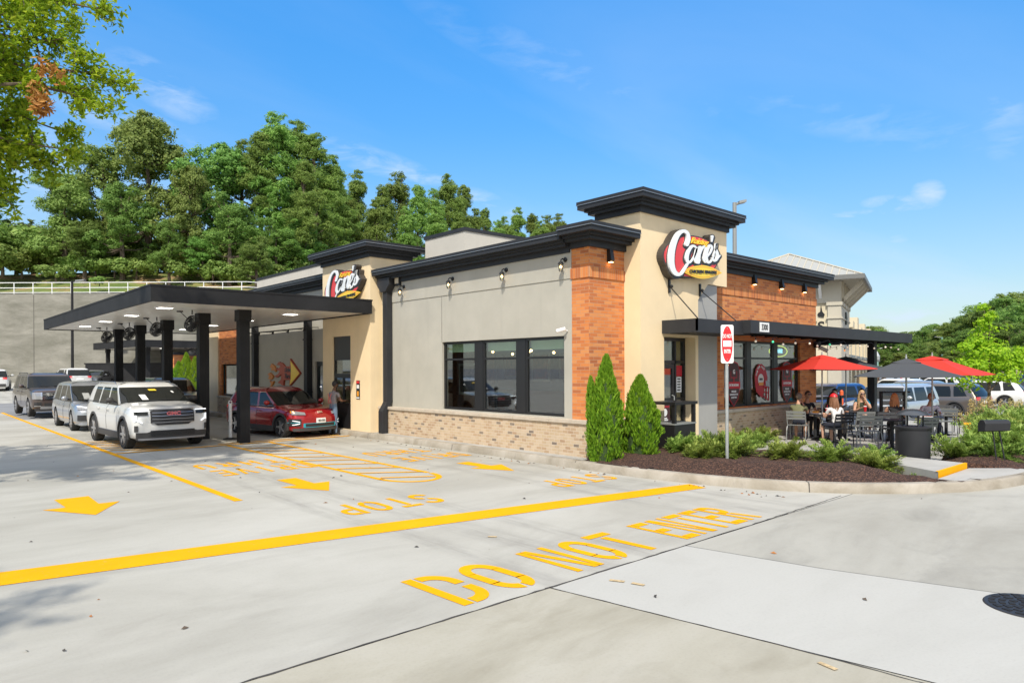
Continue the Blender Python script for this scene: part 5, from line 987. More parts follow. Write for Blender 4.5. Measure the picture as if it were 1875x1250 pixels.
def fr_exp(root, pn, w, L, P, pm):
    pn('grille', M['frame'], -.62, .62, .78, 1.10, .012, n=10)
    for z in (.83, .90, .97, 1.04): pn('grille_bar', M['chrome'], -.60, .60, z-.014, z+.014, .03, th=0, n=10)
    pn('badge', M['frame'], -.1, .1, .93, 1.0, .04, n=3); pn('headlamp', M['lamp_clear'], .64, .97, .80, 1.10, .014, both=True); pn('headlamp_trim', M['chrome'], .62, .68, .78, 1.1, .022, both=True, n=2)
    pn('fog_lamp', M['plast'], .66, .92, .50, .66, .014, both=True); pn('fog_trim', M['chrome'], .68, .92, .485, .505, .022, both=True); pn('lower_grille', M['plast'], -.55, .55, .5, .62, .012, n=8); pn('skid_plate', M['skid'], -.7, .7, .36, .48, .02, n=10); pn('lower_bumper', M['plast'], -.9, .9, .26, .37, .012, n=12)
def fr_kia(root, pn, w, L, P, pm):
    pn('headlamp', M['lamp_clear'], .50, .86, lambda u: .72+.05*(u-.5), lambda u: .80+.18*(u-.5), .016, both=True); pn('turn_lamp', mat('amber_lens', (.8, .3, .02), .2, coat=1), .80, .87, .78, .86, .022, both=True, n=2)
    pn('lower_grille', M['plast'], -.54, .54, .34, .45, .016, n=10)
    M['teal'] = mat('teal_trim', (.02, .34, .42), .3, coat=.5); pn('grille_trim', M['teal'], -.58, .58, .33, .345, .028, n=10); pn('grille_trim', M['teal'], -.56, .56, .448, .462, .028, n=10); pn('grille_trim', M['teal'], .54, .58, .335, .455, .026, both=True, n=2)
    pn('fog_housing', M['plast'], .66, .90, .38, .60, .014, both=True); pn('running_light', M['drl'], .70, .86, lambda u: .5+.25*(u-.7), lambda u: .52+.25*(u-.7), .022, both=True, n=3); pn('running_light', M['drl'], .70, .86, lambda u: .45-.25*(u-.7), lambda u: .47-.25*(u-.7), .022, both=True, n=3); pn('fog_trim', M['teal'], .68, .92, .478, .49, .024, both=True)
    pn('chin', M['clad'], -.85, .85, .22, .31, .016, n=12); pn('number_plate', M['wpaint'], -.16, .16, .46, .61, .03, n=3)
    text_mb('8G-C25', .075, Matrix.Translation((0, -L/2-.062, .535)) @ basis((0, 0, 0), (1, 0, 0), (0, 0, 1)), .004, bold=.002).build('plate_number', M['clad'], root)
    text_mb('KIA', .085, Matrix.Translation((0, -L/2+.06, .80)) @ basis((0, 0, 0), (1, 0, 0), (0, .35, 1)), .01, sx=1.5, bold=.003).build('badge', M['chrome'], root)
def fr_gen(root, pn, w, L, P, pm):
    h = P['hood']; pn('grille', M['plast'], -.45, .45, h-.40, h-.18, .012, n=6); pn('headlamp', M['lamp_clear'], w*.52, w*.9, h-.34, h-.18, .014, both=True, n=4); pn('lower_grille', M['plast'], -w*.7, w*.7, .28, .42, .012, n=6)
M['chrome2'] = mat('satin_chrome', (.32, .33, .36), .3, .9); M['badge_red'] = mat('badge_red_chrome', (.62, .16, .18), .3, .4)
GMC = dict(L=5.16, W=2.02, H=1.78, wb=3.07, fo=.93, r=.395, hood=1.13, cowl=1.24, cy=1.42, belt=1.20, tailz=1.22, rf=2.1, rr=4.6, side=[(1.42, 2.12, 0), (1.60, 2.20, 1), (2.62, 2.70, 0), (2.70, 2.76, 1), (3.62, 3.56, 0), (3.70, 3.64, 1), (4.42, 4.32, 0), (4.98, 4.72, 1)], seams=[1.55, 2.66, 3.66], clad=1, rails=M['chrome2'], rimm=M['rim'], spokes=6, front=fr_gmc, mirm=M['clad'], rake=.03, zb=.28)
ODY = dict(bow=.26, L=5.21, W=1.99, H=1.71, wb=3.0, fo=1.0, r=.35, hood=.94, cowl=1.08, cy=1.08, belt=1.05, tailz=1.08, rf=2, rr=4.8, side=[(1.08, 2.28, 0), (1.24, 2.36, 1), (2.50, 2.62, 0), (2.60, 2.70, 1), (3.62, 3.62, 0), (3.70, 3.70, 1), (4.7, 4.5, 0), (5.08, 4.85, 1)], seams=[1.4, 2.56, 3.66], rails=None, rimm=M['rim'], spokes=10, front=fr_ody, zb=.2, rake=.22)
EXP = dict(L=5.33, W=2.03, H=1.95, wb=3.11, fo=.93, r=.41, hood=1.20, cowl=1.30, cy=1.50, belt=1.26, tailz=1.28, rf=2, rr=4.9, side=[(1.50, 2.12, 0), (1.66, 2.2, 1), (2.68, 2.74, 0), (2.76, 2.82, 1), (3.70, 3.68, 0), (3.8, 3.78, 1), (4.8, 4.72, 0), (5.2, 5.0, 1)], seams=[1.65, 2.72, 3.75], rails=M['plast'], rimm=M['rim'], spokes=6, front=fr_exp, zb=.33, rake=.03, bow=.1)
KIA = dict(L=4.36, W=1.81, H=1.55, wb=2.70, fo=.86, r=.33, hood=.90, cowl=1.02, cy=1.15, belt=.98, tailz=1.0, rf=1.9, rr=3.8, side=[(1.15, 1.98, 0), (1.28, 2.05, 1), (2.22, 2.32, 0), (2.30, 2.40, 1), (3.18, 3.12, 0), (3.26, 3.2, 1), (3.72, 3.5, 0), (4.22, 3.85, 1)], seams=[1.35, 2.27, 3.2], clad=1, rails=M['skid'], rimm=M['rim'], spokes=5, front=fr_kia, zb=.2, rake=.3, bow=.22, beltm=M['chrome2'])
pw = paint('pearl_white_paint', (.64, .635, .61)); psl = paint('silver_paint', (.34, .36, .39), .55, .3); pbr = paint('brown_metallic_paint', (.085, .062, .055), .4, .3); prd = paint('red_metallic_paint', (.36, .008, .012), .35, .26)
ODY['pmx'] = psl
car('parked_suv', (5.26, 21.15, 0), R(2), GMC, pw, 'white SUV with black grille at the front of the left drive-thru lane')
car('minivan', (5.35, 28.15, 0), 0, ODY, psl, 'silver minivan waiting behind the white SUV', cat='car')
car('parked_suv', (5.15, 36.5, .07), R(2), EXP, pbr, 'dark brown SUV with chrome grille last in the left drive-thru line')
car('crossover_car', (9.12, 20.85, 0), R(9), KIA, prd, 'red crossover with teal trimmed bumper stopped at the pickup window')
# card on the windscreen and dash of the white SUV are left out; person silhouettes are not visible
GEN = dict(L=4.7, W=1.88, H=1.68, wb=2.75, fo=.9, r=.35, hood=1.0, cowl=1.12, cy=1.25, belt=1.06, tailz=1.1, rf=2, rr=4.2, side=[(1.25, 1.95, 0), (1.36, 2.0, 1), (3.5, 3.45, 0), (3.58, 3.52, 1), (4.2, 3.9, 0), (4.58, 4.22, 1)], seams=[1.4, 2.4, 3.4], clad=1, rimm=M['rim'], hi=False, arch=True, front=fr_gen, zb=.24)
SED = dict(L=4.85, W=1.84, H=1.45, wb=2.8, fo=.92, r=.33, hood=.86, cowl=.98, cy=1.4, belt=.93, tailz=1.0, rf=2, rr=3.8, style='sedan', side=[(1.4, 2.15, 0), (1.5, 2.2, 1), (3.2, 3.1, 0), (3.3, 3.15, 1), (3.65, 3.4, 0), (4.35, 3.65, 1)], seams=[1.5, 2.5, 3.4], rimm=M['rim'], hi=False, arch=True, front=fr_gen, zb=.2)
TRK = dict(L=5.0, W=1.95, H=1.80, wb=2.95, fo=.9, r=.38, hood=1.08, cowl=1.2, cy=1.4, belt=1.15, tailz=1.18, rf=2, rr=4.5, side=[(1.4, 1.95, 0), (1.5, 2.0, 1), (2.6, 2.62, 0), (2.68, 2.7, 1), (3.8, 3.76, 0), (3.88, 3.84, 1), (4.6, 4.5, 0), (4.9, 4.72, 1)], seams=[1.5, 2.6, 3.7], rimm=M['rim'], hi=False, arch=True, front=fr_gen, zb=.28)
pcol = {'white': pw, 'silver': psl, 'black': paint('black_paint', (.012, .012, .014)), 'grey': paint('grey_paint', (.11, .115, .12), .4), 'blue': paint('blue_paint', (.02, .05, .16), .3), 'taupe': paint('taupe_paint', (.16, .13, .105), .4), 'red': prd, 'pale': paint('pale_silver_paint', (.5, .52, .53), .4)}
base_car = {}
def place_car(kind, color, x, y, rz, label, group=None, z=None):
    spec = {'suv': GEN, 'sedan': SED, 'truck': TRK}[kind]
    z = gh(x, y) if z is None else z
    if kind not in base_car:
        o = car('parked_car', (x, y, z), rz, spec, pcol['white'], label, group); base_car[kind] = o
    else:
        o = copy_tree(base_car[kind]); o.location = (x, y, z); o.rotation_euler.z = rz; o['label'] = label
        if group: o['group'] = group
        elif 'group' in o: del o['group']
    def rec(q):
        for c in q.children:
            if c.type == 'MESH':
                for i, s_ in enumerate(c.material_slots):
                    if c.data.materials[i] == pw: s_.link = 'OBJECT'; s_.material = pcol[color]
            rec(c)
    rec(o); o['label'] = label
    if group: o['group'] = group
    return o
def atd(px, d, z=None): p = pd(px, 700, d); return p.x, p.y
VA = math.atan2(FW.y, FW.x)
# behind the canopy, left
x, y = atd(-8, 51); place_car('suv', 'white', x, y, R(180-8), 'white hatchback with red tail lamps cut by the left edge of the photo')
x, y = atd(130, 53); place_car('suv', 'white', x, y, R(186), 'car with a black rear window just over the brown SUV roof')
x, y = atd(175, 55); place_car('sedan', 'grey', x, y, R(-28), 'dark grey sedan facing left behind the brown SUV')
x, y = 8.7, 31.2; place_car('truck', 'grey', x, y, 0, 'grey SUV in the right drive-thru lane behind the white SUV and black post', z=0)
# parking lot to the right
PG = 'cars parked in rows across the plaza lot'
lot = [('suv', 'blue', 1518, 33, -102, 'dark blue SUV parked behind the patio at the brick wall end'),
 ('truck', 'pale', 1632, 27, -96, 'pale silver SUV with big windscreen parked right behind the patio'), ('suv', 'taupe', 1712, 33, 172, 'taupe SUV with lit tail lamp to the right of the pale silver SUV'),
 ('suv', 'silver', 1660, 39, 174, 'grey silver SUV roof behind the taupe SUV'), ('suv', 'white', 1632, 46, 174, 'white hatchback behind the grey umbrella'), ('truck', 'white', 1688, 66, 174, 'white van roof farthest behind the red umbrella'),
 ('suv', 'white', 1715, 52, 170, 'white SUV with open tailgate right of the umbrella poles'), ('sedan', 'silver', 1748, 60, 172, 'silver sedan beyond the white SUV row'), ('suv', 'white', 1768, 74, 100, 'small white SUV far in the lot left of the young tree'),
 ('sedan', 'white', 1742, 78, 100, 'distant white sedan beside the light pole'), ('suv', 'white', 1794, 40, 190, 'white car behind the trunk of the bright young tree'), ('truck', 'black', 1856, 58, 70, 'dark SUV at the right edge of the lot'),
 ('sedan', 'blue', 1885, 50, 74, 'blue sedan cut by the right edge of the photo'), ('suv', 'grey', 1832, 62, 72, 'grey SUV left of the dark SUV at the right'), ('sedan', 'black', 1872, 72, 72, 'black sedan far right under the trees'),
 ('suv', 'silver', 1700, 88, 100, 'silver SUV deep in the lot'), ('sedan', 'white', 1665, 92, 100, 'white sedan deep in the lot'), ('suv', 'black', 1728, 96, 100, 'black SUV deep in the lot'), ('truck', 'silver', 1812, 90, 80, 'silver truck deep in the lot beside the trees')]
for k, c, px, d, a_, l in lot:
    x, y = atd(px, d); place_car(k, c, x, y, R(a_), l, PG)
# ================================================================ FOLIAGE
def leafq(mb, p, nrm, s, rng, asp=.62, mi=0, fold=.15):
    u = nrm.orthogonal().normalized(); a = rng.random()*6.283; w = nrm.cross(u); d = (u*math.cos(a)+w*math.sin(a)); e = nrm.cross(d)
    b = len(mb.v); mb.v += [tuple(p-d*s), tuple(p-e*s*asp+nrm*s*fold), tuple(p+d*s), tuple(p+e*s*asp+nrm*s*fold)]; mb.f.append([b, b+1, b+2, b+3]); mb.mi.append(mi)
def rdir(rng):
    z = rng.uniform(-1, 1); a = rng.random()*6.283; r_ = math.sqrt(1-z*z); return Vector((r_*math.cos(a), r_*math.sin(a), z))
def crown(lobes, rng, nsub, nleaf, s, flat=.8, asp=.62, upb=.25):
    mb = MB()
    for (cx, cy, cz_, r) in lobes:
        c = Vector((cx, cy, cz_)); k = max(4, int(nsub*r*r))
        for i in range(k):
            d = rdir(rng); 
            if d.z < -.5 and rng.random() < .6: d.z = -d.z
            sc_ = c+Vector((d.x*r, d.y*r, d.z*r*flat))*rng.uniform(.55, 1.0); sr = r*rng.uniform(.16, .34)+.15
            for j in range(int(nleaf*(.5+rng.random()))):
                q = rdir(rng); p = sc_+Vector((q.x, q.y, q.z*.7))*sr*(rng.random()**.45)
                nn = (q+d*.6+Vector((0, 0, upb))+rdir(rng)*.5)
                if nn.length < .1: nn = Vector((0, 0, 1))
                leafq(mb, p, nn.normalized(), s*rng.uniform(.6, 1.25), rng, asp)
    return mb
def trunk_mesh(h, r, rng, limbs, top=None):
    mb = MB(); pts = [(0, 0, -1.5)]; x = y = 0
    for i in range(1, 7): x += rng.uniform(-.1, .1)*h*.08; y += rng.uniform(-.1, .1)*h*.08; pts.append((x, y, h*i/6))
    mb.tube(pts, [r*1.2, r*.95, r*.85, r*.7, r*.55, r*.35, r*.12], 8)
    for (lx, ly, lz, lr) in limbs:
        z0 = min(h*.8, max(h*.25, lz-1.5-.3*lr)); k = z0/h*6; i = int(k); b = Vector(pts[min(i+1, 6)]); mb.tube([b, (b+Vector((lx, ly, lz)))/2+Vector((0, 0, -.3)), (lx, ly, lz)], [r*.4, r*.25, r*.08], 5)
    return mb
TREE = {}
def tree_tpl(kind, i):
    rng = random.Random(hash((kind == 'pine', kind == 'dark', i)) % 1000+i*7+{'broad': 1, 'dark': 2, 'pine': 3, 'tall': 4}[kind]*31)
    if kind in ('broad', 'dark', 'tall'):
        H_ = 14.0; lobes = [(0, 0, 9.6, 2.2), (0, 0, 6.4, 2.2)]
        for k in range(24):
            a = rng.random()*6.283; z = rng.uniform(2.8, 12.8); rr_ = (3.6 if z < 8 else 3.1 if z < 10.5 else 1.9)*rng.uniform(.5, 1.15); lobes.append((rr_*math.cos(a), rr_*math.sin(a), z, rng.uniform(.75, 1.7)))
        lobes.append((rng.uniform(-1, 1), rng.uniform(-1, 1), 13.2, .9))
        m1 = crown(lobes, rng, 15, 32, .14, flat=.75); t_ = trunk_mesh(11.5, .34, rng, lobes[2:])
    else:
        H_ = 18.0; lobes = []
        for k in range(24):
            z = rng.uniform(7.0, 17.0); a = rng.random()*6.283; rad = max(.3, (17.6-z)*.20+.4)*rng.uniform(.4, 1.25); lobes.append((rad*math.cos(a), rad*math.sin(a), z, rng.uniform(.55, 1.1)))
        lobes += [(0, 0, 17.2, .7), (0, 0, 15.6, 1.0), (0, 0, 13, 1.3)]
        m1 = crown(lobes, rng, 36, 20, .21, 1.0, .22, .3); t_ = trunk_mesh(17, .26, rng, lobes[:14])
    return (m1, t_, H_)
def put_tree(kind, px, ytop, ybase, d, label, group=None, wid=1.0, mt=None, name=None):
    p = pd(px, ybase, d); H_ = (ybase-ytop)/1255.9*d; nv = {'broad': 3, 'dark': 2, 'pine': 3}[kind]; v = put_tree.n % nv; put_tree.n += 1
    key = (kind, v)
    rz = put_tree.n*1.7
    if key not in TREE:
        m1, t_, h0 = tree_tpl(kind, v); nm = 'pine_tree' if kind == 'pine' else 'deciduous_tree'
        r = empty(nm, p, rz, label, 'tree', group); m1.build('crown', {'broad': M['leafB'], 'dark': M['leafD'], 'pine': M['leafP']}[kind], r); t_.build('trunk', M['bark'], r); TREE[key] = (r, h0)
    else: r = copy_tree(TREE[key][0]); r.location = p; r.rotation_euler.z = rz; r['label'] = label
    if group: r['group'] = group
    elif 'group' in r: del r['group']
    s = H_/TREE[key][1]; r.scale = (s*wid, s*wid, s); return r
put_tree.n = 0
# hill behind the retaining wall, laid out along the wall
def hillp(l, d, z): p = FW*d+RT*l; return (p.x, p.y, z)
mb = MB(); rows = [(62.3, 9.05), (64, 9.25), (67, 10.0), (72, 11.6), (80, 13.2), (95, 14.5), (120, 17), (160, 21), (220, 25), (300, 28)]; ls = [-260+i*6 for i in range(55)]
rh = random.Random(2)
for d, z in rows:
    for l in ls:
        f = 1-sm(8, 50, l)*.85; dd = d+(max(0, l+24)*.55 if l > -24 else 0)
        mb.v.append(hillp(l, dd, (z-2)*f+2+(rh.random()-.5)*(.0 if d < 63 else .9)))
n = len(ls)
for j in range(len(rows)-1):
    for i in range(n-1): mb.f.append([j*n+i, j*n+i+1, (j+1)*n+i+1, (j+1)*n+i]); mb.mi.append(0)
struct(mb.build('hill', M['soil'], smooth=True))
# retaining wall + railing
wl = [(-120, 62), (-24, 62), (-16, 66.4), (0, 75.2), (14, 82.9)]
r = empty('retaining_wall', hillp(-24, 62, 0), 0, 'long tall weathered concrete retaining wall behind the drive-thru', 'retaining wall')
mb = MB(); segs = []
for a, b in zip(wl, wl[1:]):
    n_ = int(abs(b[0]-a[0])/4)+1
    for i in range(n_): segs.append((a[0]+(b[0]-a[0])*i/n_, a[1]+(b[1]-a[1])*i/n_))
segs.append(wl[-1])
def wtop(l): return 8.93-max(0, l+22)*.10
for a, b in zip(segs, segs[1:]):
    p = [hillp(a[0], a[1], -.5), hillp(b[0], b[1], -.5), hillp(b[0], b[1], wtop(b[0])), hillp(a[0], a[1], wtop(a[0]))]; back = FW*.4
    q = [tuple(Vector(v)+back) for v in p]; mb.add(p+q, [(0, 1, 2, 3), (3, 2, 6, 7), (4, 7, 6, 5)])
mb.build('wall', M['wallc'], r, world=True)
mb = MB()
for a in segs[::2]:
    p = Vector(hillp(a[0], a[1], 0))-FW*.012; mb.add([tuple(p+RT*x_+UP*z_) for x_, z_ in ((-.02, 0), (.02, 0), (.02, wtop(a[0])-.1), (-.02, wtop(a[0])-.1))], [(0, 1, 2, 3)])
mb.build('control_joint', M['joint'], r, world=True)
r = empty('railing', hillp(-24, 62.2, 9), 0, 'white three rail metal railing along the top of the retaining wall', 'railing')
mb = MB(); rail = [(a[0], a[1]+.2) for a in segs]
for h in (.12, .55, 1.02): mb.tube([hillp(l, d, wtop(l)+h) for l, d in rail], .035, 5)
mb.build('rail', M['white'], r, world=True)
k = 0
L0 = -52.0
while L0 < 13:
    for a, b in zip(rail, rail[1:]):
        if a[0] <= L0 <= b[0]: t_ = (L0-a[0])/(b[0]-a[0]); d = a[1]+(b[1]-a[1])*t_
    MB().tube([hillp(L0, d, wtop(L0)-.1), hillp(L0, d, wtop(L0)+1.05)], .04, 5).build('post', M['white'], r, world=True); L0 += 1.72; k += 1
# trees on the hill
GB = 'broadleaf trees on the bank above the wall'; GP = 'pine trees on the ridge behind the restaurant'
for px, yt, yb_, d, kd, w_2, l in ((118, 318, 505, 72, 'broad', 1.15, 'rounded olive green tree at the left end of the bank'), (60, 400, 500, 78, 'broad', 1.1, 'low broad tree behind the hanging branch at far left'), (190, 262, 505, 76, 'broad', 1.0, 'tall olive tree second from the left on the bank'),
    (272, 205, 510, 75, 'broad', .92, 'tallest broadleaf tree with ragged twin tops'), (225, 330, 505, 70, 'dark', 1.0, 'dark low tree under the tallest broadleaf tree'), (345, 300, 512, 73, 'broad', .8, 'green tree right of the tallest broadleaf tree'),
    (395, 258, 512, 78, 'dark', 1.0, 'dark green tree before the tall pines'), (420, 350, 515, 70, 'dark', 1.0, 'dark tree filling the gap above the canopy roof'), (310, 400, 515, 69, 'dark', .9, 'small dark tree over the railing'), (470, 430, 535, 66, 'dark', 1.1, 'low bright tree beside the pale parapet wall'), (155, 400, 508, 69, 'dark', 1.2, 'dark shrubby tree low on the bank'),
    (505, 400, 520, 72, 'dark', 1.2, 'dark understorey tree under the pines'), (560, 400, 510, 76, 'dark', 1.3, 'dark understorey tree behind the tan tower cornice'), (372, 420, 515, 71, 'dark', 1.1, 'dark understorey tree above the railing end')):
    put_tree(kd, px, yt, yb_, d, l, GB, w_2*1.05)
pines = [(480, 248, 80, 1.35), (508, 212, 82, 1.3), (545, 226, 86, 1.25), (580, 250, 84, 1.3), (450, 262, 84, 1.3), (606, 290, 88, 1.3), (560, 300, 76, 1.3), (625, 345, 92, 1.3), (655, 318, 104, 1.3), (700, 345, 100, 1.3), (728, 320, 112, 1.5), (690, 372, 92, 1.4), (765, 345, 108, 1.3), (792, 352, 114, 1.3), (822, 326, 118, 1.4), (850, 345, 124, 1.3), (745, 385, 96, 1.4), (800, 385, 100, 1.5), (645, 372, 88, 1.4), (605, 380, 80, 1.4), (870, 388, 126, 1.3), (890, 388, 150, 1.2), (925, 402, 150, 1.2), (948, 386, 156, 1.4), (975, 398, 156, 1.4), (1002, 400, 160, 1.5), (1024, 398, 164, 1.3), (840, 395, 108, 1.5), (910, 410, 140, 1.5), (990, 412, 150, 1.5)]
pl_lab = ['pine tree on the ridge left of the tan drive-thru tower, tall group', 'pine tree on the ridge above the drive-thru tower', 'pine tree on the ridge above the pale rooftop screen', 'small distant pine on the ridge left of the entrance tower']
for px, yt, d, w_2 in pines: put_tree('pine', px, yt-8, 560 if px < 640 else 600, d, pl_lab[0] if px < 612 else pl_lab[1] if px < 745 else pl_lab[2] if px < 875 else pl_lab[3], GP, w_2*(.95 if px < 640 else .78))
for i, (px, yt) in enumerate(((-40, 300), (-110, 260), (-190, 280), (-260, 230), (-350, 260), (-450, 240), (-560, 270), (-680, 220), (-820, 250), (-980, 240))): put_tree('broad', px, yt, 500, 72, 'tree on the bank out of frame at the left, mirrored in the side windows', GB, 1.3)
# bushes on the bank
def bush_tpl(name, mt, rng, rx, rz_, nsub, nleaf, s, p, label, group=None, cat='shrub', asp=.6):
    lobes = [(0, 0, rz_*.5, rz_*.5)]+[(rx*.6*math.cos(a), rx*.6*math.sin(a), rz_*rng.uniform(.3, .6), rz_*.4) for a in [rng.random()*6.28 for _ in range(5)]]
    r = empty(name, p, 0, label, cat, group); crown(lobes, rng, nsub, nleaf, s, asp=asp).build('foliage', mt, r); MB().tube([(0, 0, -.3), (0, 0, rz_*.5)], [.05*rz_, .02*rz_], 6).build('stem', M['bark'], r); return r
rb = random.Random(21); b0 = bush_tpl('bank_shrub', M['leafB'], rb, 2.2, 2.6, 14, 26, .16, pd(40, 505, 70), 'green shrub on the bank at far left', 'shrubs on the bank')
for i, (px, py, d, s) in enumerate([(5, 500, 68, 1.4), (70, 490, 72, 1.2), (20, 470, 76, 1.9), (95, 478, 76, 1.6), (130, 500, 71, .9), (102, 512, 65, .7), (175, 505, 70, .9), (210, 505, 70, .9), (250, 508, 70, .9), (330, 512, 70, .9), (390, 516, 70, 1.0), (445, 520, 70, 1.0), (290, 500, 74, 1.2), (182, 522, 64.5, .4), (-20, 480, 70, 2.0), (350, 490, 76, 1.3), (410, 500, 74, 1.3), (470, 530, 70, 1.3), (500, 520, 74, 1.3), (540, 520, 76, 1.4)]+[(30+i*34, 500, 80+(i%3)*3, 1.9+.3*(i%2)) for i in range(18)]):
    c = copy_tree(b0); c.location = pd(px, py, d); c.rotation_euler.z = i; c.scale = (s, s, s*.9); c['label'] = 'green shrub on the bank at far left' if px < 110 else 'green shrub low on the bank above the railing'
# right treeline
GR = 'trees beyond the plaza parking lot'
for i, (px, yt, d, w_2) in enumerate([(1598, 596, 120, 1.5), (1618, 602, 110, 1.5), (1640, 612, 130, 1.4), (1662, 606, 118, 1.5), (1690, 598, 110, 1.5), (1712, 592, 122, 1.5), (1735, 590, 105, 1.5), (1757, 580, 112, 1.4), (1780, 570, 100, 1.4), (1803, 556, 105, 1.4), (1828, 545, 95, 1.4), (1852, 540, 88, 1.3), (1876, 532, 92, 1.3), (1895, 530, 80, 1.3), (1770, 600, 90, 1.4), (1815, 592, 82, 1.4), (1850, 585, 78, 1.4), (1672, 630, 100, 1.6), (1722, 625, 95, 1.6), (1875, 590, 74, 1.4), (1620, 640, 100, 1.6), (1925, 520, 84, 1.3), (1960, 500, 84, 1.3), (1700, 640, 86, 1.5), (1745, 640, 84, 1.5), (1792, 640, 80, 1.4), (1840, 640, 74, 1.4), (1650, 645, 92, 1.6), (1585, 610, 140, 1.3)]):
    put_tree('dark' if i % 3 else 'broad', px, yt, 688, d, 'green tree beyond the parking lot, '+('behind the umbrellas' if px < 1700 else 'between the umbrellas and the young tree' if px < 1790 else 'right of the young tree'), GR, w_2)
# ---- near overhanging oak (upper left)
def scr(p): q = p-Vector((0, 0, 2)); d = q.dot(FW); return (937.5+q.dot(RT)/d*1255.9, 674.3-q.z/d*1255.9) if d > .5 else (-999, 0)
def oak(name, loc, label, seed, R0, nbr, zc_, leaf=.085, dens=46, targets=()):
    rng = random.Random(seed); r = empty(name, loc, 0, label, 'tree'); L0 = Vector(loc); t_ = MB(); t_.tube([(0, 0, -.2), (.05, 0, 1.5), (0, .1, 3.4), (.1, 0, zc_+.8), (.0, 0, zc_+R0*.75)], [.24, .2, .17, .12, .04], 10)
    lv = MB(); n_ = 9
    def limb(pts, first, Ls):
        t_.tube(pts, [(.05 if Ls < 1 else .065)*(1-i/(n_+1))+.006 for i in range(n_+1)], 6)
        for i in range(first, n_+1):
            for s_ in range(4):
                d = (pts[i]-pts[i-1]).normalized(); q = (rdir(rng)+d*.7+Vector((0, 0, .1))).normalized(); ll = rng.uniform(.3, .9)*(1.25-i/n_*.5)*Ls; e = pts[i]+q*ll; mid = pts[i]+q*ll*.5+rdir(rng)*.05; t_.tube([pts[i], mid, e], [.012, .008, .004], 4, cap=False)
                for j in range(dens//2):
                    u = rng.random()**.6; c = pts[i]+q*ll*u+rdir(rng)*rng.uniform(.05, .22); sz = leaf*rng.uniform(.6, 1.2); nn = (rdir(rng)+Vector((0, 0, .8))).normalized()
                    leafq(lv, c, nn, sz, rng, .42); leafq(lv, c+nn*.004, nn, sz*.8, rng, .38)
    for k in range(nbr):
        a = 6.283*k/nbr+rng.uniform(-.3, .3); el = rng.uniform(-.04, .95); z0 = rng.uniform(3.1, zc_+1.2); Lb = R0*rng.uniform(.75, 1.05)*(1 if el < .6 else .8)
        p = Vector((0, 0, z0)); d = Vector((math.cos(a)*math.cos(el), math.sin(a)*math.cos(el), math.sin(el))); pts = [p.copy()]
        for i in range(n_): d = (d+rdir(rng)*.16+Vector((0, 0, .03))).normalized(); p = p+d*Lb/n_; pts.append(p.copy())
        if targets and max(scr(q+L0)[0] for q in pts) > -75: continue
        limb(pts, 2, 1)
    for (px, py, dd, z0) in targets:
        e = pd(px, py, dd)-L0; s0 = Vector((0, 0, z0)); pts = [s0.lerp(e, i/n_)+Vector((0, 0, .5*math.sin(math.pi*i/n_)))+rdir(rng)*.09*(0 < i < n_) for i in range(n_+1)]; limb(pts, 5, .62)
    t_.build('trunk', M['bark'], r); lv.build('crown', M['leafO'], r)
    return r
TG = [(170, 15, 11.5, 6.5), (120, 45, 12.5, 6.6), (140, 95, 11.2, 6.2), (208, 150, 11.6, 5.6), (185, 195, 11.2, 5.4), (150, 180, 12.6, 5.5), (110, 240, 11.6, 5.0), (128, 275, 11.4, 4.6), (60, 300, 12.2, 4.5), (20, 270, 11.3, 4.8), (30, 200, 12.6, 5.2), (15, 100, 11.5, 6.0), (60, 60, 11.0, 6.3), (40, 150, 11.8, 5.6), (10, 20, 12.5, 6.8), (85, 10, 12.0, 6.8), (-20, 330, 11.5, 4.4), (95, 300, 12.3, 4.4), (5, 360, 11.8, 4.2)]
o1 = oak('oak_tree', (-1.6, 14.1, 0), 'near oak with bright green lobed leaves hanging in from the upper left', 12, 5.1, 36, 5.6, .066, 92, TG)
dd = MB(); rng = random.Random(9)
for c, n_ in ((pd(82, 118, 10.7), 60), (pd(70, 160, 10.7), 70), (pd(78, 190, 10.7), 90), (pd(72, 178, 10.6), 60), (pd(112, 135, 10.7), 20)):
    for i in range(n_): leafq(dd, c+rdir(rng)*.17*rng.random()**.5+Vector((0, 0, -rng.random()*.1)), rdir(rng), rng.uniform(.04, .085), rng, .4)
dd.build('dead_leaves', M['leafBr'], o1, world=True)
# bark branch carrying it
MB().tube([pd(60, 60, 11.2), pd(75, 110, 10.9), pd(74, 150, 10.8), pd(76, 195, 10.7)], [.02, .015, .01, .006], 5).build('twig', M['bark'], o1, world=True)
"""o2"""
o2 = oak('oak_tree', (-6.4, 2.6, 0), 'oak standing just outside the left of the frame that dapples the foreground concrete', 5, 3.6, 13, 5.0, .1, 30)
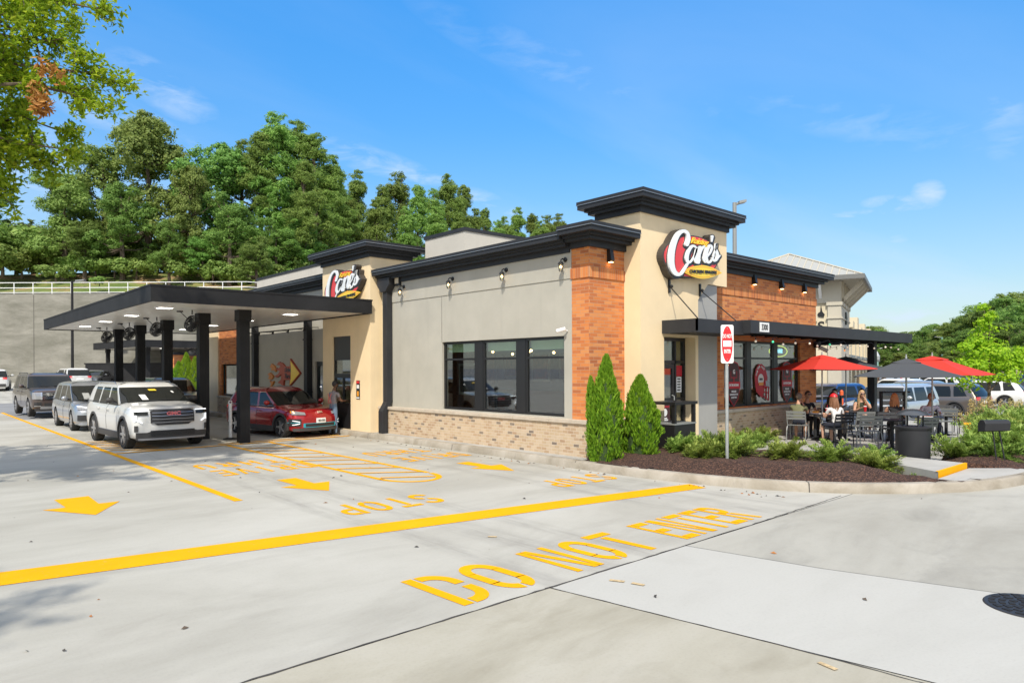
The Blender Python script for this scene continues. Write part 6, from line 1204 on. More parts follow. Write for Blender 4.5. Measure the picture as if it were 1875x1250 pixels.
# ================================================================ PLANTS BY THE RESTAURANT
def arbo(x, y, h, rad, label, z=.22, group=None, second=None):
    rng = random.Random(int(x*100)); r = empty('arborvitae', (x, y, z), 0, label, 'shrub', group); mb = MB(); n_ = int(9000*h*rad/.6)
    for i in range(n_):
        t_ = rng.random()**.85; a = rng.random()*6.283; k = ((1-t_)/.70)**.62 if t_ > .30 else .86+.14*t_/.30; k *= .9+.17*math.sin(a*3+t_*9)+.12*math.sin(a*7-t_*21)+.08*math.sin(a*5+t_*34); rr_ = rad*k*rng.uniform(.82, 1.05); p = Vector((rr_*math.cos(a), rr_*math.sin(a), t_*h)); nn = Vector((math.cos(a), math.sin(a), .35)).normalized()
        # upright sprays: tall narrow leaf in a vertical plane
        s = rng.uniform(.025, .055); sd_ = (Vector((-math.sin(a), math.cos(a), 0))*math.cos(rng.random()*3.14)+nn*math.sin(rng.random()*3.14)).normalized(); up_ = (Vector((0, 0, 1))+nn*.5+rdir(rng)*.35).normalized()
        b = len(mb.v); mb.v += [tuple(p-up_*s), tuple(p+sd_*s*.45), tuple(p+up_*s*1.3), tuple(p-sd_*s*.45)]; mb.f.append([b, b+1, b+2, b+3]); mb.mi.append(0)
        if second and i % 2 == 0:
            o_ = Vector((second[0]*(t_*.6+.6), second[1]*(t_*.6+.6), 0)); b = len(mb.v); mb.v += [tuple(Vector((q[0]*.62, q[1]*.62, q[2]*second[2]))+o_) for q in mb.v[b-4:b]]; mb.f.append([b, b+1, b+2, b+3]); mb.mi.append(0)
    mb.build('foliage', M['leafA'], r)
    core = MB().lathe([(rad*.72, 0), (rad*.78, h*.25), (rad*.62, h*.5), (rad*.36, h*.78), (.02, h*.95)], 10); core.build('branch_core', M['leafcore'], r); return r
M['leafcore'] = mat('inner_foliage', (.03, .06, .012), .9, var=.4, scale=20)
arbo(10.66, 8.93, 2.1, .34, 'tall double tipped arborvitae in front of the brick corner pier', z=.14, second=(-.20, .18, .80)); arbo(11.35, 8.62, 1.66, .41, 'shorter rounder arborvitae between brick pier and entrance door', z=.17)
for x, y, l in ((22.7, 62.5, 'left green arborvitae seen under the far canopy'), (24.2, 61.5, 'middle green arborvitae seen under the far canopy'), (26.8, 60.5, 'right green arborvitae seen under the far canopy')):
    pass
def juniper_mesh(rng, R1=.55, Hh=.42, nb=30):
    mb = MB(); tw = MB()
    for k in range(nb):
        a = rng.random()*6.283; el = rng.uniform(.22, 1.15); L = R1*rng.uniform(.65, 1.2); d = Vector((math.cos(a)*math.cos(el), math.sin(a)*math.cos(el), math.sin(el)*.9)); p = Vector((rng.uniform(-.05, .05), rng.uniform(-.05, .05), 0)); pts = [p.copy()]
        for i in range(7):
            d = (d+Vector((0, 0, -.07))+rdir(rng)*.1).normalized(); p = p+d*L/7; pts.append(p.copy())
            if i > 0:
                for j in range(30):
                    side = rdir(rng); side = (side-d*side.dot(d)*.3); side.z = abs(side.z)*.5; f = (d*.75+side.normalized()*.75).normalized(); s = rng.uniform(.035, .075); st_ = p+rdir(rng)*.045-d*rng.random()*L/7; e = st_+f*s*1.6; w_3 = f.cross(Vector((0, 0, 1)))
                    if w_3.length < .1: w_3 = Vector((1, 0, 0))
                    w_3 = w_3.normalized()*s*.2; b = len(mb.v); mb.v += [tuple(st_), tuple((st_+e)/2+w_3), tuple(e), tuple((st_+e)/2-w_3)]; mb.f.append([b, b+1, b+2, b+3]); mb.mi.append(0)
        tw.tube(pts, [.008*(1-i/9) for i in range(len(pts))], 4)
    return mb, tw
jt = []
def juniper(x, y, z, s, label, rz=None, sz=1.0, group='spreading junipers in the mulch'):
    i = len(jt)
    if i < 3:
        m1, tw = juniper_mesh(random.Random(40+i)); r = empty('juniper', (x, y, z), 0, label, 'shrub', group); m1.build('foliage', M['leafJ'], r); tw.build('stem', M['bark'], r); jt.append(r)
    else: r = copy_tree(jt[juniper.k % 3]); r['label'] = label; r.location = (x, y, z)
    juniper.k += 1; r.rotation_euler.z = juniper.k*2.1 if rz is None else rz; r.scale = (s, s, s*sz); return r
juniper.k = 0
J = [(12.0, 8.05, 1.15, 'juniper left of the tray station by the entrance'), (12.55, 7.75, 1.2, 'juniper in front of the tray station'), (13.2, 8.45, 1.2, 'juniper by the grey pier base'), (11.55, 7.35, 1.1, 'juniper between the arborvitae and the do not enter sign'), (12.2, 7.05, 1.3, 'juniper just right of the do not enter sign post'), (12.9, 7.35, 1.0, 'juniper behind the do not enter sign post'),
     (12.6, 6.2, 1.15, 'juniper in the mulch left of the patio opening'), (12.95, 5.45, 1.1, 'juniper mid bed below the red umbrella'), (13.15, 4.75, 1.0, 'low juniper in the mulch before the grey chairs'), (12.85, 4.25, .95, 'low juniper nearest the yellow edged pad'), (13.9, 5.0, .8, 'low juniper at the patio edge left of the trash receptacle')]
for x, y, s, l in J: juniper(x, y, mz(x, y)-.02, s*.80, l, sz=.78)
for i, (x, y, s) in enumerate([(15.1, 8.95, .9), (15.9, 9.05, 1.0), (16.7, 9.1, .9), (17.6, 9.1, .9), (15.4, 8.5, 1.0), (16.3, 8.6, .8)]): juniper(x, y, .08, s*.7, 'juniper along the tumbled brick base under the front windows', group='junipers under the front windows')
for i, (x, y, s) in enumerate([(15.75, 4.15, 1.3), (16.4, 3.9, 1.5), (15.9, 3.55, 1.2), (17.0, 3.5, 1.5), (17.6, 4.0, 1.7), (18.3, 3.6, 1.7), (18.9, 4.2, 1.8), (19.8, 3.8, 1.9), (20.5, 4.4, 1.8), (21.4, 4.1, 2.0), (22.2, 4.8, 1.9), (17.3, 3.1, 1.2), (23.2, 4.4, 2.0), (19.4, 3.3, 1.5), (20.6, 3.4, 1.6), (18.6, 3.1, 1.1)]): juniper(x, y, mz(min(x, 24), y)-.02 if x < 24 else .1, s*.78, 'juniper in the dense mass '+('around the black marker box' if x < 18.5 else 'under the young tree at the right'), sz=.78, group='dense junipers at the right')
# hydrangeas
rng = random.Random(77)
def hydr(x, y, s, label):
    r = empty('hydrangea', (x, y, gh(x, y)), 0, label, 'shrub', 'hydrangeas at the lot edge'); m1 = crown([(0, 0, .5, .5), (.3, .1, .45, .4), (-.3, .1, .45, .4)], rng, 60, 14, .07); m1.build('foliage', M['leafB'], r); fl = MB()
    for i in range(15):
        a = rng.random()*6.283; q = rng.uniform(.1, .55); c = Vector((q*math.cos(a), q*math.sin(a), rng.uniform(.7, 1.25)))
        for j in range(60): leafq(fl, c+Vector((0, 0, .1))*rng.uniform(-1, 1.4)+rdir(rng)*.085, rdir(rng), .026, rng, .8)
    fl.build('bloom', M['flow'], r); r.scale = (s,)*3; return r
for x, y, s, l in ((25.6, 7.6, .75, 'hydrangea with cream blooms left of the patio kerb'), (26.6, 7.9, .85, 'hydrangea with yellow blooms behind the right patio table'), (27.9, 6.6, 1.15, 'large hydrangea at the base of the young tree'), (29.2, 6.0, 1.1, 'hydrangea with pink brown blooms right of the young tree'), (26.4, 6.9, .8, 'low hydrangea before the yellow kerb'), (28.8, 6.9, 1.0, 'hydrangea behind the young tree trunk'), (30.6, 5.9, .95, 'hydrangea rightmost beyond the junipers')): hydr(x, y, s*.8, l)
struct(MB().prism([(23.5, 4.2, -.3), (32.5, 3.6, -.3), (33, 6.0, -.3), (28.5, 8.6, -.3), (25.8, 9.0, -.3), (25.3, 7.2, -.3), (27.5, 6.2, -.3)], (0, 0, .27)).build('planting_bed', M['mulch']))
# young bright tree
r = empty('young_tree', (28.4, 6.55, -.2), 0, 'young bright yellow green tree with slim trunk at the right', 'tree'); rt_ = random.Random(31)
lb_ = [(0, 0, 2.9, .85), (.35, -.3, 2.25, .75), (-.5, .4, 2.3, .8), (.1, .1, 3.8, .65), (-.25, -.1, 4.5, .42), (.6, -.5, 2.9, .55), (-.65, .5, 3.2, .5), (.2, .2, 5.0, .25), (.9, -.8, 2.6, .4), (.9, -.85, 3.3, .22)]
crown(lb_, rt_, 46, 30, .075, .85).build('crown', M['leafY'], r); tm = MB().tube([(0, 0, -.2), (.02, 0, 1.6), (-.03, 0, 3.0), (0, 0, 4.6)], [.07, .055, .04, .012], 8)
for x, y, z, q in lb_: tm.tube([(0, 0, max(1.5, z-1.0)), (x*.5, y*.5, z-.4), (x, y, z)], [.02, .014, .005], 5)
tm.build('trunk', M['bark'], r); r.scale = (.95, .95, .84)
# ================================================================ PATIO FURNITURE
K = .93
def chair(x, y, rz, mt, label, group='slatted metal patio chairs'):
    key = mt.name
    if key in chair.t: r = copy_tree(chair.t[key]); r.location = (x, y, .06); r.rotation_euler.z = rz; r['label'] = label; return r
    r = empty('patio_chair', (x, y, .06), rz, label, 'chair', group); chair.t[key] = r; r.scale = (K,)*3
    # faces +y ; seat at .45
    for sg in (-1, 1):
        MB().tube([(sg*.25, .24, 0), (sg*.245, .24, .41), (sg*.24, .21, .44), (sg*.24, -.18, .445)], .014, 8).build('leg', mt, r)
        MB().tube([(sg*.25, -.30, 0), (sg*.25, -.27, .30), (sg*.245, -.21, .42), (sg*.24, -.12, .447)], .014, 8).build('leg', mt, r)
        MB().tube([(sg*.24, -.18, .445), (sg*.245, -.24, .62), (sg*.245, -.31, .85)], .015, 8).build('back_frame', mt, r)
    s = MB()
    for i in range(7): yy = .2-i*.063; s.box(-.235, .235, yy-.026, yy+.026, .448, .462)
    s.build('seat', mt, r); b = MB()
    for z0, z1 in ((.62, .68), (.70, .77), (.79, .86)):
        y0, y1 = -.24-(z0-.62)*.3, -.24-(z1-.62)*.3; b.prism([(-.235, y0, z0), (-.235, y1, z1), (-.235, y1-.014, z1), (-.235, y0-.014, z0)], (.47, 0, 0))
    b.build('backrest', mt, r); return r
chair.t = {}
def table(x, y, rz, label, w=.6):
    r = empty('patio_table', (x, y, .06), rz, label, 'table', 'black square patio tables'); r.scale = (K,)*3
    B(-w/2, w/2, -w/2, w/2, .715, .745).build('tabletop', M['blk'], r, bevel=.006); MB().tube([(0, 0, .03), (0, 0, .715)], .045, 10).build('column', M['blk'], r); MB().box(-.27, .27, -.035, .035, 0, .03).box(-.035, .035, -.27, -.036, 0, .03).box(-.035, .035, .036, .27, 0, .03).build('base', M['blk'], r); return r
TB = [(17.95, 7.5, 'patio table beside the woman in the red cap', .75), (18.55, 8.25, 'patio table in front of the man in the olive shirt', .7), (19.95, 7.6, 'patio table with the red cup before the blonde women', .8), (17.6, 6.0, 'empty patio table with grey chairs left of the trash receptacle', .65), (19.2, 5.75, 'patio table between the auburn haired woman and the man in the light shirt', .75), (22.2, 6.15, 'small patio table at the right end near the yellow kerb', .65)]
for i, (x, y, l, w_4) in enumerate(TB): table(x, y, .1*i, l, w_4)
gs, bk = M['gsteel'], M['blk']
CH = [(17.75, 8.35, -75, gs, 'grey chair the man in the olive shirt sits on'), (17.35, 7.15, -35, bk, 'black chair the woman in the red cap sits on'), (18.6, 7.1, -40, gs, 'empty grey chair right of the woman in the red cap'), (19.5, 8.2, -120, bk, 'black chair of the long haired blonde woman'), (20.9, 8.0, 120, bk, 'black chair of the woman in sunglasses'),
      (17.15, 6.35, -60, gs, 'leftmost empty grey chair before the white table gap'), (17.45, 5.35, -30, gs, 'empty grey chair partly behind the trash receptacle'), (18.35, 6.25, 130, bk, 'black chair behind the empty grey chairs'), (19.0, 6.6, -100, bk, 'black chair of the auburn haired woman'), (20.15, 5.95, 120, bk, 'black chair of the man in the light shirt'),
      (21.75, 6.05, -60, gs, 'grey chair left of the small right table'), (22.9, 6.3, 120, bk, 'black chair right of the small right table'), (19.35, 8.9, 150, bk, 'black chair of the man in the black shirt'), (22.5, 8.6, 100, bk, 'black chair of the person in the bright blue shirt')]
for x, y, a, m_, l in CH: chair(x, y, R(a), m_, l)
# stack of grey slatted loungers/chairs
r = empty('chair_stack', (19.85, 6.75, .06), R(-35), 'upright stack of slatted grey chair backs beside the patio tables', 'stacked chairs')
mb = MB()
for i, c in enumerate((0, 1, 0, 0)): z = .62+i*.15; mb.box(-.30, .30, -.02, .02, z, z+.11, c)
mb.build('slat_panel', [gs, mat('pale_slat', (.5, .48, .38), .6)], r); MB().box(-.36, -.31, -.04, .04, 0, 1.25).box(.31, .36, -.04, .04, 0, 1.25).box(-.36, .36, -.2, .04, 1.25, 1.29).build('frame', M['blk'], r)
r = empty('patio_fence', (22.5, 9.2, .06), 0, 'low black rail fence along the back of the patio', 'fence'); MB().box(21.5, 25.6, 9.6, 9.65, .95, 1.05).box(21.5, 25.6, 9.6, 9.65, .5, .56).box(21.5, 21.58, 9.58, 9.66, 0, 1.05).box(23.5, 23.58, 9.58, 9.66, 0, 1.05).box(25.5, 25.58, 9.58, 9.66, 0, 1.05).build('rail', M['blk'], r, world=True)
def umbrella(x, y, rz, mt, label, a=1.2, zr=1.93, za=2.33):
    r = empty('patio_umbrella', (x, y, .06), rz, label, 'umbrella', 'square patio umbrellas')
    zr -= .06; za -= .06; c = MB()
    def sheet(a_, z0, z1, sag, N=8, hole=.0):
        for q in range(4):
            M_ = Matrix.Rotation(R(90*q), 4, 'Z'); base = len(c.v)
            for i in range(N+1):
                t_ = i/N; rr_ = a_*(hole+(1-hole)*t_); z = z1+(z0-z1)*t_+math.sin(t_*math.pi)*-sag
                for j in range(N+1):
                    u = -1+2*j/N; v = M_ @ Vector((rr_, rr_*u, z-(1-abs(u)**2)*.02*t_)); c.v.append(tuple(v))
            for i in range(N):
                for j in range(N): c.f.append([base+i*(N+1)+j, base+(i+1)*(N+1)+j, base+(i+1)*(N+1)+j+1, base+i*(N+1)+j+1]); c.mi.append(0)
    sheet(a, zr, za-.04, .02, hole=.18); cn = c.build('canopy', mt, r); so_ = cn.modifiers.new('t', 'SOLIDIFY'); so_.thickness = .006
    c = MB(); sheet(a*.27, za-.06, za+.03, .0); sheet_o = c.build('vent', mt, r); s2 = sheet_o.modifiers.new('t', 'SOLIDIFY'); s2.thickness = .006
    MB().tube([(0, 0, 0), (0, 0, za+.02)], .019, 10).build('pole', M['galv'], r); MB().tube([(0, 0, za+.02), (0, 0, za+.07)], .02, 8).tube([(0, 0, za+.07), (0, 0, za+.12)], .012, 8).build('finial', M['galv'], r)
    for q in range(4): v = Vector((a*.98, a*.98, zr-.02)); v.rotate(Matrix.Rotation(R(90*q), 3, 'Z')); MB().tube([(0, 0, za-.09), tuple(v)], .008, 5).build('rib', M['plast'], r)
    MB().lathe([(.22, 0), (.22, .05), (.05, .09), (.04, .2)], 20).build('base', M['blk'], r); return r
um_r = mat('red_canvas', (.72, .05, .028), .8, bump=.1, bscale=200); um_g = mat('charcoal_canvas', (.055, .058, .062), .8, bump=.1, bscale=200)
def soften(mt, c):
    t = mt.node_tree; b = t.nodes['Principled BSDF']; tr = t.nodes.new('ShaderNodeBsdfTranslucent'); tr.inputs[0].default_value = c; ms = t.nodes.new('ShaderNodeMixShader'); ms.inputs[0].default_value = .3; t.links.new(b.outputs[0], ms.inputs[1]); t.links.new(tr.outputs[0], ms.inputs[2]); t.links.new(ms.outputs[0], t.nodes['Material Output'].inputs[0])
soften(um_r, (.8, .06, .03, 1))
umbrella(18.42, 8.0, R(60), um_r, 'red square umbrella over the man in the olive shirt', .95, 1.95, 2.3); umbrella(16.24, 5.25, R(20), um_g, 'charcoal square umbrella nearest the trash receptacle', 1.0, 1.80, 2.15)
umbrella(22.2, 8.9, R(10), um_g, 'charcoal umbrella behind the left red umbrella', 1.1, 1.92, 2.3); umbrella(19.48, 5.7, R(0), um_r, 'red square umbrella at the right by the auburn haired woman', 1.1, 1.80, 2.24)
# cups and trays
def cup(x, y, label):
    r = empty('drink_cup', (x, y, .06+.745*K), 0, label, 'cup', 'red drink cups on the patio tables'); MB().lathe([(.028, 0), (.045, .15), (.047, .155)], 14).build('cup', M['red'], r); MB().lathe([(.048, .155), (.048, .165), (.02, .175), (0, .175)], 14).build('lid', M['wpaint'], r); MB().tube([(0, 0, .17), (.02, 0, .25)], .004, 5).build('straw', M['red'], r)
cup(19.85, 7.45, 'red drink cup on the table before the woman in sunglasses'); cup(18.25, 7.8, 'red drink cup beside the woman in the red cap')
r = empty('food_tray', (19.2, 5.75, .06+.745*K), .3, 'pale food tray with papers on the right patio table', 'tray'); B(-.2, .2, -.14, .14, 0, .015).build('tray', M['wpaint'], r); MB().box(-.12, .05, -.1, .08, .015, .05).build('food_box', M['red'], r)
r = empty('food_tray', (18.5, 8.2, .06+.745*K), .3, 'food tray on the table of the man in the olive shirt', 'tray'); B(-.18, .18, -.14, .14, 0, .015).build('tray', M['wpaint'], r); MB().box(-.1, .08, -.08, .08, .015, .06).build('food_box', M['logo_o'], r)
# ================================================================ PEOPLE
SK = {}
def skin(c): 
    if c not in SK: SK[c] = mat('skin_%d' % len(SK), {'l': (.58, .34, .23), 't': (.50, .27, .17), 'd': (.16, .08, .05)}[c], .55, world=False)
    return SK[c]
def cloth(name, c): return mat(name, c, .85, var=.12, scale=14, world=False)
def ik(s, h, l1, l2, pole):
    s, h = Vector(s), Vector(h); d = h-s; L = min(d.length, (l1+l2)*.995); h2 = s+d.normalized()*L; a = (l1*l1-l2*l2+L*L)/(2*L); q = math.sqrt(max(0, l1*l1-a*a)); dn = d.normalized(); p = Vector(pole); p = (p-dn*p.dot(dn)).normalized(); return s+dn*a+p*q, h2
def person(loc, rz, label, top, bot, sk='l', hair=(.1, .06, .04), hairlen=0, pose='sit', hands=None, lean=.12, sleeve='short', legs='long', shoe=(.03, .03, .03), cap=None, glasses=False, headturn=0, headtilt=0, cross=False, size=1.0, female=False, extra=None):
    r = empty('person', loc, rz, label, 'person'); r.scale = (.93*size,)*3
    V, E_, Rd = [], [], []; bones = []
    def v(p, rad, par=None, zone=None):
        V.append(Vector(p)); Rd.append(rad if isinstance(rad, tuple) else (rad, rad)); i = len(V)-1
        if par is not None: E_.append((par, i)); bones.append((V[par], V[i], zone))
        return i
    shw = .165 if female else .19; pz = .55 if pose == 'sit' else .95
    ly = math.sin(lean); lz = math.cos(lean)
    def T(h, x=0, y=0): return (x, ly*h+y, pz+lz*h)
    pel = v((0, 0, pz), (.15, .115)); bel = v(T(.16), (.135 if not female else .115, .10), pel, 'top'); che = v(T(.33), (.155 if not female else .13, .105), bel, 'top'); nb = v(T(.47), .075, che, 'top'); nk = v(T(.55, 0, .01), .052, nb, 'skin'); hd = v(T(.62, 0, .015), .06, nk, 'skin')
    HC = Vector(T(.70, 0, .03))
    if hands is None: hands = ((.16, .38, .80), (-.16, .38, .80)) if pose == 'sit' else ((.25, .05, .85), (-.25, .05, .85))
    for sg, hp in ((1, hands[0]), (-1, hands[1])):
        S0 = Vector(T(.43, sg*shw)); el, wr = ik(S0, hp, .29, .25, (sg*.5, -.4, -.8)); si = v(S0, .062, che, 'top'); up1 = v(S0.lerp(el, .5), .046, si, 'top' if sleeve != 'none' else 'skin'); e_ = v(el, .040, up1, 'top' if sleeve == 'long' else 'skin'); w_i = v(wr, .026, e_, 'top' if sleeve == 'long' else 'skin')
        d = (wr-el).normalized(); side = d.cross(Vector((0, 0, 1))); side = side.normalized() if side.length > .1 else Vector((1, 0, 0)); nrm = side.cross(d)
        pa = v(wr+d*.05, (.034, .018), w_i, 'skin'); pb = v(wr+d*.085, (.036, .016), pa, 'skin')
        for k in range(4):
            ln_ = (.072, .082, .076, .060)[k]; o_ = side*(.024-.016*k)*sg; k1 = v(wr+d*(.10)+o_, .0095, pb, 'skin'); k2 = v(wr+d*(.10+ln_*.5)+o_-nrm*.010, .0088, k1, 'skin'); v(wr+d*(.10+ln_*.85)+o_-nrm*.034, .0078, k2, 'skin')
        t1 = v(wr+d*.05+side*.038*sg-nrm*.012, .0105, pa, 'skin'); v(wr+d*.09+side*.048*sg-nrm*.028, .009, t1, 'skin')
    for sg in (1, -1):
        if pose == 'sit':
            hip = (sg*.09, .02, pz-.02); kn = Vector((sg*.12, .44, .52)); an = Vector((sg*.12, .40, .09)); toe = an+Vector((sg*.02, .17, -.055))
            if cross and sg == 1: kn = Vector((.02, .46, .62)); an = Vector((-.16, .56, .26)); toe = an+Vector((-.05, .16, -.05))
        else: hip = (sg*.09, 0, pz-.04); kn = Vector((sg*.10, .03, .50)); an = Vector((sg*.11, -.02+sg*.04, .08)); toe = an+Vector((sg*.03, .17, -.045))
        zt = 'bot'; zc_ = 'bot' if legs == 'long' else 'skin'
        h_ = v(hip, .088, pel, 'bot'); th = v(Vector(hip).lerp(kn, .55), .076, h_, zt); k_ = v(kn, .056, th, zt if legs != 'mini' else 'skin'); cf = v(kn.lerp(an, .35), .054, k_, zc_); a_ = v(an, .036 if legs != 'long' else .045, cf, zc_); f1 = v(an+(toe-an)*.4+Vector((0, 0, -.03)), .038, a_, 'shoe'); v(toe, (.042, .026), f1, 'shoe')
    me = bpy.data.meshes.new('body'); me.from_pydata([tuple(p) for p in V], E_, []); o = bpy.data.objects.new('body', me); COL.objects.link(o)
    md = o.modifiers.new('s', 'SKIN'); md.use_smooth_shade = True; md.branch_smoothing = .6
    for i, sv in enumerate(me.skin_vertices[0].data): sv.radius = Rd[i]; sv.use_root = (i == 0)
    sb = o.modifiers.new('u', 'SUBSURF'); sb.levels = 1; sb.render_levels = 1
    dg = bpy.context.evaluated_depsgraph_get(); m2 = bpy.data.meshes.new_from_object(o.evaluated_get(dg)); bpy.data.objects.remove(o); bpy.data.meshes.remove(me)
    # head, joined into the same body mesh
    vs = [Vector(q.co) for q in m2.vertices]; fs = [list(p.vertices) for p in m2.polygons]; zi = {'skin': 0, 'top': 1, 'bot': 2, 'shoe': 3}; mis = []
    for f in fs:
        c = sum((vs[i] for i in f), Vector())/len(f); best = 9; bz = 'skin'
        for a, b, z_ in bones:
            ab = b-a; t_ = max(0, min(1, (c-a).dot(ab)/max(1e-6, ab.length_squared))); dd_ = (c-a-ab*t_).length
            if dd_ < best: best, bz = dd_, z_
        if bz == 'top' and c.z < pz+.02: bz = 'bot'
        mis.append(zi[bz])
    HM = Matrix.Translation(HC) @ Matrix.Rotation(headturn, 4, 'Z') @ Matrix.Rotation(-headtilt, 4, 'X'); nu, nvv = 20, 14; b0_ = len(vs)
    def headpt(u, w2, g=0):
        th = math.pi*w2; x = math.sin(th)*math.sin(u); y = math.sin(th)*math.cos(u); z = math.cos(th); fx = .077+g; fy = .098+g; fz = .118+g
        if z < 0: x *= 1-.30*z*z; y *= 1-.12*(-z) if y > 0 else 1-.35*(-z)
        p = Vector((x*fx, y*fy, z*fz))
        if g == 0 and y > 0:
            if abs(x) < .28 and -.42 < z < .12: p.y += .022*(1-abs(x)/.28)*(1-abs(z+.25)/.4 if z < .12 else 0)
            if .22 < abs(x) < .55 and -.02 < z < .18: p.y -= .008
            if z < -.75 and abs(x) < .4: p.y += .008
        return p
    for j in range(nvv+1):
        for i in range(nu): vs.append(HM @ headpt(2*math.pi*i/nu, j/nvv))
    for j in range(nvv):
        for i in range(nu): fs.append([b0_+j*nu+i, b0_+(j+1)*nu+i, b0_+(j+1)*nu+(i+1) % nu, b0_+j*nu+(i+1) % nu]); mis.append(0)
    for sg in (1, -1):  # ears
        q = MB().ball((sg*.077, -.005, -.005), .022, 6, sc=(.4, .8, 1.3)); bb = len(vs); vs += [HM @ Vector(p) for p in q.v]; fs += [[bb+i for i in f] for f in q.f]; mis += [0]*len(q.f)
    b_ = MB(); b_.v = [tuple(p) for p in vs]; b_.f = fs; b_.mi = mis
    body = b_.build('body', [skin(sk), top, bot, mat('shoe', shoe, .5) if shoe != (.03, .03, .03) else M['plast']], r, smooth=True)
    body.data.polygons.foreach_set('use_smooth', [True]*len(body.data.polygons))
    f = MB()
    for sg in (1, -1): f.ball((sg*.031, .088, .012), .010, 6, sc=(1.3, .6, .7)); f.box(sg*.031-.016, sg*.031+.016, .088, .096, .030, .036)
    f.box(-.022, .022, .086, .094, -.062, -.056); f.xf(HM); f.build('face_detail', M['facemark'], r)
    hm = mat('hair_%d' % person.n, hair, .6, var=.3, scale=60, world=False); person.n += 1
    h = MB(); nb_ = len(h.v)
    for j in range(nvv+1):
        for i in range(nu):
            u = 2*math.pi*i/nu; w2 = j/nvv; front = math.cos(u); lim = .36+.34*max(0, -front)**.8+(.10 if abs(front) < .5 else 0)-.04*max(0, front); h.v.append(tuple(headpt(u, min(w2*lim*1.0/1.0, lim), .013-.004*(w2 > .9))))
    for j in range(nvv):
        for i in range(nu): h.f.append([nb_+j*nu+i, nb_+(j+1)*nu+i, nb_+(j+1)*nu+(i+1) % nu, nb_+j*nu+(i+1) % nu]); h.mi.append(0)
    if hairlen:
        rg = random.Random(person.n)
        for k in range(64):
            a = R(rg.uniform(75, 285)); x, y = math.sin(a)*.078, math.cos(a)*.09; o_ = rg.uniform(.85, 1.35); ll = hairlen*rg.uniform(.75, 1.1); wv = rg.uniform(-.03, .03)
            h.tube([(x*.8, y*.8, .07), (x*1.12, y*1.12, -.02), (x*1.1*o_, y*1.15*o_-.01, -.02-ll*.5), (x*1.05*o_+wv, y*1.1*o_-.02, -.02-ll)], [.014, .018, .018, .006], 5)
    h.xf(HM); h.build('hair', hm, r, smooth=True)
    if cap:
        c = MB(); n0 = len(c.v)
        for j in range(7):
            for i in range(nu): c.v.append(tuple(headpt(2*math.pi*i/nu, .40*j/6, .022)))
        for j in range(6):
            for i in range(nu): c.f.append([n0+j*nu+i, n0+(j+1)*nu+i, n0+(j+1)*nu+(i+1) % nu, n0+j*nu+(i+1) % nu]); c.mi.append(0)
        c.prism([(-.07, .08, .045), (-.05, .17, .035), (0, .185, .035), (.05, .17, .035), (.07, .08, .045)], (0, 0, .008)); c.xf(HM); c.build('cap', cap, r, smooth=True)
    if glasses: MB().box(-.062, -.008, .098, .104, -.004, .03).box(.008, .062, .098, .104, -.004, .03).box(-.008, .008, .1, .103, .014, .022).box(-.08, -.076, -.01, .1, .014, .02).box(.076, .08, -.01, .1, .014, .02).xf(HM).build('sunglasses', M['plast'], r)
    return r
person.n = 0
M['facemark'] = mat('face_feature', (.10, .05, .04), .6)
t_ol, t_bk, t_wh, t_gn, t_tp, t_cy, t_lt, t_gr = cloth('olive_cloth', (.17, .17, .085)), cloth('black_cloth', (.015, .015, .018)), cloth('white_cloth', (.72, .70, .68)), cloth('dark_green_cloth', (.055, .065, .04)), cloth('taupe_cloth', (.17, .14, .10)), cloth('cyan_cloth', (.01, .42, .60)), cloth('pale_lilac_cloth', (.55, .54, .62)), cloth('grey_cloth', (.25, .23, .24))
b_nv, b_bl, b_bk, b_kh = cloth('navy_shorts', (.035, .04, .06)), cloth('blue_denim', (.13, .19, .28)), cloth('black_trousers', (.02, .02, .022)), cloth('khaki_cloth', (.25, .2, .14))
Z = .06
person((17.75, 8.35, Z), R(-75), 'man with short grey hair, olive shirt and navy shorts seated in a grey chair', t_ol, b_nv, 't', (.16, .12, .09), 0, lean=.2, legs='short', glasses=True, hands=((.10, .36, .98), (-.05, .40, 1.02)))
person((19.3, 8.85, Z), R(150), 'man in a black shirt facing the camera at the table under the red umbrella', t_bk, b_bk, 't', (.06, .035, .02), 0, glasses=True)
person((17.42, 7.22, Z), R(-35), 'woman in a red cap and white shirt seen from behind', t_wh, b_nv, 'l', (.22, .10, .05), .34, cap=M['red'], female=True, hands=((.22, .34, .80), (-.1, .40, .80)), legs='short', shoe=(.7, .7, .7))
person((18.75, 7.95, Z), R(165), 'dark haired woman whose face shows just right of the red cap', t_bk, b_bk, 't', (.03, .02, .015), .2, female=True, headtilt=.1)
person((19.45, 8.18, Z), R(-120+30), 'long haired blonde woman in a taupe top turned toward her table', t_tp, b_kh, 'l', (.52, .38, .22), .36, female=True, lean=.22, headturn=R(-20))
person((20.85, 7.95, Z), R(130), 'blonde woman in sunglasses and dark green top with crossed legs', t_gn, t_gn, 'l', (.45, .30, .15), .40, female=True, glasses=True, cross=True, legs='mini', sleeve='none', hands=((.12, .36, .82), (-.08, .24, 1.05)), shoe=(.6, .55, .4))
person((22.4, 8.5, Z), R(110), 'person with long black hair in a bright blue shirt behind the sunglasses woman', t_cy, b_bk, 't', (.015, .012, .012), .36, female=True)
person((21.9, 9.2, Z), R(160), 'dark shirted person half hidden beside the black canopy post', t_bk, b_bk, 'd', (.015, .012, .012), .1)
person((18.95, 6.38, Z), R(-65), 'auburn haired woman in a black sleeveless top seen from behind', t_bk, b_bk, 't', (.46, .18, .06), .34, female=True, sleeve='none', lean=.22)
person((20.1, 5.98, Z), R(128), 'man with tousled hair and pale open collar shirt looking down at his food', t_lt, b_nv, 't', (.28, .14, .07), 0, sleeve='long', headtilt=-.35, lean=.25)
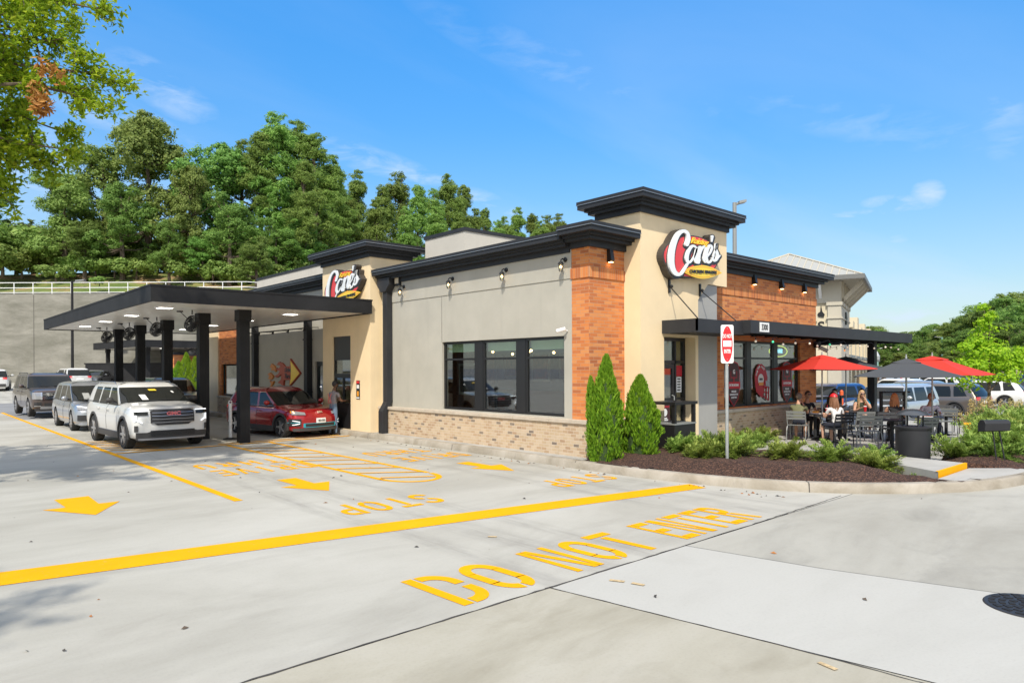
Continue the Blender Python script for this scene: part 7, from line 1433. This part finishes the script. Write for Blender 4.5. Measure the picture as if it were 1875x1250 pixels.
pw_ = person((10.0, 19.15, .0), R(-80), 'person in grey shirt, red apron straps and jeans leaning at the pickup window', t_gr, b_bl, 'd', (.03, .02, .02), 0, pose='stand', lean=.08, hands=((.22, .32, 1.12), (-.18, .34, 1.15)), cap=M['plast'])
MB().tube([(.09, -.135, 1.36), (.02, -.15, 1.22), (.08, -.14, 1.06)], .012, 5).tube([(-.09, -.135, 1.36), (-.02, -.15, 1.22), (-.08, -.14, 1.06)], .012, 5).tube([(-.08, -.14, 1.06), (.08, -.14, 1.06)], .012, 5).build('apron_strap', mat('pinkish_red_strap', (.6, .12, .12), .7), pw_)
x, y = atd(1608, 50); person((x, y, gh(x, y)), R(120), 'pedestrian in dark clothes walking by the far storefront', t_bk, b_bk, 'd', (.02, .02, .02), 0, pose='stand')
# ================================================================ FAR STORE (plaza building)
M['st_t'] = stucco('store_tan', (.53, .47, .36), .04); M['st_w'] = stucco('store_cream', (.62, .54, .38), .04); M['st_c'] = stucco('store_trim', (.50, .455, .36), .04); M['st_g'] = mat('grey_gutter', (.16, .16, .15), .5); M['metal_roof'] = mat('standing_seam_roof', (.36, .36, .33), .5, .0)
M['brk_far'] = brick_mat('store_brick', 1, .4, .13, [(.34, .14, .07), (.38, .17, .09), (.30, .12, .06)], (.45, .38, .3))
SA = R(17.6); r = empty('plaza_store', (36.99, 15.05, -.35), SA, 'beige plaza store tower with pale metal hip roof, eave brackets and large black letters', 'store building')
MB().box(.12, 6.2, .65, 6.2, 0, 6.9).build('wall', M['st_w'], r); MB().box(0, 5.2, 0, .65, 0, 6.9).box(0, .12, .65, 6.2, 5.75, 6.9).box(.12, 5.2, -.02, .0, 0, .8).build('corner_pier', M['st_c'], r)
MB().box(-.06, 5.26, -.06, .71, 5.6, 5.78).box(-.06, 5.26, -.06, .71, 4.9, 4.98).box(-.1, 5.3, -.1, .75, 0, 1.2).build('band', M['st_c'], r)
e0, e1, f0, f1, ez = -.8, 6.7, -1.05, 7.2, 7.05; ap = Vector((3.1, 3.0, 8.95)); co = [Vector(q) for q in ((e0, f0, ez), (e1, f0, ez), (e1, f1, ez), (e0, f1, ez))]
MB().add(co+[ap], [(0, 1, 4), (1, 2, 4), (2, 3, 4), (3, 0, 4)]).build('roof', M['metal_roof'], r)
mb = MB()
for i in range(4):
    a_, b_ = co[i], co[(i+1) % 4]
    for k in range(1, 22):
        t_ = k/22; p = a_.lerp(b_, t_); h = min(t_, 1-t_)*2; mid = a_.lerp(b_, .5); q = p+(ap-mid)*h; mb.tube([p+UP*.02, q+UP*.02], .022, 4)
    mb.tube([a_+UP*.02, ap+UP*.03], .05, 5)
mb.build('roof_seam', M['st_c'], r)
MB().box(e0-.1, e1+.1, f0-.1, f0, ez-.2, ez+.03).box(e0-.1, e0, f0, f1, ez-.2, ez+.03).box(e1, e1+.1, f0, f1, ez-.2, ez+.03).build('gutter', M['st_g'], r); MB().box(e0, e1, f0, f1, ez-.14, ez-.02).build('soffit', M['st_c'], r)
for x in (.4, 1.9, 3.4, 4.9):
    MB().prism([(x-.07, 0, 5.7), (x-.07, 0, 5.95), (x-.07, -.85, 6.85), (x-.07, -1.0, 6.85), (x-.07, -1.0, 6.7)], (.14, 0, 0)).box(x-.07, x+.07, -.1, 0, 5.6, 6.88).build('bracket', M['st_t'], r)
for y in (1.0, 2.6, 4.2): MB().prism([(0, y-.07, 6.0), (0, y-.07, 6.2), (-.6, y-.07, 6.85), (-.72, y-.07, 6.85), (-.72, y-.07, 6.7)], (0, .14, 0)).build('bracket', M['wpaint'], r)
mb = text_mb("'S", .72, basis((.1, 1.06, 4.5), (0, -1, 0), (0, 0, 1)), .05, sx=1.15, bold=.004)
mb.prism([(.12, 1.12, 5.05), (.12, 1.15, 5.2), (.12, 1.02, 5.3), (.12, .98, 5.65), (.12, .92, 5.3), (.12, .80, 5.15), (.12, .85, 5.0)], (-.06, 0, 0)); mb.build('lettering', M['frame'], r)
text_mb('Br', 1.0, basis((2.6, -.04, 5.0), (1, 0, 0), (0, 0, 1)), .05, shear=.3).build('lettering', M['frame'], r)
r = empty('plaza_wing', tuple(Vector((36.99, 15.05, -.35))+Matrix.Rotation(SA, 3, 'Z') @ Vector((5.2, .3, 0))), SA, 'row of brick and cream shopfronts receding behind the black canopy post', 'store building')
MB().box(0, 46, 1.2, 14, 0, 5.3).build('wall', M['brk_far'], r)
for i in range(9): MB().box(i*5.2, i*5.2+1.5, .7, 1.2, 0, 5.5).box(i*5.2-.1, i*5.2+1.6, .6, 1.2, 0, .9).box(i*5.2-.15, i*5.2+1.65, .5, 1.2, 5.5, 6.0 if i % 2 else 6.6).build('pilaster', M['st_w'], r)
MB().box(-.1, 46, .95, 1.2, 4.6, 5.3).box(-.2, 46.1, .8, 1.2, 5.3, 5.45).build('cornice', M['st_c'], r)
for i in range(9): B(i*5.2+1.9, i*5.2+4.8, 1.12, 1.19, .1, 2.7).build('shop_window', M['frame'], r); B(i*5.2+1.6, i*5.2+5.0, -.3, 1.15, 2.95, 3.1).build('awning', M['gsteel'], r)
p = Vector((36.99, 15.05, -.35))+Matrix.Rotation(SA, 3, 'Z') @ Vector((56, 2, 0)); r = empty('far_store', tuple(p), SA, 'farthest cream storefront with pale gabled roof at the end of the plaza', 'store building'); MB().box(0, 18, 0, 14, 0, 7).build('wall', M['st_w'], r); MB().add([(-.5, -.5, 7), (18.5, -.5, 7), (18.5, 14, 7), (-.5, 14, 7), (5, 7, 10), (13, 7, 10)], [(0, 1, 5, 4), (1, 2, 5), (2, 3, 4, 5), (3, 0, 4)]).build('roof', M['metal_roof'], r); MB().box(2, 6, -.08, 0, .1, 2.8).box(9, 14, -.08, 0, .1, 2.8).build('shop_window', M['frame'], r)
x, y = atd(1588, 40); q = empty('menu_board', (x, y, -.35), R(-40), 'tan framed board standing by the plaza wall', 'sign board'); MB().box(-.6, .6, -.04, .04, .3, 1.9).build('frame', M['bark'], q); B(-.5, .5, -.06, -.04, .4, 1.8).build('panel', mat('tan_board', (.42, .30, .15), .7), q)
x, y = atd(1541, 32); q = empty('traffic_bollard', (x, y, -.35), 0, 'orange bollard by the store wall behind the patio', 'bollard'); MB().tube([(0, 0, 0), (0, 0, 1.2)], .08, 8).ball((0, 0, 1.2), .08, 8).build('post', mat('safety_orange', (.75, .12, .03), .5), q)
# far pale building behind right trees
x, y = atd(1830, 110); q = empty('distant_building', (x, y, -.35), 0, 'small beige block half hidden between the trees at right', 'building'); MB().box(-4, 4, -4, 4, 0, 6.5).build('wall', M['st_t'], q); MB().box(-4.1, 4.1, -4.1, 4.1, 6.5, 6.8).build('roof', M['st_c'], q); MB().box(-4.05, -4, -1, 1, 1, 3).build('window', M['frame'], q)
# orange brick wall + board seen under the far canopy
p = pd(340, 690, 62.8-7); q = empty('brick_enclosure', (p.x, p.y, .3), R(42), 'orange brick enclosure with black top under the far canopy', 'enclosure'); MB().box(-1.6, 5.5, 0, .3, 0, 2.9).build('wall', M['brick_f'], q); MB().box(-1.7, 5.6, -.05, .35, 2.9, 3.1).build('coping', M['blk'], q)
p = pd(262, 690, 57); q = empty('dark_fence', (p.x, p.y, .3), R(-42.2), 'dark low screen fence behind the far canopy posts', 'fence'); MB().box(-4.8, 5.5, 0, .12, 0, 2.2).build('panel', M['blk2'], q); MB().box(-4.9, 5.6, -.03, .15, 2.2, 2.3).build('rail', M['blk2'], q)
ab = None
for px, hgt, l in ((327, 2.3, 'left green arborvitae seen under the far canopy'), (341, 2.9, 'middle green arborvitae seen under the far canopy'), (357, 2.6, 'right green arborvitae seen under the far canopy')):
    p = pd(px, 690, 48); 
    if ab is None: arbo(p.x, p.y, hgt, .55, l, z=.3); ab = bpy.data.objects[[o.name for o in bpy.data.objects if o.name.startswith('arborvitae')][-1]]
    else: c = copy_tree(ab); c.location = (p.x, p.y, .3); c.scale = (1, 1, hgt/2.3); c['label'] = l
# ================================================================ LIGHT POLES
def pole(x, y, z0, z1, mt, head, label, w=.06, rz=0):
    q = empty('street_lamp', (x, y, z0), rz, label, 'street lamp'); MB().tube([(0, 0, 0), (0, 0, z1-z0)], [w*1.3, w], 8).build('pole', mt, q); h = z1-z0
    if head: MB().tube([(0, 0, h-.1), (.5*head, 0, h-.02)], w*.6, 6).build('arm', mt, q); MB().prism([(.35*head, -.16, h-.06), (.35*head, .16, h-.06), (1.05*head, .16, h-.0), (1.05*head, -.16, h-.0)], (0, 0, .1)).build('lamp_head', M['gsteel'], q)
    else: MB().lathe([(.09, h), (.2, h+.15), (.22, h+.45), (.1, h+.7), (.02, h+.85)], 10).build('lamp_head', M['galv'], q); 
    return q
M['green_pole'] = mat('pale_green_pole', (.20, .34, .30), .5)
p = pd(1345, 380, 28); pole(p.x, p.y, 0, p.z+.2, M['gsteel'], .42, 'tall grey parking light rising behind the entrance tower', .085, R(-42))
p = pd(132, 514, 57); q = pole(p.x, p.y, .6, p.z, M['blk2'], 1.0, 'dark slim light pole in front of the retaining wall', .09, R(-42))
for px, yt, d, hd, l in ((1725, 617, 98, -1, 'pale green lot light between the grey and red umbrellas'), (1807, 601, 84, -1, 'pale green lot light behind the young tree'), (1606, 662, 56, 0, 'green lantern post by the plaza storefront'), (1876, 612, 90, -1, 'pale green lot light at the right edge')):
    p = pd(px, yt, d); pole(p.x, p.y, -.35, p.z, M['green_pole'], hd, l, .11, R(-42))
for i, (px, d) in enumerate(((1640, 75), (1765, 90), (1700, 72))):
    x, y = atd(px, d); q = empty('grass_island', (x, y, -.35), R(30), 'grassy island between the lot rows', 'grass'); o = MB().box(-6, 6, -1.5, 1.5, 0, .2).build('grass', M['soil'], q); q['kind'] = 'structure'
# ================================================================ CLEAN UP
for o in list(bpy.data.objects):
    if o.type == 'MESH' and o.parent is None and 'kind' not in o and 'label' not in o: print('UNTAGGED', o.name)
